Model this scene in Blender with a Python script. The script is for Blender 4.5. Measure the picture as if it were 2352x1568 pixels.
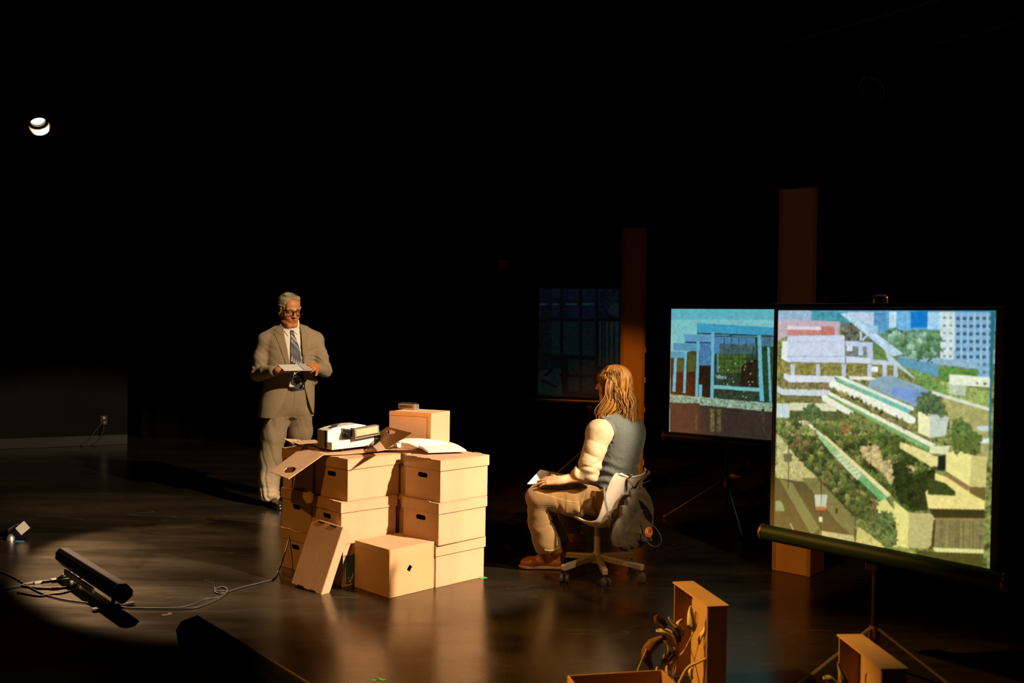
import bpy, bmesh, math, random
import numpy as np
from mathutils import Vector, Matrix, noise as mnoise
from mathutils.bvhtree import BVHTree
from mathutils.geometry import tessellate_polygon

random.seed(7)
rng = np.random.default_rng(7)
for o in list(bpy.data.objects):
    bpy.data.objects.remove(o)
SC = bpy.context.scene
COL = SC.collection

# ------------------------------------------------------------------ camera
F, CX, CY, EYE = 2287.0, 1176.0, 784.0, 1.56
PITCH, ROLL = math.atan(46 / F), 0.015
FW = Vector((0, math.cos(PITCH), -math.sin(PITCH)))
R0 = Vector((1, 0, 0)); U0 = Vector((0, math.sin(PITCH), math.cos(PITCH)))
RT = R0 * math.cos(ROLL) + U0 * math.sin(ROLL)
UP = -R0 * math.sin(ROLL) + U0 * math.cos(ROLL)
EYEP = Vector((0, 0, EYE))
cam = bpy.data.objects.new('camera', bpy.data.cameras.new('camera'))
COL.objects.link(cam)
m = Matrix((RT, UP, -FW)).transposed().to_4x4(); m.translation = EYEP
cam.matrix_world = m
cam.data.sensor_width = 36; cam.data.lens = F * 36 / 2352
cam.data.clip_start = 0.05; cam.data.clip_end = 60
cam.data.dof.use_dof = True; cam.data.dof.focus_distance = 6.7; cam.data.dof.aperture_fstop = 2.8
SC.camera = cam

def ray(x, y): return FW * F + RT * (x - CX) + UP * (CY - y)
def G(x, y, h=0.0):                       # point of the place seen at a pixel, at a given height
    d = ray(x, y); return EYEP + d * ((h - EYE) / d.z)
def P(x, y, Y):                           # ... at a given depth
    d = ray(x, y); return EYEP + d * (Y / d.y)

# ------------------------------------------------------------------ world, view, lights
W = bpy.data.worlds.new('dark_theatre'); SC.world = W; W.use_nodes = True
W.node_tree.nodes['Background'].inputs[0].default_value = (0.5, 0.35, 0.2, 1)
W.node_tree.nodes['Background'].inputs[1].default_value = 0.0006
vs = SC.view_settings
vs.view_transform = 'Standard'; vs.look = 'None'; vs.exposure = 0.0; vs.gamma = 1.0; vs.use_curve_mapping = False

def spot(name, loc, target, power, color, deg, blend=0.3, radius=0.06):
    l = bpy.data.lights.new(name, 'SPOT'); l.energy = power; l.color = color
    l.spot_size = math.radians(deg); l.spot_blend = blend; l.shadow_soft_size = radius
    o = bpy.data.objects.new(name, l); COL.objects.link(o)
    o.location = loc
    o.rotation_euler = (Vector(target) - Vector(loc)).to_track_quat('-Z', 'Y').to_euler()
    return o
WARM = (1.0, 0.62, 0.30)
AMBER = (1.0, 0.42, 0.05)
spot('stage_light_right', (4.3, 2.9, 4.15), (-0.85, 6.1, 0.50), 6000, (1.0, .80, .58), 19.5, .3)
spot('stage_light_far_right', (3.1, 3.6, 4.5), (-1.8, 8.2, 1.0), 2600, (1.0, .76, .50), 22, .3)
spot('stage_light_front', (-2.2, 0.6, 4.4), (-0.6, 6.0, 0.5), 480, AMBER, 26, .5)
spot('stage_light_seat', (3.4, 1.7, 4.3), (0.78, 6.1, 0.55), 760, (1.0, .70, .38), 19, .3)
spot('stage_light_column', (-3.2, 1.5, 4.2), (1.1, 9.1, 0.20), 1900, (1.0, .30, .02), 15.5, .5)
spot('stage_light_low', (-1.5, 1.5, 3.5), (1.86, 6.25, 0.05), 700, (1.0, .40, .05), 7.5, .5)
spot('fill_wash', (-3.0, -1.0, 5.0), (0.5, 8.0, 1.0), 16, (1.0, .38, .08), 75, .8)  # unseen weak fill, added to give columns and wall a dim tone
spot('stage_light_plants', (-2.8, 3.8, 3.4), (0.50, 4.20, 0.0), 1300, (1.0, .48, .07), 30, .4)

# ------------------------------------------------------------------ helpers
def srgb(r, g, b):
    f = lambda c: c / 12.92 if c <= 0.04045 else ((c + 0.055) / 1.055) ** 2.4
    return (f(r / 255), f(g / 255), f(b / 255))

def mat(name, c, rough=0.6, metal=0.0, var=0.0, vscale=8.0, bump=0.0, bscale=60.0, spec=0.5, sheen=0.0,
        emit=None, estr=0.0, attr=None, wave=None, coat=0.0, trans=0.0, stretch=None):
    m = bpy.data.materials.new(name); m.use_nodes = True
    nt = m.node_tree; b = nt.nodes['Principled BSDF']
    N = lambda t: nt.nodes.new(t)
    b.inputs['Base Color'].default_value = (*c, 1); b.inputs['Roughness'].default_value = rough
    b.inputs['Metallic'].default_value = metal; b.inputs['Specular IOR Level'].default_value = spec
    b.inputs['Sheen Weight'].default_value = sheen; b.inputs['Coat Weight'].default_value = coat
    b.inputs['Transmission Weight'].default_value = trans
    tc = N('ShaderNodeTexCoord'); co = tc.outputs['Object']
    if stretch:
        mp = N('ShaderNodeMapping'); mp.inputs['Scale'].default_value = stretch
        nt.links.new(co, mp.inputs[0]); co = mp.outputs[0]
    src = None
    if attr:
        a = N('ShaderNodeAttribute'); a.attribute_name = attr; src = a.outputs['Color']
        nt.links.new(src, b.inputs['Base Color'])
    if var:
        n = N('ShaderNodeTexNoise'); n.inputs['Scale'].default_value = vscale; n.inputs['Detail'].default_value = 6
        nt.links.new(co, n.inputs['Vector'])
        mr = N('ShaderNodeMapRange'); mr.inputs[1].default_value = .3; mr.inputs[2].default_value = .7
        mr.inputs[3].default_value = 1 - var; mr.inputs[4].default_value = 1 + var
        nt.links.new(n.outputs[0], mr.inputs[0])
        mx = N('ShaderNodeMix'); mx.data_type = 'RGBA'; mx.blend_type = 'MULTIPLY'; mx.inputs[0].default_value = 1
        if src: nt.links.new(src, mx.inputs[6])
        else: mx.inputs[6].default_value = (*c, 1)
        nt.links.new(mr.outputs[0], mx.inputs[7]); nt.links.new(mx.outputs[2], b.inputs['Base Color'])
    hs = None
    if bump:
        n2 = N('ShaderNodeTexNoise'); n2.inputs['Scale'].default_value = bscale; n2.inputs['Detail'].default_value = 4
        nt.links.new(co, n2.inputs['Vector']); hs = n2.outputs[0]
    if wave:
        w = N('ShaderNodeTexWave'); w.bands_direction = wave[0]; w.inputs['Scale'].default_value = wave[1]
        w.inputs['Distortion'].default_value = wave[3] if len(wave) > 3 else 0
        nt.links.new(co, w.inputs['Vector']); hs = w.outputs['Fac']; bump = wave[2]
    if hs is not None:
        bp = N('ShaderNodeBump'); bp.inputs['Strength'].default_value = bump; bp.inputs['Distance'].default_value = .01
        nt.links.new(hs, bp.inputs['Height']); nt.links.new(bp.outputs[0], b.inputs['Normal'])
    if emit is not None:
        b.inputs['Emission Color'].default_value = (*emit, 1); b.inputs['Emission Strength'].default_value = estr
    return m

M = {}
M['card'] = mat('cardboard', (.50, .31, .178), .8, var=.07, vscale=5, bump=.05, bscale=90, spec=.15)
M['card_in'] = mat('cardboard_inside', (.40, .23, .11), .85, var=.05, spec=.1)
M['card_rib'] = mat('cardboard_corrugated', (.50, .30, .145), .8, var=.05, spec=.15, wave=('Z', 28, .07))
M['tape'] = mat('packing_tape', (.48, .28, .12), .35, spec=.4)
M['paper'] = mat('paper', (.62, .58, .52), .7, var=.03)
M['black'] = mat('black_paint', (.006, .006, .006), .5, spec=.3)
M['blackmetal'] = mat('black_metal', (.012, .012, .012), .35, metal=.6)
M['chrome'] = mat('bright_metal', (.6, .58, .55), .25, metal=1)
M['rubber'] = mat('rubber_cable', (.03, .028, .025), .45)
M['plastic_white'] = mat('white_plastic', (.58, .56, .52), .4, var=.02)

class MB:
    """collects faces of one part"""
    def __init__(s): s.v = []; s.f = []; s.mi = []
    def add(s, vs, fs, mi=0):
        k = len(s.v); s.v += [tuple(v) for v in vs]; s.f += [tuple(i + k for i in f) for f in fs]; s.mi += [mi] * len(fs); return s
    def box(s, c, d, rot=None, mi=0):
        c = Vector(c); x, y, z = d[0] / 2, d[1] / 2, d[2] / 2
        vs = [Vector((a * x, b * y, e * z)) for a in (-1, 1) for b in (-1, 1) for e in (-1, 1)]
        if rot is not None: vs = [rot @ v for v in vs]
        return s.add([v + c for v in vs], [(0, 1, 3, 2), (4, 6, 7, 5), (0, 4, 5, 1), (2, 3, 7, 6), (0, 2, 6, 4), (1, 5, 7, 3)], mi)
    def tube(s, pts, r, n=8, mi=0, cap=True, flat=1.0, ref=None):
        pts = [Vector(p) for p in pts]; rs = r if isinstance(r, (list, tuple)) else [r] * len(pts)
        vs = []; fs = []; prev = None
        for i, p in enumerate(pts):
            t = (pts[min(i + 1, len(pts) - 1)] - pts[max(i - 1, 0)])
            t = t.normalized() if t.length > 1e-9 else Vector((0, 0, 1))
            if prev is None:
                a = Vector(ref) if ref is not None else (Vector((0, 0, 1)) if abs(t.z) < .9 else Vector((1, 0, 0)))
                u = t.cross(a).normalized()
            else:
                u = (prev - t * prev.dot(t)); u = u.normalized() if u.length > 1e-6 else t.orthogonal().normalized()
            prev = u; w = t.cross(u)
            for k in range(n):
                an = 2 * math.pi * k / n
                vs.append(p + u * (math.cos(an) * rs[i]) + w * (math.sin(an) * rs[i] * flat))
        for i in range(len(pts) - 1):
            for k in range(n):
                a = i * n + k; b = i * n + (k + 1) % n
                fs.append((a, b, b + n, a + n))
        if cap:
            fs.append(tuple(range(n - 1, -1, -1))); fs.append(tuple((len(pts) - 1) * n + k for k in range(n)))
        return s.add(vs, fs, mi)
    def cyl(s, a, b, r, n=20, mi=0): return s.tube([a, b], r, n, mi)
    def slab(s, pts, t, mi=0, hole=None, n=None):
        """polygon with thickness t, optional hole"""
        pts = [Vector(p) for p in pts]
        if n is None:
            n = Vector((0, 0, 0))
            for i in range(len(pts)): n += (pts[i] - pts[0]).cross(pts[(i + 1) % len(pts)] - pts[0])
        n = Vector(n).normalized()
        loops = [pts] + ([[Vector(p) for p in hole]] if hole else [])
        flat = [p for l in loops for p in l]; N = len(flat)
        tris = tessellate_polygon(loops)
        vs = [p + n * t / 2 for p in flat] + [p - n * t / 2 for p in flat]
        fs = []
        for tr in tris:
            a, b, c = [flat[i] for i in tr]
            if (b - a).cross(c - a).dot(n) < 0: tr = (tr[0], tr[2], tr[1])
            fs.append(tuple(tr)); fs.append((tr[2] + N, tr[1] + N, tr[0] + N))
        k = 0
        for l in loops:
            L = len(l)
            for i in range(L):
                a = k + i; b = k + (i + 1) % L; fs.append((a, a + N, b + N, b))
            k += L
        return s.add(vs, fs, mi)
    def lathe(s, prof, n=24, mi=0, o=(0, 0, 0), axis=None):
        """profile of (radius, height)"""
        o = Vector(o); q = Vector((0, 0, 1)).rotation_difference(Vector(axis)) if axis is not None else None
        vs = []; fs = []
        for r, z in prof:
            for k in range(n):
                a = 2 * math.pi * k / n; v = Vector((r * math.cos(a), r * math.sin(a), z))
                vs.append((q @ v if q else v) + o)
        for i in range(len(prof) - 1):
            for k in range(n):
                a = i * n + k; b = i * n + (k + 1) % n; fs.append((a, b, b + n, a + n))
        return s.add(vs, fs, mi)
    def build(s, name, mats, parent=None, smooth=False, bevel=0.0, color=None, loc=None):
        me = bpy.data.meshes.new(name); me.from_pydata(s.v, [], s.f)
        for mm in (mats if isinstance(mats, (list, tuple)) else [mats]): me.materials.append(mm)
        me.polygons.foreach_set('material_index', s.mi)
        bm = bmesh.new(); bm.from_mesh(me); bmesh.ops.recalc_face_normals(bm, faces=bm.faces); bm.to_mesh(me); bm.free()
        if color is not None:
            at = me.color_attributes.new('col', 'FLOAT_COLOR', 'POINT')
            at.data.foreach_set('color', np.asarray(color, dtype=np.float32).ravel())
        o = bpy.data.objects.new(name, me); COL.objects.link(o)
        if parent is not None:
            o.parent = parent
        if smooth:
            me.shade_smooth()
            if smooth != 'all':
                try: me.set_sharp_from_angle(angle=math.radians(smooth if smooth > 1 else 40))
                except Exception: pass
        if bevel:
            bv = o.modifiers.new('bevel', 'BEVEL'); bv.width = bevel; bv.segments = 2; bv.limit_method = 'ANGLE'
            bv.angle_limit = math.radians(50)
        if loc is not None: o.location = loc
        return o

def tag(o, label=None, cat=None, group=None, kind=None):
    if label: o['label'] = label
    if cat: o['category'] = cat
    if group: o['group'] = group
    if kind: o['kind'] = kind
    return o
def thing(name, loc, label, cat, yaw=0.0, group=None):
    o = bpy.data.objects.new(name, None); COL.objects.link(o); o.empty_display_size = .1
    o.location = loc; o.rotation_euler = (0, 0, yaw)
    return tag(o, label, cat, group)
def local(o, pts):                       # world points into the frame of an unscaled thing
    mi = (Matrix.Translation(o.location) @ o.rotation_euler.to_matrix().to_4x4()).inverted()
    return [mi @ Vector(p) for p in pts]
def smoothpath(pts, k=6):
    pts = [Vector(p) for p in pts]; out = []
    for i in range(len(pts) - 1):
        p0 = pts[max(i - 1, 0)]; p1 = pts[i]; p2 = pts[i + 1]; p3 = pts[min(i + 2, len(pts) - 1)]
        for j in range(k):
            t = j / k
            out.append(.5 * ((2 * p1) + (p2 - p0) * t + (2 * p0 - 5 * p1 + 4 * p2 - p3) * t * t + (3 * p1 - p0 - 3 * p2 + p3) * t ** 3))
    out.append(pts[-1]); return out

# ------------------------------------------------------------------ setting
def floor_material():
    m = bpy.data.materials.new('black_stage_floor'); m.use_nodes = True; nt = m.node_tree
    b = nt.nodes['Principled BSDF']; N = lambda t: nt.nodes.new(t)
    tc = N('ShaderNodeTexCoord')
    n1 = N('ShaderNodeTexNoise'); n1.inputs['Scale'].default_value = 1.3; n1.inputs['Detail'].default_value = 9; n1.inputs['Roughness'].default_value = .62
    mp = N('ShaderNodeMapping'); mp.inputs['Scale'].default_value = (.6, 2.2, 1); mp.inputs['Rotation'].default_value = (0, 0, .35)
    nt.links.new(tc.outputs['Object'], mp.inputs[0]); nt.links.new(mp.outputs[0], n1.inputs['Vector'])
    cr = N('ShaderNodeValToRGB'); cr.color_ramp.elements[0].position = .3; cr.color_ramp.elements[0].color = (.010, .0075, .0045, 1)
    cr.color_ramp.elements[1].position = .75; cr.color_ramp.elements[1].color = (.030, .021, .012, 1)
    nt.links.new(n1.outputs[0], cr.inputs[0])
    # long thin scuffs
    prev = cr.outputs[0]
    for ang, sc, th in ((.5, 3.0, .045), (-.9, 2.1, .035), (1.9, 1.6, .03)):
        mq = N('ShaderNodeMapping'); mq.inputs['Rotation'].default_value = (0, 0, ang); mq.inputs['Scale'].default_value = (.25, 1.8, 1)
        nt.links.new(tc.outputs['Object'], mq.inputs[0])
        vo = N('ShaderNodeTexNoise'); vo.inputs['Scale'].default_value = sc; vo.inputs['Detail'].default_value = 2
        nt.links.new(mq.outputs[0], vo.inputs['Vector'])
        s1 = N('ShaderNodeMath'); s1.operation = 'SUBTRACT'; s1.inputs[1].default_value = .5; nt.links.new(vo.outputs[0], s1.inputs[0])
        s2 = N('ShaderNodeMath'); s2.operation = 'ABSOLUTE'; nt.links.new(s1.outputs[0], s2.inputs[0])
        s3 = N('ShaderNodeMath'); s3.operation = 'LESS_THAN'; s3.inputs[1].default_value = .0022; nt.links.new(s2.outputs[0], s3.inputs[0])
        n3 = N('ShaderNodeTexNoise'); n3.inputs['Scale'].default_value = 1.1; nt.links.new(mq.outputs[0], n3.inputs['Vector'])
        s4 = N('ShaderNodeMath'); s4.operation = 'GREATER_THAN'; s4.inputs[1].default_value = .56; nt.links.new(n3.outputs[0], s4.inputs[0])
        s5 = N('ShaderNodeMath'); s5.operation = 'MULTIPLY'; nt.links.new(s3.outputs[0], s5.inputs[0]); nt.links.new(s4.outputs[0], s5.inputs[1])
        mx = N('ShaderNodeMix'); mx.data_type = 'RGBA'; mx.inputs[7].default_value = (.06, .055, .048, 1)
        s6 = N('ShaderNodeMath'); s6.operation = 'MULTIPLY'; s6.inputs[1].default_value = .6; nt.links.new(s5.outputs[0], s6.inputs[0])
        nt.links.new(s6.outputs[0], mx.inputs[0]); nt.links.new(prev, mx.inputs[6]); prev = mx.outputs[2]
    # specks of dust and paint
    vr = N('ShaderNodeTexVoronoi'); vr.inputs['Scale'].default_value = 2.6; nt.links.new(tc.outputs['Object'], vr.inputs['Vector'])
    lt = N('ShaderNodeMath'); lt.operation = 'LESS_THAN'; lt.inputs[1].default_value = .012; nt.links.new(vr.outputs['Distance'], lt.inputs[0])
    mx = N('ShaderNodeMix'); mx.data_type = 'RGBA'; mx.inputs[7].default_value = (.45, .42, .36, 1)
    nt.links.new(lt.outputs[0], mx.inputs[0]); nt.links.new(prev, mx.inputs[6]); nt.links.new(mx.outputs[2], b.inputs['Base Color'])
    mr = N('ShaderNodeMapRange'); mr.inputs[1].default_value = .3; mr.inputs[2].default_value = .7; mr.inputs[3].default_value = .17; mr.inputs[4].default_value = .30
    nt.links.new(n1.outputs[0], mr.inputs[0]); nt.links.new(mr.outputs[0], b.inputs['Roughness'])
    b.inputs['Specular IOR Level'].default_value = 1.0; b.inputs['Specular Tint'].default_value = (1.0, .68, .30, 1)
    n4 = N('ShaderNodeTexNoise'); n4.inputs['Scale'].default_value = 120; nt.links.new(tc.outputs['Object'], n4.inputs['Vector'])
    bp = N('ShaderNodeBump'); bp.inputs['Strength'].default_value = .12; bp.inputs['Distance'].default_value = .002
    nt.links.new(n4.outputs[0], bp.inputs['Height']); nt.links.new(bp.outputs[0], b.inputs['Normal'])
    return m
def struct(name, mb, mt, **k): return tag(mb.build(name, mt, **k), kind='structure')

struct('floor', MB().box((0, 6, -.05), (22, 20, .1)), floor_material())
wallm = mat('black_wall_paint', (.010, .007, .004), .85, var=.25, vscale=.9, spec=.12)
curt = mat('black_curtain', (.004, .004, .004), .95, spec=.05)
struct('ceiling', MB().box((0, 6, 7.05), (22, 20, .1)), curt)
# left wall runs a little away from the camera
wl0 = G(-500, 1051); wl1 = G(262, 1021)
dv = (wl1 - wl0); dv.z = 0; wd = dv.normalized(); wn = Vector((-wd.y, wd.x, 0))
wallyaw = math.atan2(wd.y, wd.x)
rotw = Matrix.Rotation(wallyaw, 3, 'Z')
wl_end = wl1 + wd * .15
wc = (wl0 - wd * 2 + wl_end) / 2; wlen = (wl_end - (wl0 - wd * 2)).length
struct('wall_left', MB().box(wc + wn * .06 + Vector((0, 0, 3.5)), (wlen, .1, 7), rotw), wallm)
bb = mat('baseboard_paint', (.018, .012, .006), .5, spec=.4)
struct('baseboard_left', MB().box(wc - wn * .005 + Vector((0, 0, .06)), (wlen, .025, .12), rotw), bb, bevel=.004)
# black curtain: gently folded back wall
def curtain(x0, x1, y, h, amp=.05, z0=0.0, folds=2.3):
    n = int((x1 - x0) * 24); mb = MB(); vs = []
    for i in range(n + 1):
        x = x0 + (x1 - x0) * i / n; w = amp * math.sin(x * folds * 6.28) + amp * .5 * math.sin(x * folds * 11 + 1)
        vs += [(x, y + w, z0), (x, y + w, h)]
    return mb.add(vs, [(2 * i, 2 * i + 1, 2 * i + 3, 2 * i + 2) for i in range(n)])
struct('wall_back', curtain(wl_end.x - .1, 11, wl_end.y + .7, 7), curt, smooth='all')
struct('wall_right', MB().box((8.5, 6, 3.5), (.1, 20, 7)), curt)
struct('wall_front', MB().box((0, -3.2, 3.5), (22, .1, 7)), curt)

# ------------------------------------------------------------------ stored boxes
YU = 46
def hole_pts(c, ux, uz, w, h, n=6):
    c = Vector(c); ux = Vector(ux); uz = Vector(uz); out = []
    r = h / 2; L = w / 2 - r
    for sgn in (1, -1):
        for k in range(n + 1):
            a = -math.pi / 2 + math.pi * k / n
            out.append(c + ux * sgn * (L + r * math.cos(a)) + uz * sgn * r * math.sin(a))
    return out
def banker_box(corner, yaw, label, L=.385, Wd=.315, H=.243, lid=.058, tabs=True, group='lidded archive boxes in the stack'):
    """corner = nearest bottom corner; L runs to the right, Wd to the left"""
    a = math.radians(yaw); v = Vector((math.cos(a), math.sin(a), 0)); u = Vector((-math.sin(a), math.cos(a), 0))
    c = Vector(corner)
    t = thing('storage_box', c + v * L / 2 + u * Wd / 2, label, 'box', a, group)
    x, y, th = L / 2, Wd / 2, .005
    b = MB()
    b.box((0, 0, th / 2), (L, Wd, th))
    for s in (-1, 1):
        b.box((0, s * (y - th / 2), H / 2), (L - 2 * th, th, H - .002))
        b.slab([(s * (x - th / 2), -y, 0), (s * (x - th / 2), y, 0), (s * (x - th / 2), y, H - .002), (s * (x - th / 2), -y, H - .002)], th,
               hole=hole_pts((s * (x - th / 2), 0, H * .60), (0, 1, 0), (0, 0, 1), .086, .028))
    b.build('body', M['card'], t, bevel=.0012)
    lm = MB(); g = .007
    lm.box((0, 0, H + .003), (L + 2 * g, Wd + 2 * g, .005))
    for s in (-1, 1):
        lm.box((0, s * (y + g - .0025), H - lid / 2), (L + 2 * g, .005, lid))
        lm.box((s * (x + g - .0025), 0, H - lid / 2), (.005, Wd + 2 * g - .01, lid))
    lo = lm.build('lid', M['card'], t, bevel=.0014)
    if tabs:
        tb = MB()
        for s in (-1, 1):
            for q in (-1, 1):
                tb.box((s * (x + g - .003), q * Wd * .2, H + .0065), (.012, .05, .004))
        tb.build('lid_tab', M['card'], lo)
    return t
PT = .2492
def C3(x, y, k): return Vector((x, y, k * PT + .0005))
DX, DY = -.412, 5.762
AX, AY = -.962, 5.755
ul = Vector((-math.sin(math.radians(YU)), math.cos(math.radians(YU)), 0))
boxes = [
 ((DX - .012, DY + .012), 0, 45, 'closed archive box at the bottom right of the stack, touching the large ribbed box'),
 ((DX + .002, DY - .004), 1, 46.5, 'archive box with a bright lit handle hole, middle of the right hand column'),
 ((DX + .008, DY + .008), 2, 46, 'top archive box of the front right column, open book lying on its lid'),
 ((AX, AY), 0, 46, 'bottom archive box of the left column, blue and white picture on its side'),
 ((AX - .012, AY - .006), 1, 42, 'middle archive box of the left column, above the leaning tray'),
 ((AX + .02, AY + .012), 2, 46.5, 'top archive box of the left column, directly under the flattened carton'),
 ((AX - .245, AY + .262), 0, 46, 'bottom archive box at the far left of the stack, where the cable runs down'),
 ((AX - .243, AY + .258), 1, 45, 'middle archive box at the far left of the stack, behind the leaning tray'),
 ((AX - .236, AY + .268), 2, 46.5, 'top archive box at the far left, shaded by the hanging carton flap'),
 ((DX - .222, DY + .270), 0, 46, 'bottom archive box hidden deep behind the front right column'),
 ((DX - .220, DY + .266), 1, 46, 'middle archive box seen through the gap behind the front right column'),
 ((DX - .216, DY + .278), 2, 46, 'shaded archive box in the gap, carrying the plain carton and papers'),
]
BX = {}
for i, ((x, y), k, yw, lab) in enumerate(boxes):
    BX[i] = banker_box(C3(x, y, k), yw, lab)
# picture printed on the side of the lowest left box
pb = BX[3]
pm = MB(); pm.box((-.138, -.1590, .092), (.085, .003, .17))
po = pm.build('printed_picture', mat('blue_print', (.05, .13, .22), .5), pb); tag(po, 'dark blue and white printed picture')
pm = MB()
for (cx, cz, w, h) in ((.006, .085, .007, .16), (.03, .008, .05, .014), (.04, .03, .02, .016), (.052, .045, .012, .02), (.03, .05, .012, .01), (.06, .06, .008, .03)):
    cx -= .183; pm.slab([(cx - w / 2, -.161, cz - h / 2), (cx + w / 2, -.161, cz - h / 2 + .004), (cx + w / 2 - .002, -.161, cz + h / 2), (cx - w / 2 + .001, -.161, cz + h / 2 - .003)], .0012)
pm.build('white_brush_mark', M['paper'], po)

# large ribbed box in front
fa = math.radians(45)
fb = thing('shipping_carton', Vector((-.668, 5.540, 0)) + Vector((math.cos(fa), math.sin(fa), 0)) * .168 + Vector((-math.sin(fa), math.cos(fa), 0)) * .163,
           'large ribbed cardboard carton with a small diamond hole, on the floor in front', 'box', fa)
b = MB(); x, y, H = .166, .163, .268
for s in (-1, 1):
    b.box((s * (x - .003), 0, H / 2), (.006, 2 * y, H))
b.slab([(-x + .006, -y + .003, 0), (x - .006, -y + .003, 0), (x - .006, -y + .003, H), (-x + .006, -y + .003, H)], .006,
       hole=[(-.02 + dx, -y + .003, .145 + dz) for dx, dz in ((.001, -.019), (.019, .006), (-.001, .021), (-.019, -.004))])
b.box((0, y - .003, H / 2), (2 * x - .012, .006, H)); b.box((0, 0, .003), (2 * x - .01, 2 * y - .01, .006))
b.build('body', M['card_rib'], fb, bevel=.003)
tp = MB(); tp.box((0, 0, H + .002), (2 * x, 2 * y, .005)); tp.build('top_flap', M['card'], fb, bevel=.002)
tp = MB(); tp.box((-x - .0008, 0, H - .012), (.0012, 2 * y - .01, .026)); tp.box((-x + .012, 0, H + .0052), (.025, 2 * y - .01, .0012))
tp.build('tape', M['tape'], fb)

# plain carton on top of the hidden column
ta = math.radians(66)
vT = Vector((math.cos(ta), math.sin(ta), 0)); uT = Vector((-math.sin(ta), math.cos(ta), 0))
tc0 = Vector((-.493, 6.192, 3 * PT + .001))
T = thing('taped_carton', tc0 + vT * .12 + uT * .152, 'plain sealed carton standing highest, on the back of the stack', 'box', ta)
b = MB(); b.box((0, 0, .115), (.25, .305, .230)); b.build('body', M['card'], T, bevel=.003)
tp = MB(); tp.box((-.1258, 0, .219), (.0014, .30, .022)); tp.box((-.1258, -.138, .112), (.0014, .022, .2)); tp.box((-.11, 0, .2308), (.03, .30, .0014))
tp.build('tape', M['tape'], T)
# metal cassette on it
cp = G(940, 939, 3 * PT + .232)
sil = mat('scuffed_aluminium', (.42, .40, .36), .4, metal=.85, var=.1)
cs = thing('slide_cassette', cp, 'silver metal slide cassette lying on the highest carton', 'slide cassette', math.radians(64))
b = MB(); b.box((0, .005, .017), (.055, .128, .033)); b.build('case', sil, cs, bevel=.003)
b = MB(); b.box((.008, .008, .0375), (.026, .105, .008)); b.box((-.02, 0, .0375), (.006, .125, .008)); b.build('rail', M['chrome'], cs, bevel=.001)
b = MB(); b.box((-.0285, .01, .014), (.002, .10, .004)); b.box((-.0285, .01, .024), (.002, .10, .003)); b.build('groove', M['black'], cs)

# ------------------------------------------------------------------ leaning tray
q0 = G(670, 1338, .02); q1 = G(738, 1365, .0)
p0 = P(718, 1186, q0.y + .09); p1 = P(787, 1207, q1.y + .05)
wv = (q1 - q0); e = (p0 - q0); nrm = wv.cross(e).normalized()
if nrm.y < 0: nrm = -nrm
LT = thing('box_lid_tray', (q0 + q1) / 2, 'shallow cardboard tray leaning on its edge against the left stack', 'box')
w3 = wv.normalized(); ev = (e - w3 * e.dot(w3)).normalized(); Lw, Le, Dp = wv.length, e.length * .985, .055
def tl(a, bb_, c): return local(LT, [q0 + w3 * a + ev * bb_ + nrm * c])[0]
b = MB()
b.slab([tl(0, 0, 0), tl(Lw, 0, 0), tl(Lw, Le, 0), tl(0, Le, 0)], .005)
b.slab([tl(0, 0, 0), tl(0, Le, 0), tl(0, Le, Dp), tl(0, 0, Dp)], .005)
b.slab([tl(Lw, 0, 0), tl(Lw, Le, 0), tl(Lw, Le, Dp), tl(Lw, 0, Dp)], .005)
b.slab([tl(0, Le, 0), tl(Lw, Le, 0), tl(Lw, Le, Dp), tl(0, Le, Dp)], .005)
b.slab([tl(0, 0, 0), tl(Lw, 0, 0), tl(Lw, 0, Dp), tl(0, 0, Dp)], .005)
b.build('tray', M['card'], LT, bevel=.0015)
b = MB()
for s0, s1 in ((.22, .42), (.62, .82)):
    b.slab([tl(Lw * s0, Le - .006, -.0035), tl(Lw * s1, Le - .006, -.0035), tl(Lw * s1, Le - .013, -.0035), tl(Lw * s0, Le - .013, -.0035)], .002)
    b.slab([tl(Lw * s0, .006, -.0035), tl(Lw * s1, .006, -.0035), tl(Lw * s1, .0, -.0035), tl(Lw * s0, .0, -.0035)], .002)
b.build('slot', M['black'], LT)

# ------------------------------------------------------------------ flattened carton with the projector
ZT = 3 * PT + .006
def G3(x, y, h=0.0): return G(x, y, ZT + h)
cor = thing('flattened_carton', G3(760, 1030), 'opened cardboard carton lying flat on the stack, flaps hanging out', 'box')
panel = [G3(742, 1046, .004), G3(886, 1030, .02), G3(935, 1020, .03), G3(900, 1003, .03), G3(850, 997, .02), G3(725, 1010, .0), G3(680, 1012, .0), G3(650, 1019, 0)]
panel = [G3(744, 1044, .006), G3(800, 1037, .008), G3(912, 1027, .012), G3(862, 1004, .012), G3(760, 1006, .008), G3(678, 1013, .006), G3(690, 1026, .006)]
b = MB()
pv = []
nx, ny = 16, 6
A0, A1, B0, B1 = G3(744, 1043.5, .006), G3(915, 1027, .026), G3(672, 1014, .010), G3(862, 1003, .03)
vs = []
for j in range(ny + 1):
    for i in range(nx + 1):
        s_, t_ = i / nx, j / ny
        p = (A0.lerp(A1, s_)).lerp(B0.lerp(B1, s_), t_)
        p.z += -.010 * math.sin(math.pi * s_) + .0
        p.z = max(p.z, ZT + .004)
        vs.append(p)
vs2 = [v - Vector((0, 0, .004)) for v in vs]; N_ = len(vs); fs = []
for j in range(ny):
    for i in range(nx):
        a = j * (nx + 1) + i; q = (a, a + 1, a + nx + 2, a + nx + 1); fs.append(q); fs.append(tuple(k + N_ for k in reversed(q)))
for i in range(nx):
    for a, c in ((i, i + 1), (ny * (nx + 1) + i + 1, ny * (nx + 1) + i)): fs.append((c, a, a + N_, c + N_))
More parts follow.
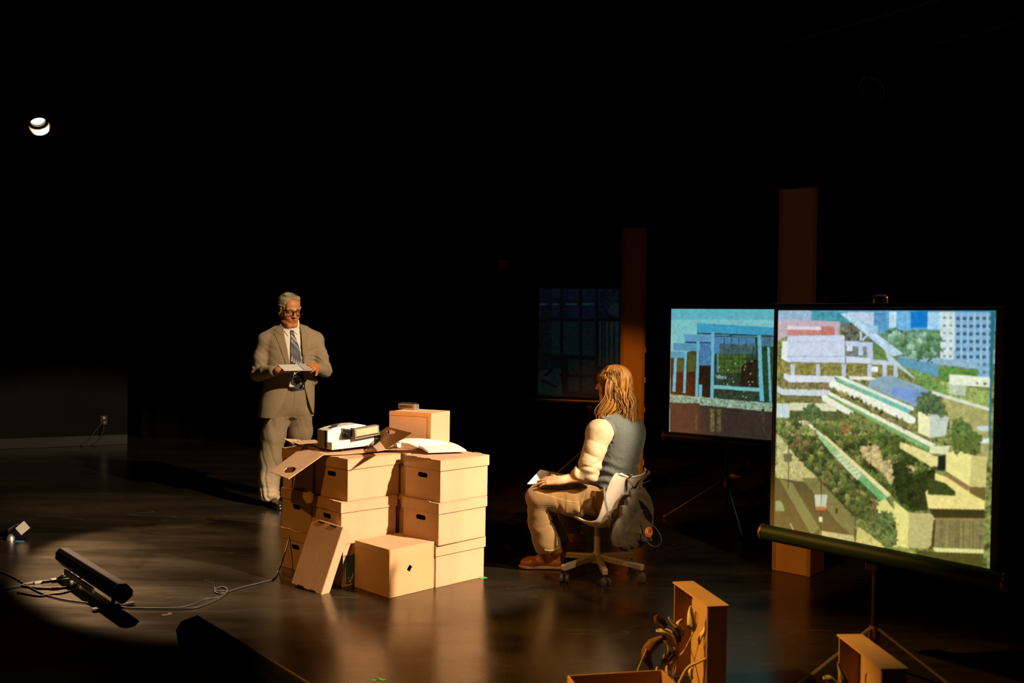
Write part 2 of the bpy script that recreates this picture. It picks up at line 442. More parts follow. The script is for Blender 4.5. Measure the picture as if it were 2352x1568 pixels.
for j in range(ny):
    for a, c in (((j + 1) * (nx + 1), j * (nx + 1)), (j * (nx + 1) + nx, (j + 1) * (nx + 1) + nx)): fs.append((c, a, a + N_, c + N_))
b.add(local(cor, vs + vs2), fs); b.build('main_panel', M['card'], cor)
def flap(name, pts, hole=None):
    b = MB(); b.slab(local(cor, pts), .004, hole=local(cor, hole) if hole else None); return b.build(name, M['card'], cor)
def planar(q, k):                        # move corner k along its sight line into the plane of the other three
    o = [q[i] for i in range(4) if i != k]; n = (o[1] - o[0]).cross(o[2] - o[0]); d = q[k] - EYEP
    return [EYEP + d * ((o[0] - EYEP).dot(n) / d.dot(n)) if i == k else q[i] for i in range(4)]
def lerpq(q, s, t): return q[0].lerp(q[1], s).lerp(q[3].lerp(q[2], s), t)
A0e = G3(744, 1043.5, .006); B0e = G3(694, 1028, .006)
Yf = A0e.y
q = planar([P(620, 1083, Yf - .02), P(663, 1100, Yf - .16), A0e, B0e], 1)
flap('front_flap', q, hole=[lerpq(q, s, t) for s, t in ((.44, .17), (.62, .12), (.84, .20), (.80, .34), (.60, .36), (.42, .28))])
flap('rear_flap', [P(650, 1007, B0.y + .12), P(690, 1010, B0.y + .25), G3(702, 1019, .008), P(690, 1027, B0.y - .05)])
flap('back_flap', [G3(682, 1012, .008), G3(724, 1010, .008), G3(740, 1020, .006), G3(700, 1026, .006)])
B1e = G3(862, 1004, .03); A1e = G3(912, 1028, .026)
yb = B1e.y
q = [G3(868, 1003, .028), P(890.5, 980, yb + .10), P(945, 994, yb - .02), G3(888, 1030.5, .022)]
q = [P(862, 998, yb - .02), P(891, 980, yb + .06), P(945.5, 994, yb - .03), P(886, 1031, yb - .22)]
rf = q = planar([P(862, 998, 6.42), P(891, 980, 6.22), P(945.5, 994, 5.97), P(886, 1031, 5.90)], 2)
flap('side_flap', q, hole=[lerpq(q, s, t) for s, t in ((.70, .18), (.86, .24), (.84, .50), (.70, .56), (.58, .42), (.60, .24))])

# slide projector -------------------------------------------------
pr0 = G3(762, 1036.5, .014); pr1 = G3(858, 1026, .022); prb = G3(724, 1022, .014)
ax = (pr1 - pr0); ax.z = 0; Lp = ax.length; av = ax.normalized()
pang = math.atan2(av.y, av.x)
pj = thing('slide_projector', pr0, 'cream plastic slide projector resting on the flattened carton', 'projector', pang)
bd = Vector((-av.y, av.x, 0)); Wp = .175
cream = M['plastic_white']; grey = mat('warm_grey_plastic', (.20, .18, .15), .45)
def prism(prof, y0, y1, name, mt, par, bev=.003):      # profile in x,z extruded in y
    b = MB(); n = len(prof)
    b.slab([(px_, (y0 + y1) / 2, pz) for px_, pz in prof], y1 - y0, n=(0, 1, 0))
    return b.build(name, mt, par, bevel=bev)
arc = [(.0, .118), (.04, .131), (.09, .141), (.15, .147), (.20, .147), (.235, .139), (.262, .128)]
arc = [(a_ * Lp / .262 * 1.0, z_) for a_, z_ in arc]
prism([(0, .008)] + arc + [(arc[-1][0] + .004, .008)], .055, Wp, 'housing', cream, pj)
prism([(0, .008), (0, .052), (Lp * .38, .062), (Lp * 1.0, .085), (Lp * 1.02, .03), (Lp * .78, .016)], 0, .056, 'slide_tray_bed', cream, pj)
b = MB(); b.box((-.003, Wp * .40, .066), (.004, Wp * .14, .105)); b.build('end_vent', M['black'], pj)
b = MB(); b.box((-.004, Wp * .72, .062), (.006, Wp * .5, .11)); b.build('lamp_cover', grey, pj, bevel=.002)
b = MB()
for s_ in (0.08, Lp - .04):
    for y_ in (.02, Wp - .02): b.cyl((s_, y_, -.004), (s_, y_, .010), .009, 10)
b.build('foot', M['black'], pj)
b = MB(); b.box((.06, Wp * .55, .1365), (.05, .03, .003), Matrix.Rotation(-.22, 3, 'Y')); b.build('top_slot', M['black'], pj)
b = MB()
for k_ in range(7): b.box((.075 + k_ * .007, Wp * .78, .1385 + k_ * .0013), (.003, .05, .003))
b.build('vent_rib', grey, pj)
b = MB(); b.cyl((Lp * .42, .055, .10), (Lp * .42, .02, .10), .026, 24); b.cyl((Lp * .42, .022, .10), (Lp * .42, -.004, .10), .022, 24)
lens = b.build('lens', M['blackmetal'], pj, smooth=40)
b = MB(); b.cyl((Lp * .42, -.004, .10), (Lp * .42, -.006, .10), .016, 20)
b.build('lens_glass', mat('dark_glass', (.01, .01, .012), .05, spec=.8), lens)
# slide magazine
mg = MB(); mo = Vector((Lp * .50, -.012, .082)); ry = Matrix.Rotation(-math.radians(6), 3, 'Y')
mg.box(mo + Vector((.075, 0, -.003)), (.165, .05, .006), ry); mg.box(mo + Vector((.075, -.0, .052)), (.165, .05, .006), ry)
mg.box(mo + Vector((-.007, 0, .022)), (.006, .052, .058), ry); mg.box(mo + Vector((.157, 0, .032)), (.006, .052, .058), ry)
mgo = mg.build('slide_magazine', grey, pj, bevel=.001)
mg = MB()
for k_ in range(30):
    mg.box(mo + Vector((.002 + k_ * .0051, -.001, .0235 + k_ * .0005)), (.0034, .046, .044), ry)
mg.build('slide_mount', mat('slide_card', (.80, .50, .30), .6, var=.08, vscale=200), mgo)['kind'] = 'stuff'
b = MB(); b.box((Lp * .36, .052, .10), (.02, .01, .06)); b.box((Lp * .36, .045, .122), (.012, .006, .006), mi=1); b.box((Lp * .36, .045, .082), (.012, .006, .006), mi=1)
b.build('gate', [grey, M['black']], pj, bevel=.001)
# coil of cable at the end of the projector
cp0 = G3(862, 1019, .03)
cc = thing('coiled_cord', cp0, 'dark coiled power cord beside the projector, tied with a white band', 'cord')
b = MB()
for k_ in range(7):
    pts = []
    for j in range(25):
        an = 2 * math.pi * j / 24
        pts.append(Vector((math.cos(an) * (.010 + .0022 * k_) + .002 * k_ - .006, math.sin(an * 2) * .004 + .003 * k_ - .01, .035 + math.sin(an) * (.042 - .002 * k_))))
    b.tube(pts, .0022, 6, cap=False)
b.build('loops', M['rubber'], cc, smooth='all')
b = MB(); b.tube([(math.cos(2 * math.pi * j / 16) * .017, math.sin(2 * math.pi * j / 16) * .014, .035) for j in range(17)], .006, 6, cap=False, flat=.4)
b.build('band', M['paper'], cc, smooth='all')
b = MB(); b.box((-.035, -.01, .008), (.032, .022, .016), Matrix.Rotation(.4, 3, 'Z')); b.build('plug', mat('brass_plug', (.5, .33, .1), .3, metal=.8), cc, bevel=.003)
b = MB(); b.tube(smoothpath([(-.01, 0, .04), (-.06, .01, .05), (-.11, .0, .045), (-.14, .02, .02)]), .002, 6); b.tube(smoothpath([(-.01, 0, .045), (-.05, -.02, .03), (-.09, -.035, .005)]), .002, 6)
b.build('cord_tail', M['rubber'], cc, smooth='all')

# ------------------------------------------------------------------ books and papers on the right columns
def book(name, pages, label):
    c = pages[1][1][1]; t = thing(name, Vector((c.x, c.y, ZT)), label, 'book')
    for nm, q in pages:
        b = MB(); n = 8; vs = []
        for i in range(n + 1):
            s_ = i / n; up = Vector((0, 0, .008 * math.sin(math.pi * s_))); dn = Vector((0, 0, -.013 if s_ < 1 else -.010))
            a_, c_ = q[0].lerp(q[1], s_) + up, q[3].lerp(q[2], s_) + up
            fl = lambda p: Vector((p.x, p.y, max(p.z, ZT + .002)))
            vs += [fl(a_ + dn), fl(c_ + dn), a_, c_]
        fs = []
        for i in range(n):
            k = 4 * i; fs += [(k, k + 1, k + 5, k + 4), (k + 2, k + 6, k + 7, k + 3), (k, k + 4, k + 6, k + 2), (k + 1, k + 3, k + 7, k + 5)]
        fs += [(0, 2, 3, 1), (4 * n, 4 * n + 1, 4 * n + 3, 4 * n + 2)]
        b.add(local(t, vs), fs); b.build(nm, M['paper'], t, smooth=50)
    return t
rp_ = [P(953, 1021, 6.04), P(984, 1036, 5.99), P(1071, 1033, 6.08), P(1031, 1014.5, 6.40)]
bk = book('open_book', [('left_page', [P(958, 1021.5, 6.02), P(916, 1011, 6.00), P(934, 1006, 6.11), P(1027, 1014.5, 6.20)]), ('right_page', [rp_[0], rp_[1], rp_[2], rp_[3]])],
          'open book with white pages lying on the right hand boxes, against the plain carton')
b = MB()
for (s0, s1, t0, t1) in ((.55, .74, .08, .35), (.35, .43, .55, .75)):
    f = lambda s_, t_: rp_[0].lerp(rp_[1], s_).lerp(rp_[3].lerp(rp_[2], s_), t_) + Vector((0, 0, .008 * math.sin(math.pi * s_) + .0008))
    b.slab(local(bk, [f(s0, t0), f(s1, t0), f(s1, t1), f(s0, t1)]), .0008)
b.build('printed_figure', mat('grey_ink', (.45, .42, .40), .8), bk)
sb = thing('closed_book', G3(910, 1027, .001), 'small closed book with a white cover tucked beside the side flap', 'book', math.radians(44))
b = MB(); b.box((.035, .03, .013), (.085, .10, .022)); b.build('page_block', M['paper'], sb, bevel=.001)
b = MB(); b.box((.035, .03, .0255), (.09, .105, .002)); b.box((.035, .03, .001), (.09, .105, .002)); b.box((-.009, .03, .013), (.002, .105, .026)); b.build('cover', M['paper'], sb)

# ------------------------------------------------------------------ projected pictures
def S1(k, ox, oy): return lambda pts: [(ox + x / k, oy + y / k) for x, y in pts]
z1, z2, z3, z4 = S1(4.127, 1760, 680), S1(4.127, 1760, 1000), S1(3.92, 1500, 660), S1(4.127, 1200, 560)
def polyin(c, pts):
    ins = False
    for i in range(len(pts)):
        (x0, y0), (x1, y1) = pts[i], pts[(i + 1) % len(pts)]
        if (y0 > c[1]) != (y1 > c[1]) and c[0] < (x1 - x0) * (c[1] - y0) / (y1 - y0) + x0: ins = not ins
    return ins
class Picture:
    """small colour raster laid over a screen; coordinates are those of the projected picture"""
    def __init__(s, n, X, Y): s.n = n; s.X = X; s.Y = Y; s.c = np.zeros(X.shape + (3,))
    def noise(s, sc, seed=0):
        r = np.random.default_rng(seed); k = int(max(4, s.n / sc)) + 2; g = r.random((k, k))
        u = np.linspace(0, k - 2.001, s.n); i = u.astype(int); f = u - i
        a = g[i][:, i] * (1 - f)[None, :] + g[i][:, i + 1] * f[None, :]; b = g[i + 1][:, i] * (1 - f)[None, :] + g[i + 1][:, i + 1] * f[None, :]
        return a * (1 - f)[:, None] + b * f[:, None]
    def mask(s, pts):
        m = np.zeros(s.X.shape, bool); n = len(pts)
        for i in range(n):
            (x0, y0), (x1, y1) = pts[i], pts[(i + 1) % n]
            if y0 == y1: continue
            c = ((y0 > s.Y) != (y1 > s.Y)) & (s.X < (x1 - x0) * (s.Y - y0) / (y1 - y0) + x0); m ^= c
        return m
    def poly(s, pts, c, nz=0.0, sc=2.5, seed=1, rag=0.0):
        X, Y = s.X, s.Y
        if rag:
            s.X = X + (s.noise(3, seed + 5) - .5) * rag * 2; s.Y = Y + (s.noise(3, seed + 6) - .5) * rag * 2
        m = s.mask(pts); s.X, s.Y = X, Y
        col = np.array(srgb(*c))
        if nz:
            f = (s.noise(sc, seed) * .6 + s.noise(sc * 2.3, seed + 1) * .4 - .5) * 2
            col = col * np.clip(1 + nz * f[..., None] * 2.4, .10, 3.2)
            s.c[m] = col[m]
        else: s.c[m] = col
        return m
    def blobs(s, pts, n, r, cols, seed=1):
        rr_ = np.random.default_rng(seed); a = np.array(pts); lo, hi = a.min(0), a.max(0); k = 0
        nx_, ny_ = s.noise(2.5, seed + 1) - .5, s.noise(2.5, seed + 2) - .5
        for _ in range(n * 6):
            if k >= n: break
            c = rr_.uniform(lo, hi)
            if polyin(c, pts): 
                k += 1; q = r * rr_.uniform(.5, 1.2); d = np.hypot(s.X - c[0] + nx_ * q * 1.6, (s.Y - c[1] + ny_ * q * 1.6) * .9) / q; m = d < 1
                if m.any():
                    col = np.array(srgb(*cols[rr_.integers(len(cols))])); sh = 1.15 - .55 * np.clip((s.Y - c[1] + s.X * 0) / q, -1, 1); s.c[m] = col * (sh * (1 + .9 * nx_))[m][:, None]
    def streak(s, pts, nz, sc=1.2, seed=3):
        m = s.mask(pts); r = np.random.default_rng(seed).random(s.n)
        f = 1 + (np.repeat(r[None, :], s.n, 0) - .5) * 2 * nz + (s.noise(2, seed) - .5) * nz
        s.c[m] = s.c[m] * np.clip(f, .2, 2.5)[m][:, None]
    def blur(s):
        for ax_ in (0, 1): s.c = s.c * .6 + np.roll(s.c, 1, ax_) * .2 + np.roll(s.c, -1, ax_) * .2

def paint_city(I):
    a, b = z1, z2; R = lambda x0, y0, x1, y1: [(x0, y0), (x1, y0), (x1, y1), (x0, y1)]
    I.poly(a([(0, -100), (2300, -100), (2300, 3000), (0, 3000)]), (118, 128, 66), .5, 3)
    I.poly(a([(90, 110), (2180, 130), (2180, 330), (90, 300)]), (95, 170, 205), .12)
    I.poly(a([(90, 120), (430, 130), (430, 260), (100, 260)]), (150, 180, 205), .15, 2)
    I.poly(a([(430, 140), (720, 150), (790, 250), (430, 240)]), (70, 150, 165), .25, 1.5)
    I.poly(a([(110, 228), (700, 238), (690, 380), (200, 378), (110, 420)]), (190, 172, 185), .06)
    I.poly(a([(690, 250), (860, 250), (1060, 430), (740, 430)]), (98, 105, 85), .5, 2, 4, 4)
    I.poly(a([(760, 150), (1020, 150), (1020, 280), (940, 260)]), (185, 205, 228), .06)
    for x0, x1, y1, c in ((1020, 1140, 350, (95, 160, 200)), (1165, 1232, 300, (190, 218, 238)), (1240, 1368, 330, (110, 180, 220)), (1368, 1530, 300, (15, 120, 200)), (1530, 1650, 310, (165, 210, 235))):
        I.poly(a(R(x0, 145, x1, y1)), c, .1); I.streak(a(R(x0, 145, x1, y1)), .18, seed=x0)
    for k in range(9): I.poly(a(R(1025, 165 + k * 20, 1135, 171 + k * 20)), (60, 110, 170))
    I.poly(a([(940, 270), (1060, 280), (1060, 350), (1000, 340)]), (150, 195, 215))
    I.poly(a([(1110, 350), (1230, 290), (1320, 350), (1400, 320), (1500, 320), (1660, 350), (1650, 605), (1300, 575), (1080, 400)]), (88, 130, 95), .45, 2.5, 7, 4)
    I.poly(a([(1330, 340), (1500, 330), (1480, 470), (1350, 470)]), (120, 160, 145), .4, 2, 9, 5)
    I.poly(a([(1000, 430), (1100, 440), (1290, 575), (1250, 640), (1000, 610)]), (100, 130, 70), .3, 2, 3)
    I.poly(a([(1650, 145), (1790, 150), (1780, 600), (1650, 595)]), (205, 222, 222), .05)
    I.poly(a([(1785, 150), (2175, 155), (2150, 790), (2000, 760), (1785, 610)]), (130, 178, 208), .05)
    for k in range(9):
        y = 195 + k * 73
        for j in range(6):
            x = 1800 + j * 62; I.poly(a(R(x, y, x + 36, y + 32)), (45, 88, 130) if y < 600 else (85, 125, 140))
        for x in (1675, 1735): I.poly(a(R(x, y, x + 26, y + 20)), (95, 135, 150))
    for j in range(7): I.poly(a(R(1783 + j * 62, 150, 1791 + j * 62, 640)), (175, 208, 220))
    I.poly(a([(1240, 580), (1640, 600), (1640, 765), (1480, 745), (1260, 640)]), (98, 155, 178), .1)
    I.poly(a([(1240, 572), (1600, 578), (2010, 640), (2005, 690), (1640, 650)]), (145, 180, 200), .1, 2)
    I.poly(a([(1635, 675), (2005, 688), (2010, 790), (1740, 850), (1635, 790)]), (95, 140, 62), .25)
    I.poly(a([(1650, 800), (2125, 900), (2115, 1080), (1650, 930)]), (150, 170, 95), .35, 2)
    I.poly(a([(1735, 740), (2125, 770), (2125, 865), (1735, 835)]), (228, 236, 208)); I.poly(a([(1730, 835), (1895, 845), (1890, 945), (1730, 925)]), (190, 205, 175), .2, 1.5)
    I.poly(a(R(2060, 820, 2090, 840)), (70, 90, 60)); I.poly(a(R(1990, 815, 2010, 835)), (90, 110, 80))
    I.poly(a([(520, 283), (650, 285), (650, 378), (380, 378)]), (192, 122, 108), .1)
    I.poly(a([(200, 310), (520, 312), (520, 378), (200, 372)]), (196, 132, 122), .12); I.poly(a([(200, 280), (520, 292), (520, 322), (200, 315)]), (218, 215, 225))
    I.poly(a([(200, 375), (740, 370), (748, 632), (200, 622)]), (200, 211, 230), .03); I.poly(a([(150, 430), (202, 430), (202, 622), (145, 590)]), (228, 233, 228))
    I.poly(a([(200, 566), (746, 570), (746, 576), (200, 572)]), (150, 160, 180)); I.poly(a([(200, 428), (742, 428), (742, 433), (200, 433)]), (175, 188, 210))
    I.poly(a([(745, 422), (1010, 438), (1010, 640), (955, 640), (955, 480), (750, 470)]), (185, 202, 226)); I.poly(a([(750, 470), (955, 480), (955, 570), (750, 570)]), (120, 130, 125), .3)
    I.poly(a(R(875, 440, 916, 560)), (185, 202, 226)); I.poly(a(R(765, 465, 815, 520)), (215, 225, 235)); I.poly(a([(755, 568), (985, 588), (985, 636), (755, 632)]), (205, 216, 232))
    I.poly(a([(1000, 600), (1250, 620), (1250, 662), (1000, 656)]), (190, 205, 216))
    I.poly(a([(105, 620), (1250, 655), (1250, 765), (105, 745)]), (135, 130, 68), .4, 2)
    for x in (230, 470, 715, 960, 1105, 1205): I.poly(a(R(x, 645, x + 40, 765)), (185, 200, 216))
    I.poly(a(R(1000, 668, 1060, 716)), (236, 242, 236)); I.poly(a([(775, 755), (1000, 765), (1085, 795), (800, 790)]), (235, 235, 215))
    I.poly(a([(105, 800), (610, 820), (600, 885), (105, 860)]), (128, 118, 78), .4, 2)
    I.poly(a([(165, 730), (225, 748), (640, 758), (665, 815), (225, 815), (165, 780)]), (216, 223, 230)); 
    I.poly(a([(105, 850), (155, 880), (600, 890), (590, 948), (150, 935), (105, 910)]), (203, 213, 218)); I.poly(a([(170, 940), (530, 948), (530, 1012), (170, 1012)]), (110, 108, 62), .35, 2)
    I.poly(a([(100, 1015), (218, 1018), (218, 1150), (100, 1150)]), (200, 215, 212)); I.poly(a([(220, 1008), (665, 1020), (665, 1092), (220, 1082)]), (216, 216, 175), .05)
    I.poly(a([(220, 1082), (760, 1092), (900, 1180), (220, 1180)]), (85, 92, 50), .4, 2)
    I.poly(a([(1110, 755), (1200, 760), (1565, 888), (1540, 965), (1420, 1045), (960, 860), (980, 800)]), (138, 168, 182), .06); I.poly(a([(1200, 850), (1540, 905), (1420, 1020), (1180, 935)]), (120, 152, 205), .06)
    I.poly(a([(700, 165), (790, 158), (1300, 548), (1200, 570)]), (182, 212, 232), .22, 1.2); I.poly(a([(1100, 450), (1180, 560), (1440, 805), (1385, 770), (1150, 600)]), (185, 210, 212), .1, 1.2)
    I.poly(a([(885, 330), (905, 330), (905, 420), (885, 420)]), (190, 210, 225)); I.poly(a([(905, 410), (960, 360), (970, 372), (915, 425)]), (190, 210, 225))
    I.poly(a([(1380, 690), (1560, 750), (1700, 870), (1660, 930), (1540, 900), (1440, 820)]), (112, 148, 78), .4, 2, 3, 4)
    I.poly(a([(640, 830), (1380, 1200), (1380, 1300), (600, 890)]), (120, 116, 62), .4, 1.6)
    I.poly(a([(650, 790), (720, 780), (1390, 1070), (1340, 1115)]), (122, 190, 155), .15, 2); I.poly(a([(1000, 935), (1390, 1070), (1340, 1115), (980, 960)]), (110, 190, 175), .1)
    I.poly(a([(640, 755), (720, 758), (1400, 1055), (1395, 1085), (680, 775)]), (228, 233, 218)); I.poly(a([(595, 820), (645, 800), (1345, 1112), (1420, 1160), (1410, 1205), (1360, 1205), (600, 860)]), (237, 240, 222))
    I.poly(a([(1640, 930), (2115, 1080), (2110, 1568), (1760, 1568), (1730, 1140), (1690, 1000)]), (172, 168, 104), .12, 4)
    I.poly(a([(1550, 888), (2115, 1060), (2115, 1088), (1550, 922)]), (216, 226, 204))
    I.poly(a([(1440, 1080), (1552, 1120), (1552, 1342), (1440, 1290)]), (237, 237, 184)); I.poly(a([(1550, 1118), (1732, 1140), (1700, 1322), (1550, 1342)]), (197, 207, 192))
    I.poly(a([(1420, 950), (1540, 890), (1660, 970), (1690, 1100), (1665, 1185), (1620, 1112), (1500, 1125), (1430, 1080)]), (80, 104, 66), .5, 2, 11, 5)
    I.poly(a([(560, 930), (620, 930), (1590, 1430), (1520, 1462)]), (125, 178, 108), .15, 2)
    I.poly(a([(590, 900), (1605, 1405), (1570, 1435), (590, 932)]), (237, 237, 204)); I.poly(a([(525, 950), (560, 935), (822, 1090), (822, 1152), (700, 1085), (530, 988)]), (232, 234, 212))
    I.poly(a([(820, 1100), (1500, 1460), (1300, 1568), (900, 1568), (640, 1180)]), (110, 120, 62), .55, 2.2, 13, 4)
    I.poly(a([(350, 1060), (440, 1000), (520, 1080), (580, 1160), (430, 1190), (350, 1150)]), (85, 108, 62), .45, 2, 3, 4)
    I.poly(a([(2000, 1228), (2110, 1232), (2110, 1282), (2000, 1272)]), (200, 216, 216)); I.poly(a([(2000, 1350), (2120, 1352), (2120, 1392), (2000, 1390)]), (226, 236, 226))
    I.poly(a([(1760, 1180), (1850, 1150), (1950, 1250), (2045, 1350), (2035, 1510), (1760, 1480), (1750, 1300)]), (92, 116, 56), .45, 2.2, 17, 5)
    I.poly(a([(660, 1230), (790, 1200), (830, 1310), (700, 1330)]), (150, 118, 66), .4, 2, 3, 5)
    I.poly(a([(370, 1200), (640, 1230), (900, 1568), (800, 1568)]), (100, 122, 52), .3, 2)
    I.poly(a([(370, 1215), (412, 1228), (795, 1568), (690, 1568)]), (130, 172, 92), .15, 2); I.poly(a([(345, 1178), (392, 1188), (838, 1568), (792, 1568)]), (228, 226, 192)); I.poly(a([(270, 1190), (370, 1176), (392, 1236), (340, 1245)]), (222, 226, 206))
    I.poly(a([(100, 1300), (340, 1568), (100, 1568)]), (186, 182, 122), .25, 3); I.poly(a([(140, 1285), (172, 1300), (395, 1568), (340, 1568)]), (228, 218, 172))
    GR = [(70, 84, 40), (98, 112, 56), (124, 132, 72), (60, 74, 36), (140, 140, 84), (112, 96, 58)]
    I.blobs(a([(640, 1190), (1300, 1470), (1250, 1560), (900, 1560), (430, 1200)]), 60, 11, GR, 5)
    I.poly(a([(940, 1350), (1110, 1290), (1250, 1450), (1190, 1568), (1080, 1545), (960, 1430)]), (72, 112, 44), .15)
    I.poly(a([(830, 1320), (950, 1350), (1095, 1480), (1095, 1568), (910, 1568), (900, 1420)]), (202, 186, 132), .35, 2, 21, 4)
    I.poly(a([(1270, 1378), (1560, 1490), (1625, 1568), (1500, 1568), (1250, 1425)]), (226, 216, 152), .08); I.poly(a([(1560, 1418), (1742, 1420), (1722, 1492), (1540, 1482)]), (222, 222, 176))
    I.blobs(a([(100, 1180), (350, 1200), (700, 1560), (420, 1560), (130, 1290)]), 60, 9, GR, 6)
    I.blobs(a([(1120, 360), (1640, 360), (1640, 590), (1300, 560)]), 40, 9, [(80, 125, 90), (105, 145, 105), (130, 165, 140), (70, 110, 70)], 7)
    I.blobs(a([(650, 850), (1370, 1200), (1370, 1280), (620, 895)]), 40, 5, [(95, 100, 55), (140, 135, 80), (60, 64, 34)], 8)
    # lower half
    I.poly(b([(60, 380), (110, 400), (330, 420), (720, 740), (860, 900), (830, 1060), (40, 880), (60, 560)]), (88, 82, 46), .08, 5)
    I.poly(b([(150, 200), (420, 230), (505, 420), (330, 432), (100, 400), (80, 300)]), (190, 182, 118), .2, 2)
    I.poly(b([(120, 408), (245, 450), (505, 880), (430, 945)]), (126, 126, 72)); I.poly(b([(330, 400), (490, 400), (845, 760), (830, 960), (700, 850)]), (122, 118, 68), .1)
    I.poly(b([(160, 0), (480, 0), (1110, 640), (1070, 830), (830, 770), (500, 420), (280, 200)]), (82, 92, 44), .5, 2.2, 23, 3)
    I.poly(b([(230, 40), (560, 400), (840, 690), (820, 760), (500, 420)]), (60, 72, 34), .4, 2, 4)
    I.poly(b([(1040, 640), (1130, 600), (1260, 760), (1240, 1060), (1080, 1060)]), (222, 214, 128), .08)
    I.poly(b([(560, 0), (1250, 0), (1500, 300), (1600, 350), (1610, 700), (1350, 725), (1180, 560)]), (78, 92, 38), .4, 2.4, 29)
    I.poly(b([(600, 0), (900, 0), (1000, 200), (1150, 450), (1050, 430)]), (100, 112, 50), .35, 2)
    I.blobs(b([(200, 30), (470, 20), (1050, 620), (1000, 800), (840, 740), (520, 410)]), 110, 8, [(66, 78, 36), (92, 104, 50), (118, 124, 64), (52, 62, 28), (104, 92, 52)], 9)
    I.blobs(b([(600, 10), (1240, 10), (1490, 300), (1300, 500), (1150, 500)]), 60, 10, [(60, 74, 30), (88, 100, 44), (112, 112, 58), (48, 58, 26)], 10)
    I.poly(b([(890, 100), (1060, 90), (1100, 225), (1420, 300), (1400, 355), (1180, 455), (1050, 310), (900, 200)]), (192, 172, 118), .4, 2, 31, 4)
    I.poly(b([(490, 15), (530, 0), (1172, 560), (1130, 602), (1080, 612), (630, 180)]), (152, 192, 132), .12, 2); I.poly(b([(630, 180), (700, 150), (905, 365), (862, 422)]), (204, 218, 170), .08); I.poly(b([(880, 422), (942, 390), (1142, 582), (1080, 612)]), (112, 176, 106), .1)
    for k in range(14):
        t = k / 14; I.poly(b([(600 + t * 480, 150 + t * 440), (690 + t * 460, 120 + t * 440), (694 + t * 460, 126 + t * 440), (604 + t * 480, 157 + t * 440)]), (120, 160, 105))
    I.poly(b([(530, 0), (562, 0), (1185, 560), (1150, 582)]), (228, 218, 152))
    I.poly(b([(1180, 250), (1300, 240), (1400, 380), (1590, 300), (1620, 420), (1560, 660), (1400, 720), (1250, 610), (1200, 450)]), (46, 56, 22), .4, 2.4, 37, 6)
    I.poly(b([(1270, 60), (1560, 180), (1625, 200), (1625, 290), (1560, 290), (1270, 118)]), (228, 218, 142), .08); I.poly(b([(1560, 100), (1740, 96), (1720, 175), (1560, 170)]), (222, 222, 176))
    I.poly(b(R(1625, 188, 1702, 332)), (25, 35, 32))
    I.poly(b([(1705, 165), (1830, 140), (1945, 190), (1932, 482), (1700, 332)]), (236, 226, 142)); I.poly(b([(1940, 190), (2092, 200), (2082, 492), (1930, 482)]), (206, 197, 122), .04)
    I.poly(b([(1780, 0), (2040, 0), (2040, 180), (1900, 180), (1820, 150), (1810, 210), (1770, 120)]), (92, 108, 50), .4, 2, 3, 5)
    I.poly(b([(1600, 355), (1720, 400), (2075, 622), (2072, 700), (1540, 700), (1510, 540), (1600, 430)]), (236, 221, 136), .04)
    I.poly(b([(1535, 400), (1700, 450), (1795, 530), (1790, 572), (1530, 560)]), (62, 72, 27), .15); I.poly(b([(1720, 360), (1932, 482), (1905, 525), (1695, 380)]), (152, 112, 72)); I.poly(b([(1930, 486), (2082, 490), (2072, 620), (1925, 545)]), (112, 97, 46))
    I.poly(b([(1540, 690), (2072, 700), (2072, 785), (1600, 785)]), (62, 58, 26))
    I.poly(b([(1210, 618), (1352, 732), (1352, 1075), (1230, 1045), (1218, 780)]), (232, 222, 132), .03); I.poly(b([(1350, 732), (1560, 740), (1602, 790), (1565, 1060), (1500, 1072), (1340, 1062)]), (192, 182, 118), .05)
    I.poly(b([(1585, 795), (1622, 800), (1595, 1082), (1530, 1070), (1560, 1040)]), (82, 66, 32))
    wf = b([(1610, 785), (2066, 790), (2058, 1075), (1590, 1072)]); I.poly(wf, (132, 122, 74), .12); I.streak(wf, .4, seed=5); I.poly(b([(1610, 780), (2066, 785), (2066, 802), (1610, 798)]), (160, 124, 72))
    I.poly(b([(1580, 1062), (2062, 1080), (2062, 1116), (1600, 1102)]), (230, 230, 150)); I.poly(b([(1400, 1085), (1600, 1100), (2062, 1118), (2055, 1300), (1340, 1150)]), (84, 80, 30), .12)
    I.poly(b([(1100, 715), (1200, 740), (1245, 850), (1245, 1000), (1200, 1090), (1090, 1060), (1000, 1000), (945, 900), (1000, 800)]), (96, 112, 58), .5, 2, 41, 6)
    I.poly(b([(510, 900), (830, 950), (842, 1025), (510, 962)]), (192, 182, 122), .15, 2); I.poly(b([(880, 865), (1100, 1030), (1085, 1070), (850, 1030), (860, 900)]), (200, 192, 112), .2, 2); I.poly(b([(1240, 1045), (1420, 1085), (1420, 1130), (1280, 1115)]), (152, 162, 72), .3, 2)
    I.poly(b([(800, 590), (960, 620), (1010, 800), (900, 800), (800, 700)]), (78, 90, 42), .5, 2, 43, 5)
    for x in (212, 520, 845): y0, y1 = {212: (60, 505), 520: (430, 965), 845: (740, 1020)}[x]; I.poly(b([(x - 4, y0), (x + 5, y0), (x + 3, y1), (x - 6, y1)]), (60, 58, 34))
    I.poly(b([(458, 560), (518, 560), (513, 702), (470, 702)]), (196, 205, 176)); I.poly(b([(526, 560), (580, 560), (562, 705), (522, 705)]), (190, 200, 170)); I.poly(b([(468, 672), (562, 674), (560, 706), (470, 700)]), (190, 105, 50))
    I.poly(b([(500, 770), (532, 772), (530, 818), (500, 815)]), (218, 224, 176)); I.poly(b([(88, 620), (140, 620), (170, 690), (172, 716), (88, 714)]), (140, 158, 108), .1); I.poly(b([(655, 690), (680, 690), (678, 745), (655, 740)]), (50, 52, 30))
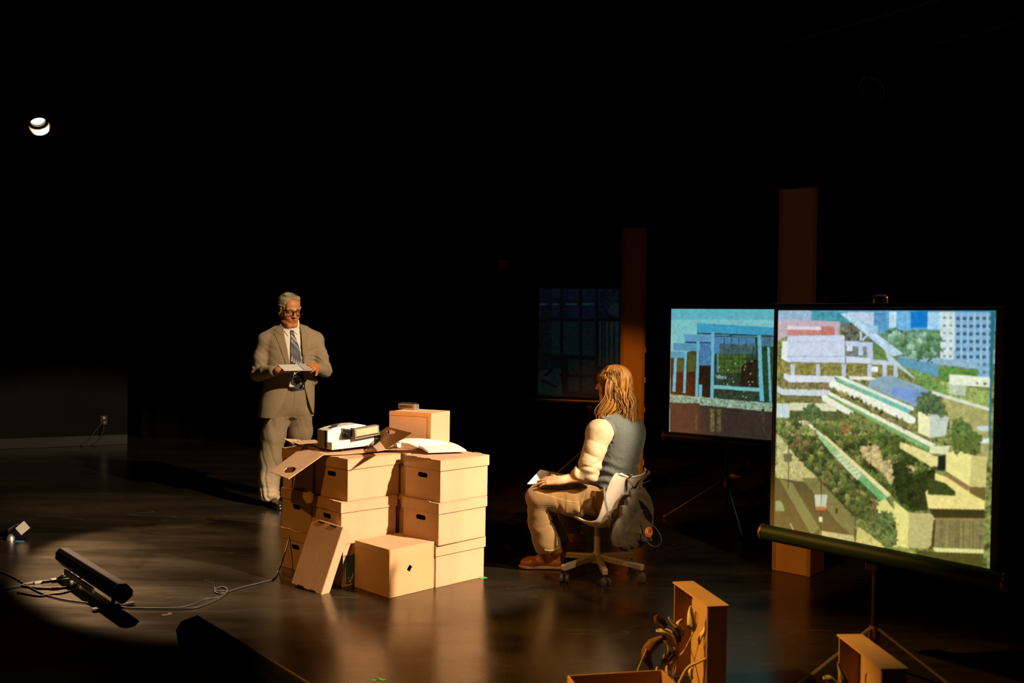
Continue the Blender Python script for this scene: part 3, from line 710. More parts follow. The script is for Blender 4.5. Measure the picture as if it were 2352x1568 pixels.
    I.poly(b([(222, 832), (232, 830), (262, 890), (252, 894)]), (170, 175, 120)); I.poly(b([(160, 170), (250, 170), (240, 250), (170, 250)]), (120, 115, 75), .3)
    I.poly(a([(85, 112), (2190, 128), (2190, 150), (85, 135)]), (30, 130, 175)); I.poly(a([(2125, 140), (2175, 150), (2110, 1600), (2105, 1590)]), (40, 105, 120))
def paint_lakehouse(I):
    a = z3; R = lambda x0, y0, x1, y1: [(x0, y0), (x1, y0), (x1, y1), (x0, y1)]
    I.poly(a(R(0, 0, 1300, 1500)), (118, 186, 190), .05, 8); I.poly(a(R(0, 150, 1300, 290)), (92, 172, 186), .06, 8)
    I.poly(a([(155, 600), (1300, 440), (1300, 1060), (155, 965)]), (45, 42, 28), .35, 3)
    I.poly(a([(545, 430), (1000, 445), (1000, 1020), (545, 1010)]), (45, 58, 40), .35, 2.5)
    I.poly(a([(550, 440), (920, 450), (920, 512), (550, 505)]), (72, 125, 168), .12); I.poly(a([(550, 505), (925, 512), (925, 600), (550, 600)]), (62, 88, 92), .25, 3)
    I.poly(a(R(420, 500, 520, 700)), (72, 118, 165), .2, 3); I.poly(a(R(545, 500, 600, 590)), (75, 125, 175))
    for k in range(4): I.poly(a(R(590, 605 + k * 42, 840, 640 + k * 42)), (62, 90, 34), .25)
    I.poly(a([(560, 790), (660, 800), (660, 825), (580, 822)]), (110, 150, 140)); I.poly(a([(975, 440), (1300, 450), (1300, 1060), (990, 1020)]), (36, 62, 34), .3, 3); I.poly(a([(975, 440), (1300, 445), (1300, 530), (975, 530)]), (70, 110, 130), .2)
    I.poly(a([(155, 760), (530, 730), (530, 1005), (155, 955)]), (56, 24, 14), .3, 4); I.poly(a([(215, 640), (275, 645), (275, 760), (215, 760)]), (72, 78, 38), .2); I.poly(a([(310, 580), (385, 580), (385, 750), (310, 760)]), (68, 80, 38), .2)
    I.poly(a([(800, 700), (940, 640), (940, 900), (780, 890)]), (38, 28, 14), .3, 3); I.poly(a([(415, 700), (520, 720), (520, 990), (415, 970)]), (34, 22, 12), .3, 3)
    r = np.random.default_rng(3)
    for k in range(26):
        x, y = r.uniform(560, 930), r.uniform(620, 1000); I.poly(a(R(x, y, x + 9, y + 12)), (150, 180, 160))
    for k in range(5): I.poly(a(R(640 + k * 65, 450, 645 + k * 65, 900)), (35, 50, 38))
    I.poly(a([(395, 320), (1090, 360), (1300, 368), (1300, 450), (1090, 440), (395, 412)]), (58, 148, 182), .08); I.poly(a([(278, 418), (528, 430), (528, 497), (285, 490)]), (88, 145, 180), .08)
    I.poly(a([(180, 498), (395, 510), (395, 576), (185, 566)]), (80, 140, 172), .1); I.poly(a([(150, 572), (285, 580), (285, 636), (150, 632)]), (82, 148, 170), .08)
    I.poly(a([(395, 405), (1090, 432), (1090, 446), (395, 420)]), (36, 48, 60)); I.poly(a([(285, 488), (525, 492), (525, 504), (285, 502)]), (36, 48, 60))
    for pl in ([(190, 635), (216, 635), (200, 940), (175, 935)], [(284, 570), (306, 570), (292, 952), (270, 946)], [(394, 490), (418, 490), (405, 982), (380, 976)], [(524, 400), (552, 400), (545, 1012), (517, 1006)],
               [(940, 430), (972, 430), (985, 780), (1000, 1028), (962, 1020), (955, 900)], [(1028, 540), (1050, 540), (1068, 1035), (1048, 1030)], [(412, 875), (440, 875), (438, 985), (412, 980)]):
        I.poly(a(pl), (98, 172, 192), .05)
    I.poly(a([(545, 878), (962, 905), (962, 938), (545, 908)]), (112, 182, 182)); I.poly(a([(575, 590), (590, 590), (590, 760), (575, 760)]), (85, 130, 140))
    I.poly(a([(150, 960), (1300, 1065), (1300, 1145), (150, 1032)]), (130, 156, 132), .55, 1.3, 51); I.poly(a([(150, 1030), (1300, 1142), (1300, 1500), (150, 1500)]), (52, 43, 36), .12, 5)
    I.poly(a(R(150, 1040, 420, 1300)), (66, 46, 36), .12, 5); 
    for x0, x1, c in ((515, 552, (92, 86, 52)), (575, 612, (84, 80, 46)), (380, 400, (72, 60, 40)), (975, 1005, (60, 54, 36))): I.poly(a(R(x0, 1092, x1, 1300)), c, .5, 1.5)
def paint_gate(I):
    a = z4; R = lambda x0, y0, x1, y1: [(x0, y0), (x1, y0), (x1, y1), (x0, y1)]
    I.poly(a(R(-50, 0, 1500, 1600)), (5, 8, 10)); I.poly(a([(140, 1200), (360, 1180), (380, 1440), (140, 1420)]), (14, 28, 27), .2); I.poly(a(R(150, 420, 700, 720)), (8, 14, 24), .2, 3)
    I.poly(a(R(275, 735, 692, 1060)), (15, 30, 34), .1); I.poly(a(R(150, 735, 275, 1180)), (9, 14, 17), .4, 3)
    for (x0, y0, x1, y1) in ((430, 1090, 540, 1232), (565, 1098, 680, 1236), (428, 1262, 540, 1400), (565, 1270, 680, 1410)): I.poly(a(R(x0, y0, x1, y1)), (14, 24, 25), .3, 2)
    for (x0, y0, x1, y1) in ((435, 430, 545, 525), (570, 430, 680, 525), (285, 570, 370, 700), (435, 575, 545, 705), (570, 575, 680, 705), (285, 430, 370, 520)): I.poly(a(R(x0, y0, x1, y1)), (12, 19, 36), .2, 2)
    for (x0, x1) in ((165, 240), (285, 345), (410, 520), (560, 680), (740, 790)): I.poly(a(R(x0, 563, x1, 577)), (28, 52, 52))
    for x0, x1 in ((725, 745), (765, 775), (790, 815), (830, 860), (875, 912)): I.poly(a(R(x0, 730, x1, 1155)), (20, 38, 36), .1)
    I.poly(a(R(720, 420, 912, 700)), (10, 16, 26), .5, 3); I.poly(a([(800, 640), (870, 560), (912, 560), (912, 690)]), (22, 30, 38), .3, 2)
    for k in range(-12, 26):
        x = 280 + k * 32
        for s in (1, -1):
            x0 = x if s > 0 else x + 330
            pl = [(x0, 735), (x0 + 7, 735), (x0 + s * 330 + 7, 1060), (x0 + s * 330, 1060)]
            m_ = I.mask(a(pl)) & I.mask(a(R(275, 735, 692, 1060))); I.c[m_] = np.array(srgb(5, 9, 11))
            pl = [(x0, 1090), (x0 + 5, 1090), (x0 + s * 320 + 5, 1410), (x0 + s * 320, 1410)]
            m_ = I.mask(a(pl)) & I.mask(a(R(425, 1090, 682, 1410))); I.c[m_] *= .5
    for (pl) in ([(540, 430), (566, 430), (566, 1420), (540, 1420)], [(355, 420), (385, 420), (385, 1060), (355, 1060)], [(150, 705), (912, 712), (912, 735), (150, 730)], [(150, 1040), (700, 1062), (700, 1088), (150, 1066)], [(350, 1225), (700, 1240), (700, 1270), (350, 1256)], [(385, 1090), (428, 1090), (428, 1420), (375, 1420)]):
        I.poly(a(pl), (7, 7, 7))
    I.poly(a([(160, 1300), (200, 1280), (330, 1350), (320, 1370)]), (6, 8, 8)); I.poly(a([(200, 1240), (400, 1060), (420, 1070), (230, 1260)]), (6, 8, 8))

def proj_screen(name, px_tl, px_bl, YL, YR, xr, painter, label, gain, base, n, border, hub, foot_dir, case_c, tilt=0.0):
    """tripod projection screen. YL / YR: depth of the left and right edges"""
    tl = P(px_tl[0], px_tl[1], YL); bl = P(px_bl[0], px_bl[1], YL)
    z0, z1_ = bl.z, tl.z
    xl = (tl.x + bl.x) / 2; xR = P(xr, 900, YR).x
    L0 = Vector((xl, YL, 0)); R0_ = Vector((xR, YR, 0)); wv = R0_ - L0; Wd = wv.length; w = wv.normalized()
    c = (L0 + R0_) / 2; yaw = math.atan2(w.y, w.x)
    t = thing(name, c, label, 'projection screen', yaw)
    b0, b1 = border                       # unlit fabric margins left and right
    # raster over the whole fabric: project each grid point back into the picture
    u = np.linspace(-b0, Wd + b1, n); v = np.linspace(z0 - .03, z1_ + .012, n)
    U_, V_ = np.meshgrid(u, v)
    pts = np.stack([L0.x + w.x * U_, L0.y + w.y * U_, V_ - EYE], -1)
    fz = pts @ np.array(FW); X = CX + F * (pts @ np.array(RT)) / fz; Y = CY - F * (pts @ np.array(UP)) / fz
    I = Picture(n, X, Y); painter(I); I.blur()
    lit = (U_ > 0) & (U_ < Wd) & (V_ < z1_)
    g1, g2, g3 = I.noise(2, 91), I.noise(5, 92), I.noise(1.2, 93)
    I.c *= (1 + .22 * (g1 - .5) + .20 * (g2 - .5) + .14 * (g3 - .5))[..., None]
    I.c *= (1 + .05 * np.sin(X * 2.1))[..., None]; I.blur()
    I.c[~lit] = 0
    b = MB(); vs = np.stack([(U_ - Wd / 2).ravel(), np.zeros(n * n), V_.ravel()], -1)
    i = np.arange(n - 1); a_, b_ = np.meshgrid(i, i); k = (b_ * n + a_).ravel()
    fs = np.stack([k, k + 1, k + n + 1, k + n], -1)
    me = bpy.data.meshes.new('screen_fabric'); me.from_pydata(vs.tolist(), [], fs.tolist())
    at = me.color_attributes.new('picture', 'FLOAT_COLOR', 'POINT')
    at.data.foreach_set('color', np.concatenate([I.c.reshape(-1, 3), np.ones((n * n, 1))], 1).astype(np.float32).ravel())
    mt = bpy.data.materials.new('projected_picture'); mt.use_nodes = True; nt = mt.node_tree; pb_ = nt.nodes['Principled BSDF']
    pb_.inputs['Base Color'].default_value = (*base, 1); pb_.inputs['Roughness'].default_value = .8; pb_.inputs['Specular IOR Level'].default_value = .1
    an = nt.nodes.new('ShaderNodeAttribute'); an.attribute_name = 'picture'
    nt.links.new(an.outputs['Color'], pb_.inputs['Emission Color']); pb_.inputs['Emission Strength'].default_value = gain
    me.materials.append(mt); me.materials.append(M['black']); fo = bpy.data.objects.new('screen_fabric', me); COL.objects.link(fo); fo.parent = t
    so = fo.modifiers.new('cloth', 'SOLIDIFY'); so.thickness = .0015; so.offset = -1; so.material_offset = 1; so.material_offset_rim = 1
    tag(fo, 'white fabric showing a projected photograph')
    hw = Wd / 2
    b = MB(); b.box((0, 0, z1_ + .020), (Wd + b0 + b1 + .03, .02, .02)); b.build('top_bar', M['blackmetal'], t, bevel=.004)
    zc = z0 - .045
    b = MB(); b.tube([(-hw - b0 - .035, 0, zc), (hw + b1 + .035, 0, zc)], .036, 20); cs_ = b.build('screen_case', case_c, t, smooth=40)
    for s in (-1, 1):
        x_ = s * (hw + (b0 if s < 0 else b1) + .035)
        b = MB(); b.lathe([(0, s * .022), (.018, s * .020), (.036, s * .006), (.039, 0), (.039, -s * .006), (0, -s * .006)], 20, o=(x_, 0, zc), axis=(1, 0, 0)); b.build('end_cap', M['capmetal'], cs_, smooth=50)
    b = MB(); b.tube([(0, .03, .10), (0, .03, z1_ + .045)], .012, 12); b.build('pole', M['pole'], t, smooth=40)
    b = MB(); b.tube(smoothpath([(-.03, .02, z1_ + .03), (-.028, .02, z1_ + .055), (0, .02, z1_ + .062), (.028, .02, z1_ + .055), (.03, .02, z1_ + .03)]), .005, 8); b.build('handle', M['capmetal'], t, smooth='all')
    b = MB(); b.box((0, .02, zc - .05), (.06, .05, .05)); b.build('bracket', M['blackmetal'], t, bevel=.006)
    b = MB(); b.lathe([(0, 0), (.022, 0), (.024, .02), (.018, .06), (0, .06)], 16, o=(0, .03, hub)); b.build('hub', M['capmetal'], t, smooth=40)
    for k in range(3):
        an_ = foot_dir + k * 2 * math.pi / 3 - yaw; dx, dy = math.cos(an_), math.sin(an_)
        b = MB(); b.tube([(dx * .02, .03 + dy * .02, hub + .05), (dx * .28, .03 + dy * .28, (hub + .05) * .458 + .0065), (dx * .50, .03 + dy * .50, .012)], .010, 8, flat=.6)
        lg = b.build('leg', M['legmetal'], t, smooth=50)
        b = MB(); b.tube([(dx * .485, .03 + dy * .485, .03), (dx * .505, .03 + dy * .505, .007)], .012, 10); b.build('rubber_foot', M['rubber'], lg, smooth=50)
    return t
M['capmetal'] = mat('copper_toned_metal', (.45, .22, .10), .3, metal=.9)
M['pole'] = mat('dark_pole', (.05, .045, .035), .3, metal=.9)
M['legmetal'] = mat('leg_metal', (.65, .60, .52), .25, metal=.9)
casegreen = mat('green_enamel', (.008, .020, .012), .55, spec=.2)
proj_screen('projection_screen', (1787, 712), (1778, 1203), 4.55, 3.80, 2283, paint_city,
            'near projection screen on a tripod, showing terraced gardens and city towers', 1.0, (.12, .11, .09), 430, (.022, .030), .235, math.radians(200), casegreen)
proj_screen('projection_screen', (1540, 709), (1539, 988), 8.0, 7.42, 1808, paint_lakehouse,
            'middle projection screen showing a glass pavilion with tall pillars beside water', 1.0, (.10, .09, .08), 300, (.005, .01), .30, math.radians(-88), M['blackmetal'])
proj_screen('projection_screen', (1237, 662), (1237, 907), 9.9, 9.62, 1478, paint_gate,
            'dim far projection screen showing a dark lattice gate, behind the seated person', 0.55, (.02, .02, .02), 260, (.005, .01), .30, math.radians(210), M['blackmetal'])

# ------------------------------------------------------------------ tall cardboard columns
def column(base, w, d, h, yaw, label):
    t = thing('cardboard_column', base, label, 'column', yaw, 'tall cardboard columns')
    b = MB(); b.box((0, 0, h / 2), (w, d, h)); b.build('body', M['card_in'], t, bevel=.004)
    tp = MB()
    for s in (-1, 1):
        tp.box((s * (w / 2 - .012), -d / 2 - .0008, h / 2), (.026, .0012, h - .02)); tp.box((s * (w / 2 + .0008), 0, h / 2), (.0012, d - .01, h - .02))
    tp.build('edge_tape', M['tape2'], t)
    tb = MB()
    for z in (.30, .78, 1.05, 1.32): tb.box((w / 2 + .004, -d / 2 + .004, z), (.014, .008, .05))
    for z in (1.0, 1.55): tb.box((-w / 2 - .002, -d / 2 + .004, z), (.008, .008, .05))
    tb.build('tab', M['card_in'], t)
    return t
M['tape2'] = mat('brown_paper_tape', (.26, .13, .06), .6)
c1 = G(1448, 1135); column((c1.x, 9.1, 0), .215, .20, 2.42, math.radians(-4), 'narrow cardboard column rising behind the head of the seated person')
a_, c_ = G(1773, 1308), G(1860, 1325); dd = c_ - a_
y2 = math.atan2(dd.y, dd.x); w2 = dd.length
mid = (a_ + c_) / 2; nn = Vector((-math.sin(y2), math.cos(y2), 0)) * .10
column(mid + nn, w2, .20, 2.42, y2, 'cardboard column partly hidden behind the near projection screen')

# ------------------------------------------------------------------ exit sign
M['exitred'] = mat('exit_red', (.1, .0, .0), .5, emit=(.8, .03, .03), estr=.014)
ep = P(1157, 610, 12.6)
es = thing('exit_sign', ep, 'dim red EXIT sign on the far black wall', 'sign')
b = MB(); b.box((0, .04, 0), (.24, .06, .17)); b.build('housing', M['black'], es, bevel=.004)
def text(body, size, loc, rot, mt, parent, name, ext=.002, align='CENTER', sx=1.0):
    cu = bpy.data.curves.new(name, 'FONT'); cu.body = body; cu.size = size; cu.extrude = ext; cu.align_x = align; cu.align_y = 'CENTER'
    tmp = bpy.data.objects.new(name, cu); COL.objects.link(tmp)
    dg = bpy.context.evaluated_depsgraph_get(); me = bpy.data.meshes.new_from_object(tmp.evaluated_get(dg))
    COL.objects.unlink(tmp); bpy.data.objects.remove(tmp)
    me.materials.clear(); me.materials.append(mt)
    o = bpy.data.objects.new(name, me); COL.objects.link(o); o.parent = parent; o.location = loc; o.rotation_euler = rot; o.scale = (sx, 1, 1)
    return o
for i, ch in enumerate('EXIT'):
    text(ch, .165, ((-.052, -.016, .014, .046)[i], .006, 0), (math.pi / 2, 0, 0), M['exitred'], es, 'letter', sx=.55)

# ------------------------------------------------------------------ lighting rig
pipem = mat('rig_pipe', (.03, .028, .025), .4, metal=.7)
PIPES = []
def pipe(a, c, label):
    PIPES.append((Vector(a), Vector(c)))
    b = MB(); b.cyl(a, c, .024, 12); tag(b.build('rig_pipe', pipem, smooth=40), label, 'pipe')
pipe(P(0, 210, 11.0) + Vector((-1, 0, .35)), P(420, 60, 7.0) + Vector((0, 0, .3)), 'black rigging pipe overhead at the far left, carrying the lit stage lamp')
pipe(P(1640, 232, 9.0), P(2352, 45, 6.6), 'long black rigging pipe overhead at the right, carrying the unlit lamp')
pipe(P(1620, 150, 8.0), P(2352, -60, 5.6), 'black rigging pipe overhead nearest the top right corner')
def par_can(loc, aim, r, L, label, lit, name='stage_lamp'):
    t = bpy.data.objects.new(name, None); COL.objects.link(t); t.location = loc
    t.rotation_euler = (Vector(aim) - Vector(loc)).to_track_quat('Z', 'Y').to_euler(); tag(t, label, 'stage lamp')
    inner = mat('reflector', (.85, .72, .55), .22, metal=1.0)
    b = MB(); b.lathe([(r * 1.02, 0), (r * 1.04, -.01), (r * 1.02, -.02), (r, -L * .6), (r * .75, -L), (0, -L)], 32); b.build('can', M['blackmetal'], t, smooth=50)
    b = MB(); b.lathe([(r * .99, 0), (r * .98, -L * .3), (r * .60, -L * .55), (r * .45, -L * .56)], 32); b.build('reflector', inner if lit else M['blackmetal'], t, smooth=50)
    if lit:
        b = MB(); b.lathe([(r * .66, -L * .50), (r * .4, -L * .455), (0, -L * .44)], 28); b.build('lens', mat('lamp_glow', (1, .9, .7), .4, emit=(1.0, .80, .50), estr=6.0), t, smooth='all')
        b = MB(); b.lathe([(r * .70, -L * .50), (r * .74, -L * .49), (r * .75, -L * .36), (r * .70, -L * .36), (r * .68, -L * .49)], 28); b.build('lens_ring', M['black'], t, smooth=50)
        l = bpy.data.lights.new('stage_lamp_beam', 'SPOT'); l.energy = 1150; l.color = (1, .66, .38); l.spot_size = math.radians(21); l.spot_blend = .35; l.shadow_soft_size = .05
        lo = bpy.data.objects.new('stage_lamp_beam', l); COL.objects.link(lo); lo.parent = t; lo.location = (0, 0, .02); lo.rotation_euler = (math.pi, 0, 0)
    b = MB(); b.tube(smoothpath([(-r * 1.08, 0, -L * .4), (-r * 1.15, r * 1.2, -L * .4), (0, r * 1.7, -L * .4), (r * 1.15, r * 1.2, -L * .4), (r * 1.08, 0, -L * .4)]), .008, 6); b.build('yoke', M['blackmetal'], t, smooth='all')
    top = t.matrix_basis if False else None
    pa_, pb_ = PIPES[0 if lit else 1]; d_ = pb_ - pa_; u_ = max(0, min(1, (Vector(loc) - pa_).dot(d_) / d_.dot(d_))); q_ = pa_ + d_ * u_; mi_ = (Matrix.Translation(loc) @ t.rotation_euler.to_matrix().to_4x4()).inverted()
    b = MB(); b.tube([Vector((0, r * 1.7, -L * .4)), mi_ @ q_], .012, 10); b.build('clamp', M['blackmetal'], t, smooth=50)
    b = MB(); b.lathe([(r * 1.09, .004), (r * 1.09, -.004), (r * 1.03, -.004), (r * 1.03, .004), (r * 1.09, .004)], 32)
    b.build('colour_frame', M['chrome'] if not lit else M['blackmetal'], t, smooth=50)
    return t
lp = P(91, 291, 9.6)
pl_a, pl_b = P(0, 210, 11.0) + Vector((-1, 0, .35)), P(420, 60, 7.0) + Vector((0, 0, .3))
par_can(lp, G(400, 1285), .096, .30, 'bright round stage lamp glowing high at the far left', True)
rp = P(2003, 203, 8.2)
par_can(rp, (0.2, 6.4, .4), .10, .30, 'unlit stage lamp high at the right, only its rim catching light', False)

# ------------------------------------------------------------------ floor fixtures at the left
M['matteblack'] = mat('matte_black', (.004, .004, .004), .6, spec=.25)
def batten(pa, pb, w, h, label, tiltdeg, feet=True):
    pa, pb = Vector(pa), Vector(pb); d = pb - pa; L = d.length; yaw = math.atan2(d.y, d.x)
    pa.z = pb.z = 0
    t = thing('light_batten', (pa + pb) / 2, label, 'stage light', yaw, 'black light battens on the floor')
    R_ = Matrix.Rotation(math.radians(tiltdeg), 3, 'X'); zc = .06 + h * .5
    b = MB()
    prof = [(-w / 2, -h / 2 + .01), (-w / 2 + .02, -h / 2), (w / 2 - .02, -h / 2), (w / 2, -h / 2 + .02), (w / 2, h / 2 - .03), (w / 2 - .03, h / 2), (-w / 2 + .03, h / 2), (-w / 2, h / 2 - .03)]
    b.slab([Vector((0, 0, zc)) + R_ @ Vector((0, y_, z_)) for y_, z_ in prof], L, n=(1, 0, 0)); b.build('housing', M['matteblack'], t, bevel=.004)
    b = MB(); b.box(Vector((0, 0, zc)) + R_ @ Vector((0, 0, h / 2 + .002)), (L - .04, w - .07, .003), R_); b.build('lens_strip', mat('dark_lens', (.01, .01, .01), .15, spec=.6), t)
    if not feet:
        b = MB(); b.box(Vector((0, 0, zc)) + R_ @ Vector((0, w / 2 - .028, h / 2 + .001)), (L - .004, .004, .004), R_); b.build('edge_highlight', mat('gold_highlight', (.55, .38, .12), .35, metal=.9), t)  # highlight along the top edge, put in as a thin gold strip
    if feet:
        for s in (-1, 1):
            b = MB(); b.box((s * L * .36, 0, .012), (.04, .22, .006)); b.box((s * L * .36, 0, zc / 2 + .01), (.03, .012, zc)); b.build('floor_stand', M['legmetal'] if s < 0 else M['blackmetal'], t)
        b = MB(); b.box((-L * .1, -w * .4, .05), (L * .5, .012, .03)); b.build('grey_bar', sil, t)
    return t
batten(G(146, 1276, .11), G(282, 1362, .11), .09, .105, 'black light batten on the floor at the left edge of the light pool', 40)
b0_ = G(440, 1438, .18); b1_ = G(718, 1614, .18)
batten(b0_, b1_, .13, .16, 'long black light batten along the bottom edge, thin gold highlight put in along its top', 10, feet=False)
# small flood lamp far left, its plate catching light
sp = G(28, 1238)
fl = thing('floor_lamp', sp, 'small lamp on the floor at the far left with a pale square plate', 'stage light')
yy = sp.y
b = MB(); b.slab(local(fl, [P(35, 1213, yy), P(55, 1196, yy + .05), P(69, 1212, yy + .05), P(49, 1229, yy)]), .006); b.build('plate', mat('pale_plate', (.30, .24, .18), .6), fl)
b = MB(); b.slab(local(fl, [P(30, 1208, yy + .1), P(55, 1194, yy + .15), P(60, 1222, yy + .15), P(30, 1232, yy + .1)]), .12, n=(.2, 1, .1)); b.build('housing', M['blackmetal'], fl, bevel=.006)
b = MB(); b.lathe([(0, 0), (.03, 0), (.028, .02), (.014, .04), (0, .042)], 14, o=local(fl, [G(24, 1240)])[0]); b.build('knob', sil, fl, smooth=50)
b = MB(); b.box((.03, .0, .008), (.16, .05, .012)); b.build('base', M['blackmetal'], fl, bevel=.003)
bt = G(45, 1243.5)
tp = MB(); tp.box((bt.x, bt.y, .002), (.055, .03, .002)); tag(tp.build('floor_mark', mat('blue_led_patch', srgb(60, 130, 190), .5)), 'small bright blue patch standing in for the LED of the lamp at the far left', 'tape')  # flat blue patch in place of the floor lamp's LED light
# green marks
gm = mat('green_tape', srgb(70, 170, 90), .5)
def tape_L(c, yaw, s, label, mt=gm):
    a = Matrix.Rotation(yaw, 3, 'Z'); b = MB(); b.box((0, 0, .0012), (s, .02, .0015), a); b.box(a @ Vector((s / 2 - .01, s / 3, 0)) + Vector((0, 0, .0012)), (.02, s * .66, .0015), a)
    o = b.build('floor_mark', mt, loc=(c.x, c.y, 0)); tag(o, label, 'tape')
tape_L(G(1110, 1327), math.radians(42), .05, 'green tape corner on the floor at the right foot of the box stack')
tape_L(G(874, 1560), math.radians(150), .05, 'green tape corner on the bare floor at the bottom of the view')
tape_L(G(383, 1412), math.radians(20), .05, 'small dull red tape mark on the dark floor behind the long batten', mat('red_tape', srgb(110, 25, 15), .6))

def cable(name, pix, r, label, mt=None, h=None, k=8):
    pts = [G(x, y, (h[i] if h else 0) + r) if not isinstance(x, Vector) else x for i, (x, y) in enumerate(pix)]
    b = MB(); b.tube(smoothpath(pts, k), r, 8); o = b.build(name, mt or M['rubber'], smooth='all'); return tag(o, label, 'cable')
yB = 6.02
drop = [G3(735, 1028, .014), G3(720, 1023, .016), G3(708, 1020, .018), G3(698, 1026, .018), P(686, 1044, 6.10), P(677, 1064, 6.13), P(673, 1090, 6.15), P(670.5, 1140, 6.18), P(669, 1200, 6.2), P(664, 1235, 6.15), P(652, 1278, 6.0), G(641, 1308, .012), G(629, 1328, .006)]
flo = [G(x, y, .006) for x, y in ((600, 1337), (560, 1347), (527, 1357), (508, 1362), (496, 1360), (494, 1353), (506, 1347.5), (519, 1350), (522, 1358), (506, 1372), (470, 1388), (440, 1396), (380, 1397), (300, 1396), (260, 1390), (190, 1383), (130, 1373), (80, 1355), (30, 1325), (-30, 1300))]
b = MB(); b.tube(smoothpath(drop + flo, 6), .0045, 8)
tag(b.build('power_cable', M['rubber'], smooth='all'), 'long thin dark cable hanging from the projector and trailing across the floor', 'cable')
cable('power_cable', [(492, 1348), (500, 1357), (520, 1356), (505, 1370), (470, 1376), (440, 1388), (400, 1395), (330, 1396)], .0035, 'second thin cable on the floor beside the loop of the projector cable')
wc_ = mat('grey_cable', (.35, .30, .25), .4)
cable('signal_cable', [(152, 1312), (138, 1325), (118, 1333), (95, 1336), (62, 1340), (42, 1346), (10, 1352)], .006, 'pale cable curving left from the first floor batten', wc_)
cable('signal_cable', [(188, 1343), (165, 1355), (140, 1362), (122, 1363), (90, 1368), (40, 1360)], .005, 'lower grey cable under the pale one, left of the floor batten', wc_)
cable('signal_cable', [(185, 1338), (165, 1346), (140, 1350), (118, 1351), (85, 1350), (50, 1345)], .006, 'black cable with an orange band, left of the floor batten')
b = MB(); b.tube([G(116, 1351, .007), G(134, 1350.6, .007)], .009, 10); tag(b.build('cable_band', mat('orange_band', srgb(225, 110, 60), .5), smooth=40), 'orange band round a black cable near the floor batten', 'cable tie')
b = MB(); b.tube([G(79, 1338.3, .007), G(97, 1336, .007)], .009, 10); tag(b.build('cable_label', M['paper'], smooth=40), 'white label wrapped round the pale cable near the floor batten', 'label')
# wall plate with two thin cables at the left wall
wp = wl1 + (wl0 - wl1).normalized() * .35 
def onwall(px, z):
    d = ray(px, 1000); d.z = 0; n2 = Vector((-wd.y, wd.x)); t_ = (Vector((wl1.x, wl1.y)) @ n2) / (Vector((d.x, d.y)) @ n2); q = d * t_; return Vector((q.x, q.y, z))
q = onwall(238, .30)
t = thing('wall_socket', q, 'small wall socket low on the dark left wall', 'socket', wallyaw)
b = MB(); b.box((0, -.0, 0), (.08, .02, .11)); b.build('plate', bb, t, bevel=.003)
b = MB(); b.box((0, -.016, -.03), (.03, .02, .03)); b.box((0, -.016, .03), (.03, .02, .03)); b.build('plug', sil, t, bevel=.003)
for pts, lab in (([onwall(238, .3), onwall(225, .22), onwall(200, .06), onwall(185, .01)], 'thin cable running down left from the wall socket'), ([onwall(238, .28), onwall(236, .18), onwall(226, .06), onwall(210, .01)], 'thin cable dropping straight from the wall socket to the floor')):
    pts = [p_ - wn * .03 for p_ in pts]; b = MB(); b.tube(smoothpath(pts, 5), .008, 6); tag(b.build('wall_cable', M['rubber'], smooth='all'), lab, 'cable')

# ------------------------------------------------------------------ foreground crates with dried plants
def panel_at(t, o, ex, ey, w, h, th, hole=None):
    b = MB(); o = Vector(o); ex = Vector(ex); ey = Vector(ey)
    pts = [o, o + ex * w, o + ex * w + ey * h, o + ey * h]
    return b.slab(pts, th, hole=hole)
def stood_crate(far, near, Zt, label, hole=True):
    """box stood on end: long top edge from far to near; open side faces left"""
    far, near = Vector(far), Vector(near); d = near - far; d.z = 0; L = d.length; yaw = math.atan2(d.y, d.x)
    t = thing('upright_crate', (far + near) / 2 * Vector((1, 1, 0)) if False else Vector(((far.x + near.x) / 2, (far.y + near.y) / 2, 0)), label, 'box', yaw, 'cardboard boxes stood on end')
    # local: +x towards the viewer, +y to the right ; top at Zt
    D_, H_ = .085, Zt; x0, x1 = -L / 2, L / 2
    b = MB(); b.box((0, D_ / 2 + .0, H_ - .003), (L + .012, D_ + .012, .006)); b.build('top_panel', M['card'], t, bevel=.001)
    b = MB(); b.box((x1 - .003, D_ / 2, H_ / 2), (.006, D_, H_ - .006)); b.box((x0 + .003, D_ / 2, H_ / 2), (.006, D_, H_ - .006))
    b.box((0, D_ - .003, H_ / 2), (L - .012, .006, H_ - .006)); b.build('shell', M['card_in'], t, bevel=.001)
    hl = [(x0 + L * (.62 + a_ * .05 + .085), .0, H_ - .085 + c_ * .028) for a_, c_ in ((-1, -.6), (-.6, -1), (.6, -1), (1, -.6), (1, .6), (.6, 1), (-.6, 1), (-1, .6))]
    b = MB(); b.slab([(x0 + L * .58, 0, .0), (x1 - .002, 0, 0), (x1 - .002, 0, H_ - .006), (x0 + L * .58, 0, H_ - .006)], .005, hole=hl); b.build('side_panel', M['card'], t, bevel=.001)
    return t
Z_ = .42
f1, n1 = G(1549, 1336, Z_), G(1626, 1391, Z_)
c1_ = stood_crate(f1, n1, Z_, 'left upright cardboard box in the foreground, dried leaves spilling before it')
f2, n2 = G(1927, 1457, Z_), G(2026, 1534, Z_)
stood_crate(f2, n2, Z_, 'right upright cardboard box at the bottom edge, under the near screen pole')
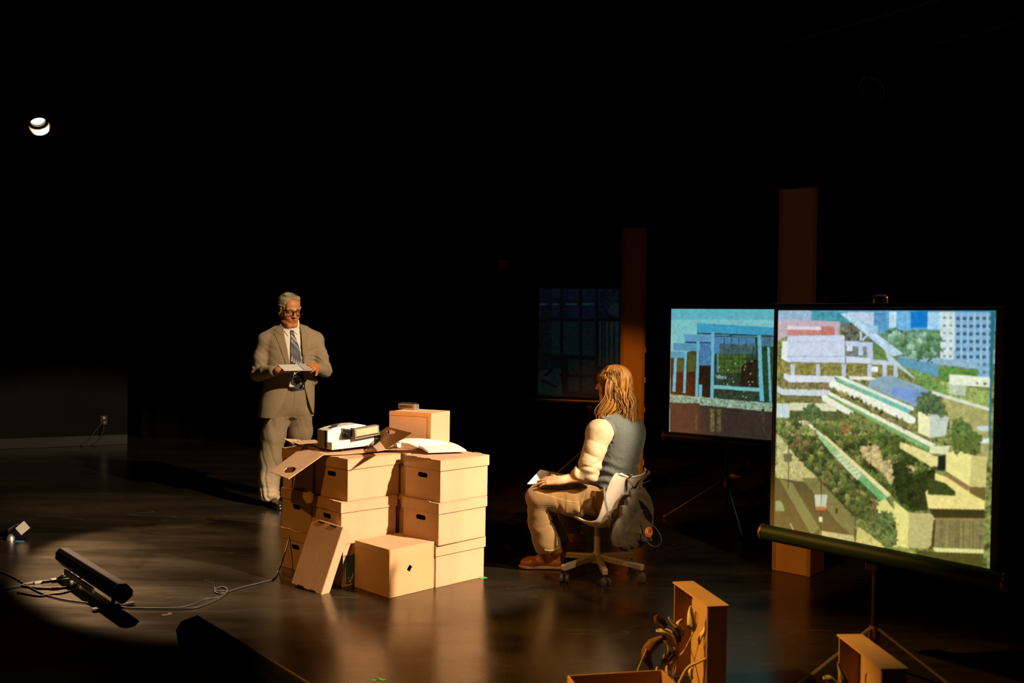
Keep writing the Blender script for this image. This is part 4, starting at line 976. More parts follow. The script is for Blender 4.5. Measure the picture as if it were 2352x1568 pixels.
# open crate rim at the bottom
hz = .30
pts = [G(1305, 1551, hz), G(1520, 1538, hz)]
d_ = pts[1] - pts[0]; yaw = math.atan2(d_.y, d_.x)
t = thing('open_crate', Vector((pts[0].x, pts[0].y, 0)), 'open cardboard crate cut off by the bottom edge, plants rising from it', 'box', yaw)
LL = d_.length
b = MB(); b.box((LL / 2, 0, hz / 2), (LL, .006, hz)); b.box((0, -.17, hz / 2), (.006, .34, hz)); b.box((LL, -.17, hz / 2), (.006, .34, hz)); b.box((LL / 2, -.34, hz / 2), (LL, .006, hz)); b.box((LL / 2, -.17, .003), (LL, .34, .006)); b.build('body', M['card_in'], t, bevel=.001)
b = MB(); b.slab([(.0, .0, hz), (.0, -.34, hz), (.06, -.34, hz - .09), (.06, 0, hz - .09)], .004); b.build('end_flap', M['card'], t)
# dried plants
leafm = [mat('dried_leaf_pale', (.82, .68, .46), .7, var=.12, vscale=20), mat('dried_leaf_tan', (.62, .44, .22), .75, var=.2, vscale=20), mat('dried_leaf_brown', (.13, .055, .022), .8, var=.3, vscale=20)]
def leaf(mb, pts, ws, mi=0, cup=.35, ref=(1, 0, 0)):
    pts = smoothpath(pts, 4); n = len(pts); vs = []; fs = []
    for i, p in enumerate(pts):
        s = i / (n - 1); tt = pts[min(i + 1, n - 1)] - pts[max(i - 1, 0)]; tt.normalize()
        side = tt.cross(Vector((0, -1, .2))).normalized(); k = s * (len(ws) - 1); j = int(min(k, len(ws) - 2)); w = ws[j] + (ws[j + 1] - ws[j]) * (k - j)
        up = tt.cross(side)
        for a in (-1, -.5, 0, .5, 1): vs.append(p + side * w * a + up * w * cup * (a * a) + up * .004 * math.sin(7 * s + 3 * a))
    for i in range(n - 1):
        for j in range(4): q = i * 5 + j; fs.append((q, q + 1, q + 6, q + 5))
    mb.add(vs, fs, mi)
def plant(label, base, leaves, stems):
    t = thing('dried_plant', base, label, 'dried plant', 0, None)
    for (pl, ws, mi, cup) in leaves:
        b = MB(); leaf(b, local(t, pl), ws, 0, cup); o = b.build('leaf', leafm[mi], t, smooth='all'); s_ = o.modifiers.new('thick', 'SOLIDIFY'); s_.thickness = .0012
    for pl, r in stems:
        b = MB(); b.tube(smoothpath(local(t, pl), 5), r, 6); b.build('stem', leafm[1], t, smooth='all')
    return t
yp = 4.02
def Q_(x, y, dy=0): return P(x, y, yp + dy)
plant('pale arum like dried leaf on a long bare stem, before the left upright box', G(1530, 1700) * 1.0,
      [([Q_(1594, 1451), Q_(1590, 1436), Q_(1588, 1415), Q_(1586, 1391)], [.004, .020, .017, .012, .002], 0, .5)],
      [([Q_(1592, 1452), Q_(1584, 1470), Q_(1570, 1495), Q_(1556, 1518), Q_(1540, 1600)], .003)])
b_ = G(1500, 1640)
plant('clump of twisted tan dried leaves rising from the open crate', b_,
      [([Q_(1548, 1500), Q_(1546, 1480), Q_(1540, 1460), Q_(1525, 1450), Q_(1507, 1448)], [.008, .016, .020, .012, .004], 0, .4),
       ([Q_(1556, 1505), Q_(1552, 1480), Q_(1548, 1462), Q_(1544, 1450)], [.004, .014, .012, .006], 1, .5),
       ([Q_(1570, 1462), Q_(1564, 1448), Q_(1558, 1434), Q_(1568, 1422)], [.004, .014, .010, .003], 1, .5),
       ([Q_(1556, 1440), Q_(1546, 1430), Q_(1535, 1417)], [.005, .006, .002], 0, .3),
       ([Q_(1526, 1512), Q_(1532, 1495), Q_(1534, 1480), Q_(1525, 1470)], [.008, .008, .005, .002], 1, .4),
       ([Q_(1520, 1560), Q_(1530, 1535), Q_(1545, 1515), Q_(1555, 1508)], [.018, .026, .022, .004], 1, .5),
       ([Q_(1532, 1558), Q_(1533, 1545), Q_(1534, 1528)], [.010, .014, .006], 0, .4),
       ([Q_(1510, 1568), Q_(1508, 1545), Q_(1510, 1530)], [.008, .006, .002], 0, .4),
       ([Q_(1605, 1480, .02), Q_(1608, 1462, .02), Q_(1618, 1450, .02), Q_(1620, 1436, .02)], [.006, .010, .007, .002], 0, .4),
       ([Q_(1590, 1560, -.05), Q_(1586, 1545, -.05), Q_(1588, 1535, -.05)], [.006, .008, .004], 0, .4)],
      [([Q_(1580, 1478), Q_(1594, 1515), Q_(1606, 1568), Q_(1612, 1610)], .002), ([Q_(1605, 1480), Q_(1596, 1510), Q_(1590, 1550), Q_(1580, 1620)], .002), ([Q_(1622, 1512), Q_(1600, 1522), Q_(1575, 1538), Q_(1545, 1600)], .006)])
plant('dark brown withered leaves leaning out left of the upright box', G(1470, 1640),
      [([Q_(1500, 1545), Q_(1485, 1505), Q_(1500, 1480), Q_(1530, 1462)], [.004, .022, .024, .008], 2, .3),
       ([Q_(1530, 1440), Q_(1515, 1425), Q_(1508, 1412)], [.010, .020, .010], 2, .3),
       ([Q_(1560, 1475), Q_(1556, 1455), Q_(1550, 1436)], [.010, .014, .006], 2, .3),
       ([Q_(1520, 1520), Q_(1540, 1505), Q_(1555, 1498)], [.010, .014, .008], 2, .3)],
      [([Q_(1485, 1490), Q_(1470, 1525), Q_(1450, 1580), Q_(1440, 1640)], .002)])
yq = 3.30
def Q2(x, y): return P(x, y, yq)
plant('pale folded dried leaves in front of the right upright box', G(1920, 1700),
      [([Q2(1945, 1590), Q2(1940, 1565), Q2(1932, 1540), Q2(1924, 1522)], [.014, .014, .008, .002], 0, .4),
       ([Q2(1925, 1600), Q2(1915, 1575), Q2(1905, 1560), Q2(1890, 1556)], [.014, .018, .012, .004], 0, .4)], [])

# ------------------------------------------------------------------ distance field modelling
class Field:
    def __init__(s, lo, hi, res):
        s.lo = np.array(lo, float); s.res = res
        s.ax = [np.arange(lo[i], hi[i] + res, res, dtype=np.float32) for i in range(3)]
        s.d = np.full([len(a) for a in s.ax], .5, np.float32)
    def blk(s, lo, hi):
        sl = []
        for i in range(3):
            a = max(0, int((lo[i] - s.lo[i]) / s.res)); b = min(len(s.ax[i]), int((hi[i] - s.lo[i]) / s.res) + 2); sl.append(slice(a, max(a, b)))
        g = [s.ax[0][sl[0]][:, None, None], s.ax[1][sl[1]][None, :, None], s.ax[2][sl[2]][None, None, :]]
        return tuple(sl), g
    def put(s, sl, e, k, op='u'):
        d = s.d[sl]
        if d.size == 0: return
        if op == 'u':
            if k > 0: h = np.maximum(k - np.abs(d - e), 0) / k; r = np.minimum(d, e) - h * h * k * .25
            else: r = np.minimum(d, e)
        elif op == 's':
            e = -e
            if k > 0: h = np.maximum(k - np.abs(d - e), 0) / k; r = np.maximum(d, e) + h * h * k * .25
            else: r = np.maximum(d, e)
        elif op == 'i': r = np.maximum(d, e)
        s.d[sl] = r
    def cap(s, a, b, r1, r2=None, k=.02, op='u', flat=None):
        """round cone from a to b; flat = (direction, factor) squashes it"""
        a = np.array(a, float); b = np.array(b, float); r2 = r1 if r2 is None else r2; R_ = max(r1, r2) * (max(1, flat[1]) if flat else 1) + k + .02
        sl, g = s.blk(np.minimum(a, b) - R_, np.maximum(a, b) + R_)
        p = [g[i] - a[i] for i in range(3)]; q = b - a
        if flat:
            n = np.array(flat[0], float); n /= np.linalg.norm(n); dt = p[0] * n[0] + p[1] * n[1] + p[2] * n[2]; f = 1 / flat[1] - 1
            p = [p[i] + dt * n[i] * f for i in range(3)]; qn = q @ n; q = q + qn * n * f
        L = max(q @ q, 1e-9); h = np.clip((p[0] * q[0] + p[1] * q[1] + p[2] * q[2]) / L, 0, 1)
        e = np.sqrt((p[0] - h * q[0]) ** 2 + (p[1] - h * q[1]) ** 2 + (p[2] - h * q[2]) ** 2) - (r1 + (r2 - r1) * h)
        if flat and flat[1] < 1: e = e * max(flat[1], .5)
        s.put(sl, e.astype(np.float32), k, op)
    def chain(s, pts, rs, k=.02, **kw):
        for i in range(len(pts) - 1): s.cap(pts[i], pts[i + 1], rs[i], rs[i + 1], k, **kw)
    def ell(s, c, r, R_=None, k=.02, op='u'):
        c = np.array(c, float); m_ = max(r) + k + .02; sl, g = s.blk(c - m_, c + m_); p = [g[i] - c[i] for i in range(3)]
        if R_ is not None:
            R_ = np.array(R_); p = [p[0] * R_[0, i] + p[1] * R_[1, i] + p[2] * R_[2, i] for i in range(3)]
        k0 = np.sqrt(sum((p[i] / r[i]) ** 2 for i in range(3))); k1 = np.sqrt(sum((p[i] / r[i] ** 2) ** 2 for i in range(3))) + 1e-6
        s.put(sl, (k0 * (k0 - 1) / k1).astype(np.float32), k, op)
    def loft(s, tab, sx, fx, k=.02, op='u', pw=2.3, grow=0.0):
        """tab rows: z, cx, cy, a, b. vertical loft of ellipses with axes sx, fx"""
        T_ = np.array(sorted(tab), float); zs = T_[:, 0]; m_ = T_[:, 3:].max() + k + .03 + grow
        lo = np.array([T_[:, 1].min() - m_, T_[:, 2].min() - m_, zs[0] - .03 - grow]); hi = np.array([T_[:, 1].max() + m_, T_[:, 2].max() + m_, zs[-1] + .03 + grow])
        sl, g = s.blk(lo, hi); z = g[2]; zz = z.ravel()
        def cub(col):
            v = np.interp(zz, zs, T_[:, col]); w = 0.02; v = (np.interp(zz - w, zs, T_[:, col]) + 2 * v + np.interp(zz + w, zs, T_[:, col])) / 4; return v.reshape(z.shape)
        cx, cy, a, b = cub(1), cub(2), cub(3) + grow, cub(4) + grow
        X = g[0] - cx; Y = g[1] - cy; u = np.abs(X * sx[0] + Y * sx[1]); v = np.abs(X * fx[0] + Y * fx[1])
        q = ((u / a) ** pw + (v / b) ** pw) ** (1 / pw); e = (q - 1) * np.minimum(a, b)
        e = np.maximum(e, np.maximum(zs[0] - grow - z, z - zs[-1] - grow)); s.put(sl, e.astype(np.float32), k, op)
    def warp(s, fn, band=.03):
        """add a displacement fn(x,y,z) near the surface"""
        i = np.argwhere(np.abs(s.d) < band)
        if len(i) == 0: return
        p = s.lo + i * s.res; s.d[i[:, 0], i[:, 1], i[:, 2]] += fn(p[:, 0], p[:, 1], p[:, 2]).astype(np.float32)
    def mesh(s):
        d = s.d; d[0] = d[-1] = .5; d[:, 0] = .5; d[:, -1] = .5; d[:, :, 0] = .5; d[:, :, -1] = .5
        ins = d < 0
        c = ins[:-1, :-1, :-1].astype(np.int8)
        for dx in (0, 1):
            for dy in (0, 1):
                for dz in (0, 1):
                    if dx + dy + dz: c = c + ins[dx:d.shape[0] - 1 + dx, dy:d.shape[1] - 1 + dy, dz:d.shape[2] - 1 + dz]
        act = (c > 0) & (c < 8); idx = np.argwhere(act); n = len(idx)
        imap = np.full(act.shape, -1, np.int32); imap[act] = np.arange(n)
        co = [(x, y, z) for x in (0, 1) for y in (0, 1) for z in (0, 1)]
        val = np.stack([d[idx[:, 0] + x, idx[:, 1] + y, idx[:, 2] + z] for x, y, z in co], 1)
        acc = np.zeros((n, 3)); cnt = np.zeros(n)
        for i in range(8):
            for j in range(i + 1, 8):
                df = np.array(co[j]) - np.array(co[i])
                if np.abs(df).sum() != 1: continue
                a, b = val[:, i], val[:, j]; m_ = (a < 0) != (b < 0); t = np.where(m_, a / np.where(m_, a - b, 1), 0)
                acc += (np.array(co[i]) + t[:, None] * df) * m_[:, None]; cnt += m_
        v = s.lo + (idx + acc / cnt[:, None]) * s.res
        fs = []
        for ax_ in range(3):
            o1, o2 = [(1, 2), (2, 0), (0, 1)][ax_]
            a = ins; sl0 = [slice(1, -1)] * 3; sl1 = [slice(1, -1)] * 3; sl0[ax_] = slice(0, -1); sl1[ax_] = slice(1, None)
            A, B = ins[tuple(sl0)], ins[tuple(sl1)]; e = np.argwhere(A != B)
            off = np.array([1, 1, 1]); off[ax_] = 0; p = e + off; flip = ~A[e[:, 0], e[:, 1], e[:, 2]]
            q = []
            for (u_, w_) in ((0, 0), (-1, 0), (-1, -1), (0, -1)):
                pp = p.copy(); pp[:, o1] += u_; pp[:, o2] += w_; q.append(imap[pp[:, 0], pp[:, 1], pp[:, 2]])
            q = np.stack(q, 1); q[flip] = q[flip][:, ::-1]; fs.append(q)
        fs = np.concatenate(fs); fs = fs[(fs >= 0).all(1)]
        # one relaxation step keeps the surface even
        for _ in range(2):
            nb = np.zeros_like(v); cn = np.zeros(n)
            for i in range(4):
                a, b = fs[:, i], fs[:, (i + 1) % 4]; np.add.at(nb, a, v[b]); np.add.at(cn, a, 1); np.add.at(nb, b, v[a]); np.add.at(cn, b, 1)
            v = v * .6 + nb / np.maximum(cn, 1)[:, None] * .4
        return v, fs
    def build(s, name, mt, root, color=None):
        v, f = s.mesh(); o = mesh_from(name, v, f, mt, root, color); return o
def mesh_from(name, v, f, mt, root, color=None):
    me = bpy.data.meshes.new(name); rl = np.array(root.matrix_world.translation if False else root.location) if root is not None else np.zeros(3)
    lv = np.asarray(v) - rl
    me.vertices.add(len(lv)); me.vertices.foreach_set('co', lv.astype(np.float32).ravel())
    f = np.asarray(f); me.loops.add(f.size); me.loops.foreach_set('vertex_index', f.astype(np.int32).ravel())
    me.polygons.add(len(f)); me.polygons.foreach_set('loop_start', (np.arange(len(f)) * f.shape[1]).astype(np.int32))
    me.update(calc_edges=True); me.validate(); me.materials.append(mt); me.shade_smooth()
    if color is not None:
        cc = color(np.asarray(v)); at = me.color_attributes.new('col', 'FLOAT_COLOR', 'POINT')
        at.data.foreach_set('color', np.concatenate([cc, np.ones((len(cc), 1))], 1).astype(np.float32).ravel())
    o = bpy.data.objects.new(name, me); COL.objects.link(o)
    if root is not None: o.parent = root
    return o
def to_px(p):
    q = p - np.array(EYEP); fz = q @ np.array(FW); return CX + F * (q @ np.array(RT)) / fz, CY - F * (q @ np.array(UP)) / fz
def polysd(x, y, pts):
    """signed distance (negative inside) in pixels"""
    d = np.full(x.shape, 1e9); ins = np.zeros(x.shape, bool); n = len(pts)
    for i in range(n):
        ax_, ay = pts[i]; bx, by = pts[(i + 1) % n]; ex, ey = bx - ax_, by - ay
        t = np.clip(((x - ax_) * ex + (y - ay) * ey) / (ex * ex + ey * ey), 0, 1); d = np.minimum(d, (x - ax_ - t * ex) ** 2 + (y - ay - t * ey) ** 2)
        if ey != 0: ins ^= ((ay > y) != (by > y)) & (x < ex * (y - ay) / ey + ax_)
    return np.where(ins, -1, 1) * np.sqrt(d)
from mathutils.geometry import delaunay_2d_cdt
def bvh_of(objs):
    vs, fs = [], []
    for o in objs:
        k = len(vs); l = Vector(o.parent.location) if o.parent else Vector(); vs += [v.co + l for v in o.data.vertices]; fs += [tuple(i + k for i in p.vertices) for p in o.data.polygons]
    return BVHTree.FromPolygons(vs, fs)
def patch(name, bvh, outline, mt, root, off=.002, th=.0025, step=2.0, color=None, smooth_n=1, curve=True):
    """cloth piece following the surface seen inside an outline"""
    b = []
    n = len(outline)
    for i in range(n):
        p, q = Vector(outline[i]), Vector(outline[(i + 1) % n]); k = max(1, int((q - p).length / step))
        b += [p.lerp(q, j / k) for j in range(k)]
    xs = [p.x for p in b]; ys = [p.y for p in b]; ins = []
    x = min(xs) + step * .5
    while x < max(xs):
        y = min(ys) + step * .5
        while y < max(ys):
            sd = polysd(np.array([x]), np.array([y]), [(p.x, p.y) for p in b])[0]
            if sd < -step * .5: ins.append(Vector((x, y)))
            y += step
        x += step
    N_ = len(b)
    r = delaunay_2d_cdt(b + ins, [(i, (i + 1) % N_) for i in range(N_)], [], 1, 1e-5)
    V2, T_ = r[0], r[2]
    dep = []
    for p in V2:
        d = ray(p.x, p.y).normalized(); h = bvh.ray_cast(EYEP, d)
        dep.append(h[3] if h[0] is not None else None)
    ok = [d for d in dep if d is not None]
    if not ok: return None
    md = float(np.median(ok)); dep = [d if d is not None and abs(d - md) < .28 else None for d in dep]
    for i, d in enumerate(dep):
        if d is None:
            best = sorted((((V2[i] - V2[j]).length, dep[j]) for j in range(len(V2)) if dep[j] is not None))[:1]; dep[i] = best[0][1] if best else md
    dep = list(map(float, dep)); nb = [[] for _ in V2]
    for t in T_:
        for i in range(len(t)): nb[t[i]].append(t[(i + 1) % len(t)])
    for _ in range(smooth_n): dep = [min(dep[i], .5 * dep[i] + .5 * sum(dep[j] for j in nb[i]) / max(1, len(nb[i]))) if nb[i] else dep[i] for i in range(len(V2))]
    pts = [EYEP + ray(p.x, p.y).normalized() * (dep[i] - off - th) for i, p in enumerate(V2)]
    bk = [EYEP + ray(p.x, p.y).normalized() * (dep[i] - off) for i, p in enumerate(V2)]
    M_ = len(pts); f = []; ec = {}
    for t in T_:
        a, b_, c = [Vector((V2[i].x, V2[i].y, 0)) for i in t[:3]]
        t = tuple(t) if (b_ - a).cross(c - a).z < 0 else tuple(reversed(t))
        f.append(t); f.append(tuple(i + M_ for i in reversed(t)))
        for i in range(len(t)): e = (t[i], t[(i + 1) % len(t)]); ec[e] = 1
    for e in list(ec):
        if (e[1], e[0]) not in ec: f.append((e[1], e[0], e[0] + M_, e[1] + M_))
    me = bpy.data.meshes.new(name); rl = Vector(root.location); me.from_pydata([p - rl for p in pts + bk], [], f); me.materials.append(mt); me.shade_smooth()
    try: me.set_sharp_from_angle(angle=math.radians(60))
    except Exception: pass
    if color is not None:
        cc = np.array([color(p.x, p.y) for p in V2] * 2); at = me.color_attributes.new('col', 'FLOAT_COLOR', 'POINT')
        at.data.foreach_set('color', np.concatenate([cc, np.ones((len(cc), 1))], 1).astype(np.float32).ravel())
    o = bpy.data.objects.new(name, me); COL.objects.link(o); o.parent = root; return o

def frame_z(f, tilt=0.0, lean=0.0):
    """columns: right of the person, forward, up. tilt bows the head forward"""
    f = Vector(f).normalized(); r = f.cross(Vector((0, 0, 1))).normalized(); u = Vector((0, 0, 1))
    R_ = Matrix((r, f, u)).transposed()
    return R_ @ Matrix.Rotation(-tilt, 3, 'X') @ Matrix.Rotation(lean, 3, 'Y')
def add_head(S, o, R_, s, male=True):
    o = Vector(o); A = np.array(R_)
    def L(x, y, z): return o + R_ @ Vector((x * s, y * s, z * s))
    S.ell(L(0, -.018, .034), (.073 * s, .093 * s, .083 * s), A, .02)
    S.ell(L(0, .030, -.032), (.058 * s, .062 * s, .075 * s), A, .03)
    S.cap(L(-.020, .060, -.100), L(.020, .060, -.100), .023 * s, None, .02)
    S.cap(L(-.048, .02, -.075), L(-.02, .055, -.102), .018 * s, None, .02); S.cap(L(.048, .02, -.075), L(.02, .055, -.102), .018 * s, None, .02)
    S.ell(L(0, .058, .045), (.05 * s, .03 * s, .04 * s), A, .02)
    for q in (-1, 1):
        S.ell(L(q * .040, .060, -.032), (.022 * s, .022 * s, .020 * s), A, .015)
        S.cap(L(q * .012, .086, .016), L(q * .048, .072, .018), .009 * s, .007 * s, .012)
        S.ell(L(q * .031, .094, -.002), (.016 * s, .012 * s, .011 * s), A, .008, 's')
        S.ell(L(q * .031, .079, -.002), (.0125 * s, .0105 * s, .0105 * s), A, .002)
        S.ell(L(q * .076, -.006, -.010), (.007 * s, .019 * s, .031 * s), A, .004); S.ell(L(q * .083, -.002, -.008), (.004 * s, .011 * s, .019 * s), A, .003, 's')
        S.ell(L(q * .011, .100, -.036), (.008 * s, .009 * s, .007 * s), A, .005)
    S.cap(L(0, .086, .010), L(0, .108, -.032), .008 * s, .0115 * s, .008)
    S.ell(L(0, .076, -.066), (.028 * s, .014 * s, .018 * s), A, .015)
    S.cap(L(-.019, .083, -.062), L(.019, .083, -.062), .0050 * s, None, .008); S.cap(L(-.017, .083, -.072), L(.017, .083, -.072), .0060 * s, None, .008)
    S.cap(L(-.024, .0905, -.0668), L(.024, .0905, -.0668), .0020 * s, None, .002, 's')
def head_color(V_, o, R_, s, skin, lip, brow, base):
    q = (V_ - np.array(o)) @ np.array(R_) / s; x, y, z = q[:, 0], q[:, 1], q[:, 2]; near = np.linalg.norm(q, axis=1) < .16
    c = np.tile(np.array(skin), (len(V_), 1)); fr = near & (y > .05)
    def mixin(w, col): nonlocal c; w = np.clip(w, 0, 1)[:, None]; c = c * (1 - w) + np.array(col) * w
    mixin(fr * (1 - ((np.abs(x) / .026) ** 2 + ((z + .067) / .012) ** 2)) * 2, lip)
    mixin(fr * (1 - ((np.abs(x) / .022) ** 2 + ((z + .0665) / .0028) ** 2)) * 2, [v * .25 for v in lip])
    mixin(fr * (1 - (((np.abs(x) - .031) / .021) ** 2 + ((z - .019 + (np.abs(x) - .03) * .15) / .0065) ** 2)) * 1.5, brow)
    ey = (np.abs(x) - .031) / .0125; ez = (z + .003) / .0042
    mixin(fr * (1 - (ey ** 2 + ez ** 2)) * 4, (.40, .34, .28)); mixin(fr * (1 - (((np.abs(x) - .031) / .0058) ** 2 + ((z + .003) / .0050) ** 2)) * 4, (.03, .02, .015))
    mixin(fr * (1 - (ey ** 2 + ((z - .0045) / .0022) ** 2)) * 2, brow)
    mixin(near * (y > .02) * .35 * np.exp(-(((np.abs(x) - .042) / .02) ** 2 + ((z + .035) / .022) ** 2)), [skin[0] * 1.0, skin[1] * .72, skin[2] * .65])
    return c
def add_hand(S, wrist, fdir, back, s=1.0, curls=(.5, .5, .5, .5), thumb=(.5, .4), left=True, spread=.06):
    """fdir: where the knuckles point, back: normal of the back of the hand. left: thumb on +side"""
    f = Vector(fdir).normalized(); b = Vector(back); b = (b - f * b.dot(f)).normalized(); t = b.cross(f) * (1 if left else -1)
    w = Vector(wrist); P_ = lambda x, y, z: w + f * x * s + t * y * s + b * z * s
    for y0, y1 in ((-.024, -.030), (-.008, -.010), (.008, .010), (.024, .028)):
        S.cap(P_(.012, y0 * .8, 0), P_(.082 if abs(y0) < .02 else .076, y1, 0), .0145 * s, .0115 * s, .012)
    S.cap(P_(-.01, 0, 0), P_(.03, 0, 0), .025 * s, .022 * s, .02, flat=(b, .72))
    S.cap(P_(.02, .022, -.006), P_(.052, .030, -.008), .016 * s, .013 * s, .012)
    for i, (y, L_, r) in enumerate(((.029, .068, .0088), (.010, .078, .0090), (-.010, .073, .0086), (-.029, .058, .0078))):
        c = curls[i]; p = P_(.080 if i in (1, 2) else .074, y, .002); ang = c * .5; yaw = (1.5 - i) * spread
        for j, fr in enumerate((.46, .30, .24)):
            dr = (f * math.cos(ang) - b * math.sin(ang)); dr = (dr + t * yaw * math.cos(ang)).normalized()
            q = p + dr * L_ * fr * s; S.cap(p, q, (r - .0006 * j) * s, (r - .0006 * (j + 1)) * s, .0025); p = q; ang += c * .75
    p = P_(.030, .034, -.008); ang = thumb[0]; bend = thumb[1]
    d = (t * math.cos(ang) + f * math.sin(ang)).normalized(); S.cap(P_(.012, .018, -.005), p, .015 * s, .0125 * s, .01)
    for L_, r in ((.036, .0108), (.028, .0095)):
        q = p + (d * 1.0 - b * .25 * bend).normalized() * L_ * s; S.cap(p, q, r * s, (r - .001) * s, .005); p = q; d = (d + f * bend - b * bend * .4).normalized()
def vnoise(x, y, z, seed=0):
    i, j, k = np.floor(x), np.floor(y), np.floor(z); u, v, w = [t * t * (3 - 2 * t) for t in (x - i, y - j, z - k)]
    def h(a, b, c): s_ = np.sin(a * 127.1 + b * 311.7 + c * 74.7 + seed * 53.3) * 43758.5453; return s_ - np.floor(s_)
    L_ = lambda a, b, t: a + (b - a) * t
    return 2 * L_(L_(L_(h(i, j, k), h(i + 1, j, k), u), L_(h(i, j + 1, k), h(i + 1, j + 1, k), u), v), L_(L_(h(i, j, k + 1), h(i + 1, j, k + 1), u), L_(h(i, j + 1, k + 1), h(i + 1, j + 1, k + 1), u), v), w) - 1
def crease(d, fa, fc_, amp, seed=0, mask=None):
    """cloth creases lying across d: quick along d, slow across it"""
    d = Vector(d).normalized(); a = d.orthogonal().normalized(); b = d.cross(a)
    def fn(x, y, z):
        p, q, r = [x * t.x + y * t.y + z * t.z for t in (d, a, b)]
        p = p + .03 * vnoise(x * 9, y * 9, z * 9, seed + 9)
        n = vnoise(p * fa, q * fc_, r * fc_, seed); e = (1 - 2 * np.abs(n)) + .45 * vnoise(p * fa * 2.1, q * fc_ * 1.7, r * fc_ * 1.7, seed + 3)
        e = e * amp
        return e * mask(x, y, z) if mask else e
    return fn
def fold(dirv, freq, amp, seed=0, warpk=6.0):
    """soft cloth folds running across dirv"""
    d = np.array(dirv, float); d /= np.linalg.norm(d)
    def fn(x, y, z):
        t = x * d[0] + y * d[1] + z * d[2]
        ph = 1.3 * np.sin(x * warpk + seed) + 1.1 * np.sin(y * warpk * 1.3 + seed * 2) + 1.2 * np.sin(z * warpk * .8 + seed * 3)
        m_ = .5 + .5 * np.sin(x * 9 + z * 7 + seed * 5) * np.cos(y * 8 - z * 5 + seed)
        return amp * np.sin(t * freq + ph * 1.5) * m_
    return fn

# ================================================================== the standing man
def seam(name, bvh, pts, wpx, mt, root, off=.0, th=.002, step=2.5):
    P2 = [Vector((x, y, 0)) for x, y in pts]; P2 = smoothpath(P2, 4); L_, R_ = [], []
    for i, p in enumerate(P2):
        t = P2[min(i + 1, len(P2) - 1)] - P2[max(i - 1, 0)]; t.normalize(); n = Vector((-t.y, t.x, 0)); w = wpx(i / (len(P2) - 1)) if callable(wpx) else wpx
        L_.append((p.x + n.x * w / 2, p.y + n.y * w / 2)); R_.append((p.x - n.x * w / 2, p.y - n.y * w / 2))
    return patch(name, bvh, L_ + R_[::-1], mt, root, off, th, step)
MY = 8.30
mroot = thing('person', G(650, 1160), 'standing man in a tan suit, striped tie and dark glasses, reading from a pad', 'person')
def m_(x, y, dy=0.0): return P(x, y, MY + dy)
mf = Vector((.40, -.916, 0)); ms = Vector((.916, .40, 0))
skin_m = mat('skin_man', (.62, .27, .11), .5, var=.06, vscale=30, attr='col', spec=.35)
suit = mat('tan_suit_wool', (.31, .228, .135), .85, var=.07, vscale=60, bump=.12, bscale=260, sheen=.2, spec=.15)
shirtm = mat('white_shirt', (.80, .72, .62), .75, bump=.05, bscale=120, spec=.2)
hy = lambda py: 1.56 - (py - 730) / 275.5
def row(py, px, a, b, dy=0.0):
    c = m_(px, py, dy); return (c.z, c.x, c.y, a, b)
torso = [row(1010, 657, .232, .165), row(962, 656, .232, .168), row(930, 658, .228, .165), row(890, 663, .212, .150), row(850, 667, .208, .145), row(810, 668, .214, .142),
         row(785, 668, .216, .136), row(768, 668, .200, .118), row(756, 668, .150, .095), row(746, 667, .085, .075)]
shL, elL, cuL, wrL = m_(611, 783, -.07), m_(592, 858, -.10), m_(628, 852, -.30), m_(640, 850, -.34)
shR, elR, cuR, wrR = m_(724, 781, .08), m_(746, 850, .03), m_(731, 846, -.12), m_(727, 842, -.16)
hipL, knL, anL = m_(640, 945, -.01), m_(622, 1050, -.04), m_(619, 1142, -.06)
hipR, knR, anR = m_(690, 940, .06), m_(686, 1035, .16), m_(673, 1130, .30)
ho = m_(664, 712, -.05); HR = frame_z((.60, -.80, 0), .16, .03); hs_ = 1.13
# body
S = Field((-2.28, 7.78, -.01), (-1.45, 8.78, 1.80), .0046)
S.loft([(z, x, y, a - .04 - .03 * (z < 1), b - .045 - .03 * (z < 1)) for z, x, y, a, b in torso if z > .87], ms, mf, .03)
S.cap(ho + HR @ Vector((0, -.02, -.06)), m_(668, 760, .02), .062, .068, .03)
S.chain([shL, elL, wrL], [.045, .036, .026], .02); S.chain([shR, elR, wrR], [.045, .036, .026], .02)
S.chain([hipL, knL, anL], [.075, .05, .035], .03); S.chain([hipR, knR, anR], [.075, .05, .035], .03)
S.cap(anL, G(622, 1158) + Vector((0, 0, .04)), .03, .02, .02); S.cap(anR, G(676, 1145) + Vector((0, 0, .04)), .03, .02, .02)
add_head(S, ho, HR, hs_)
add_hand(S, wrL, (m_(672, 853, -.30) - m_(640, 851, -.34)), (0, -.25, -1), 1.02, (.15, .12, .15, .2), (.9, .2), left=False)
add_hand(S, wrR, (m_(712, 842, -.30) - m_(728, 842, -.16)), (.55, -.5, .55), 1.02, (1.5, 1.6, 1.6, 1.5), (.8, .6), left=True)
mo_, mR_ = ho, HR
S.build('body', skin_m, mroot, lambda V_: head_color(V_, ho, HR, hs_, (.58, .22, .07), (.42, .12, .05), (.22, .13, .06), None))
def HL(x, y, z): return ho + HR @ Vector((x * hs_, y * hs_, z * hs_))
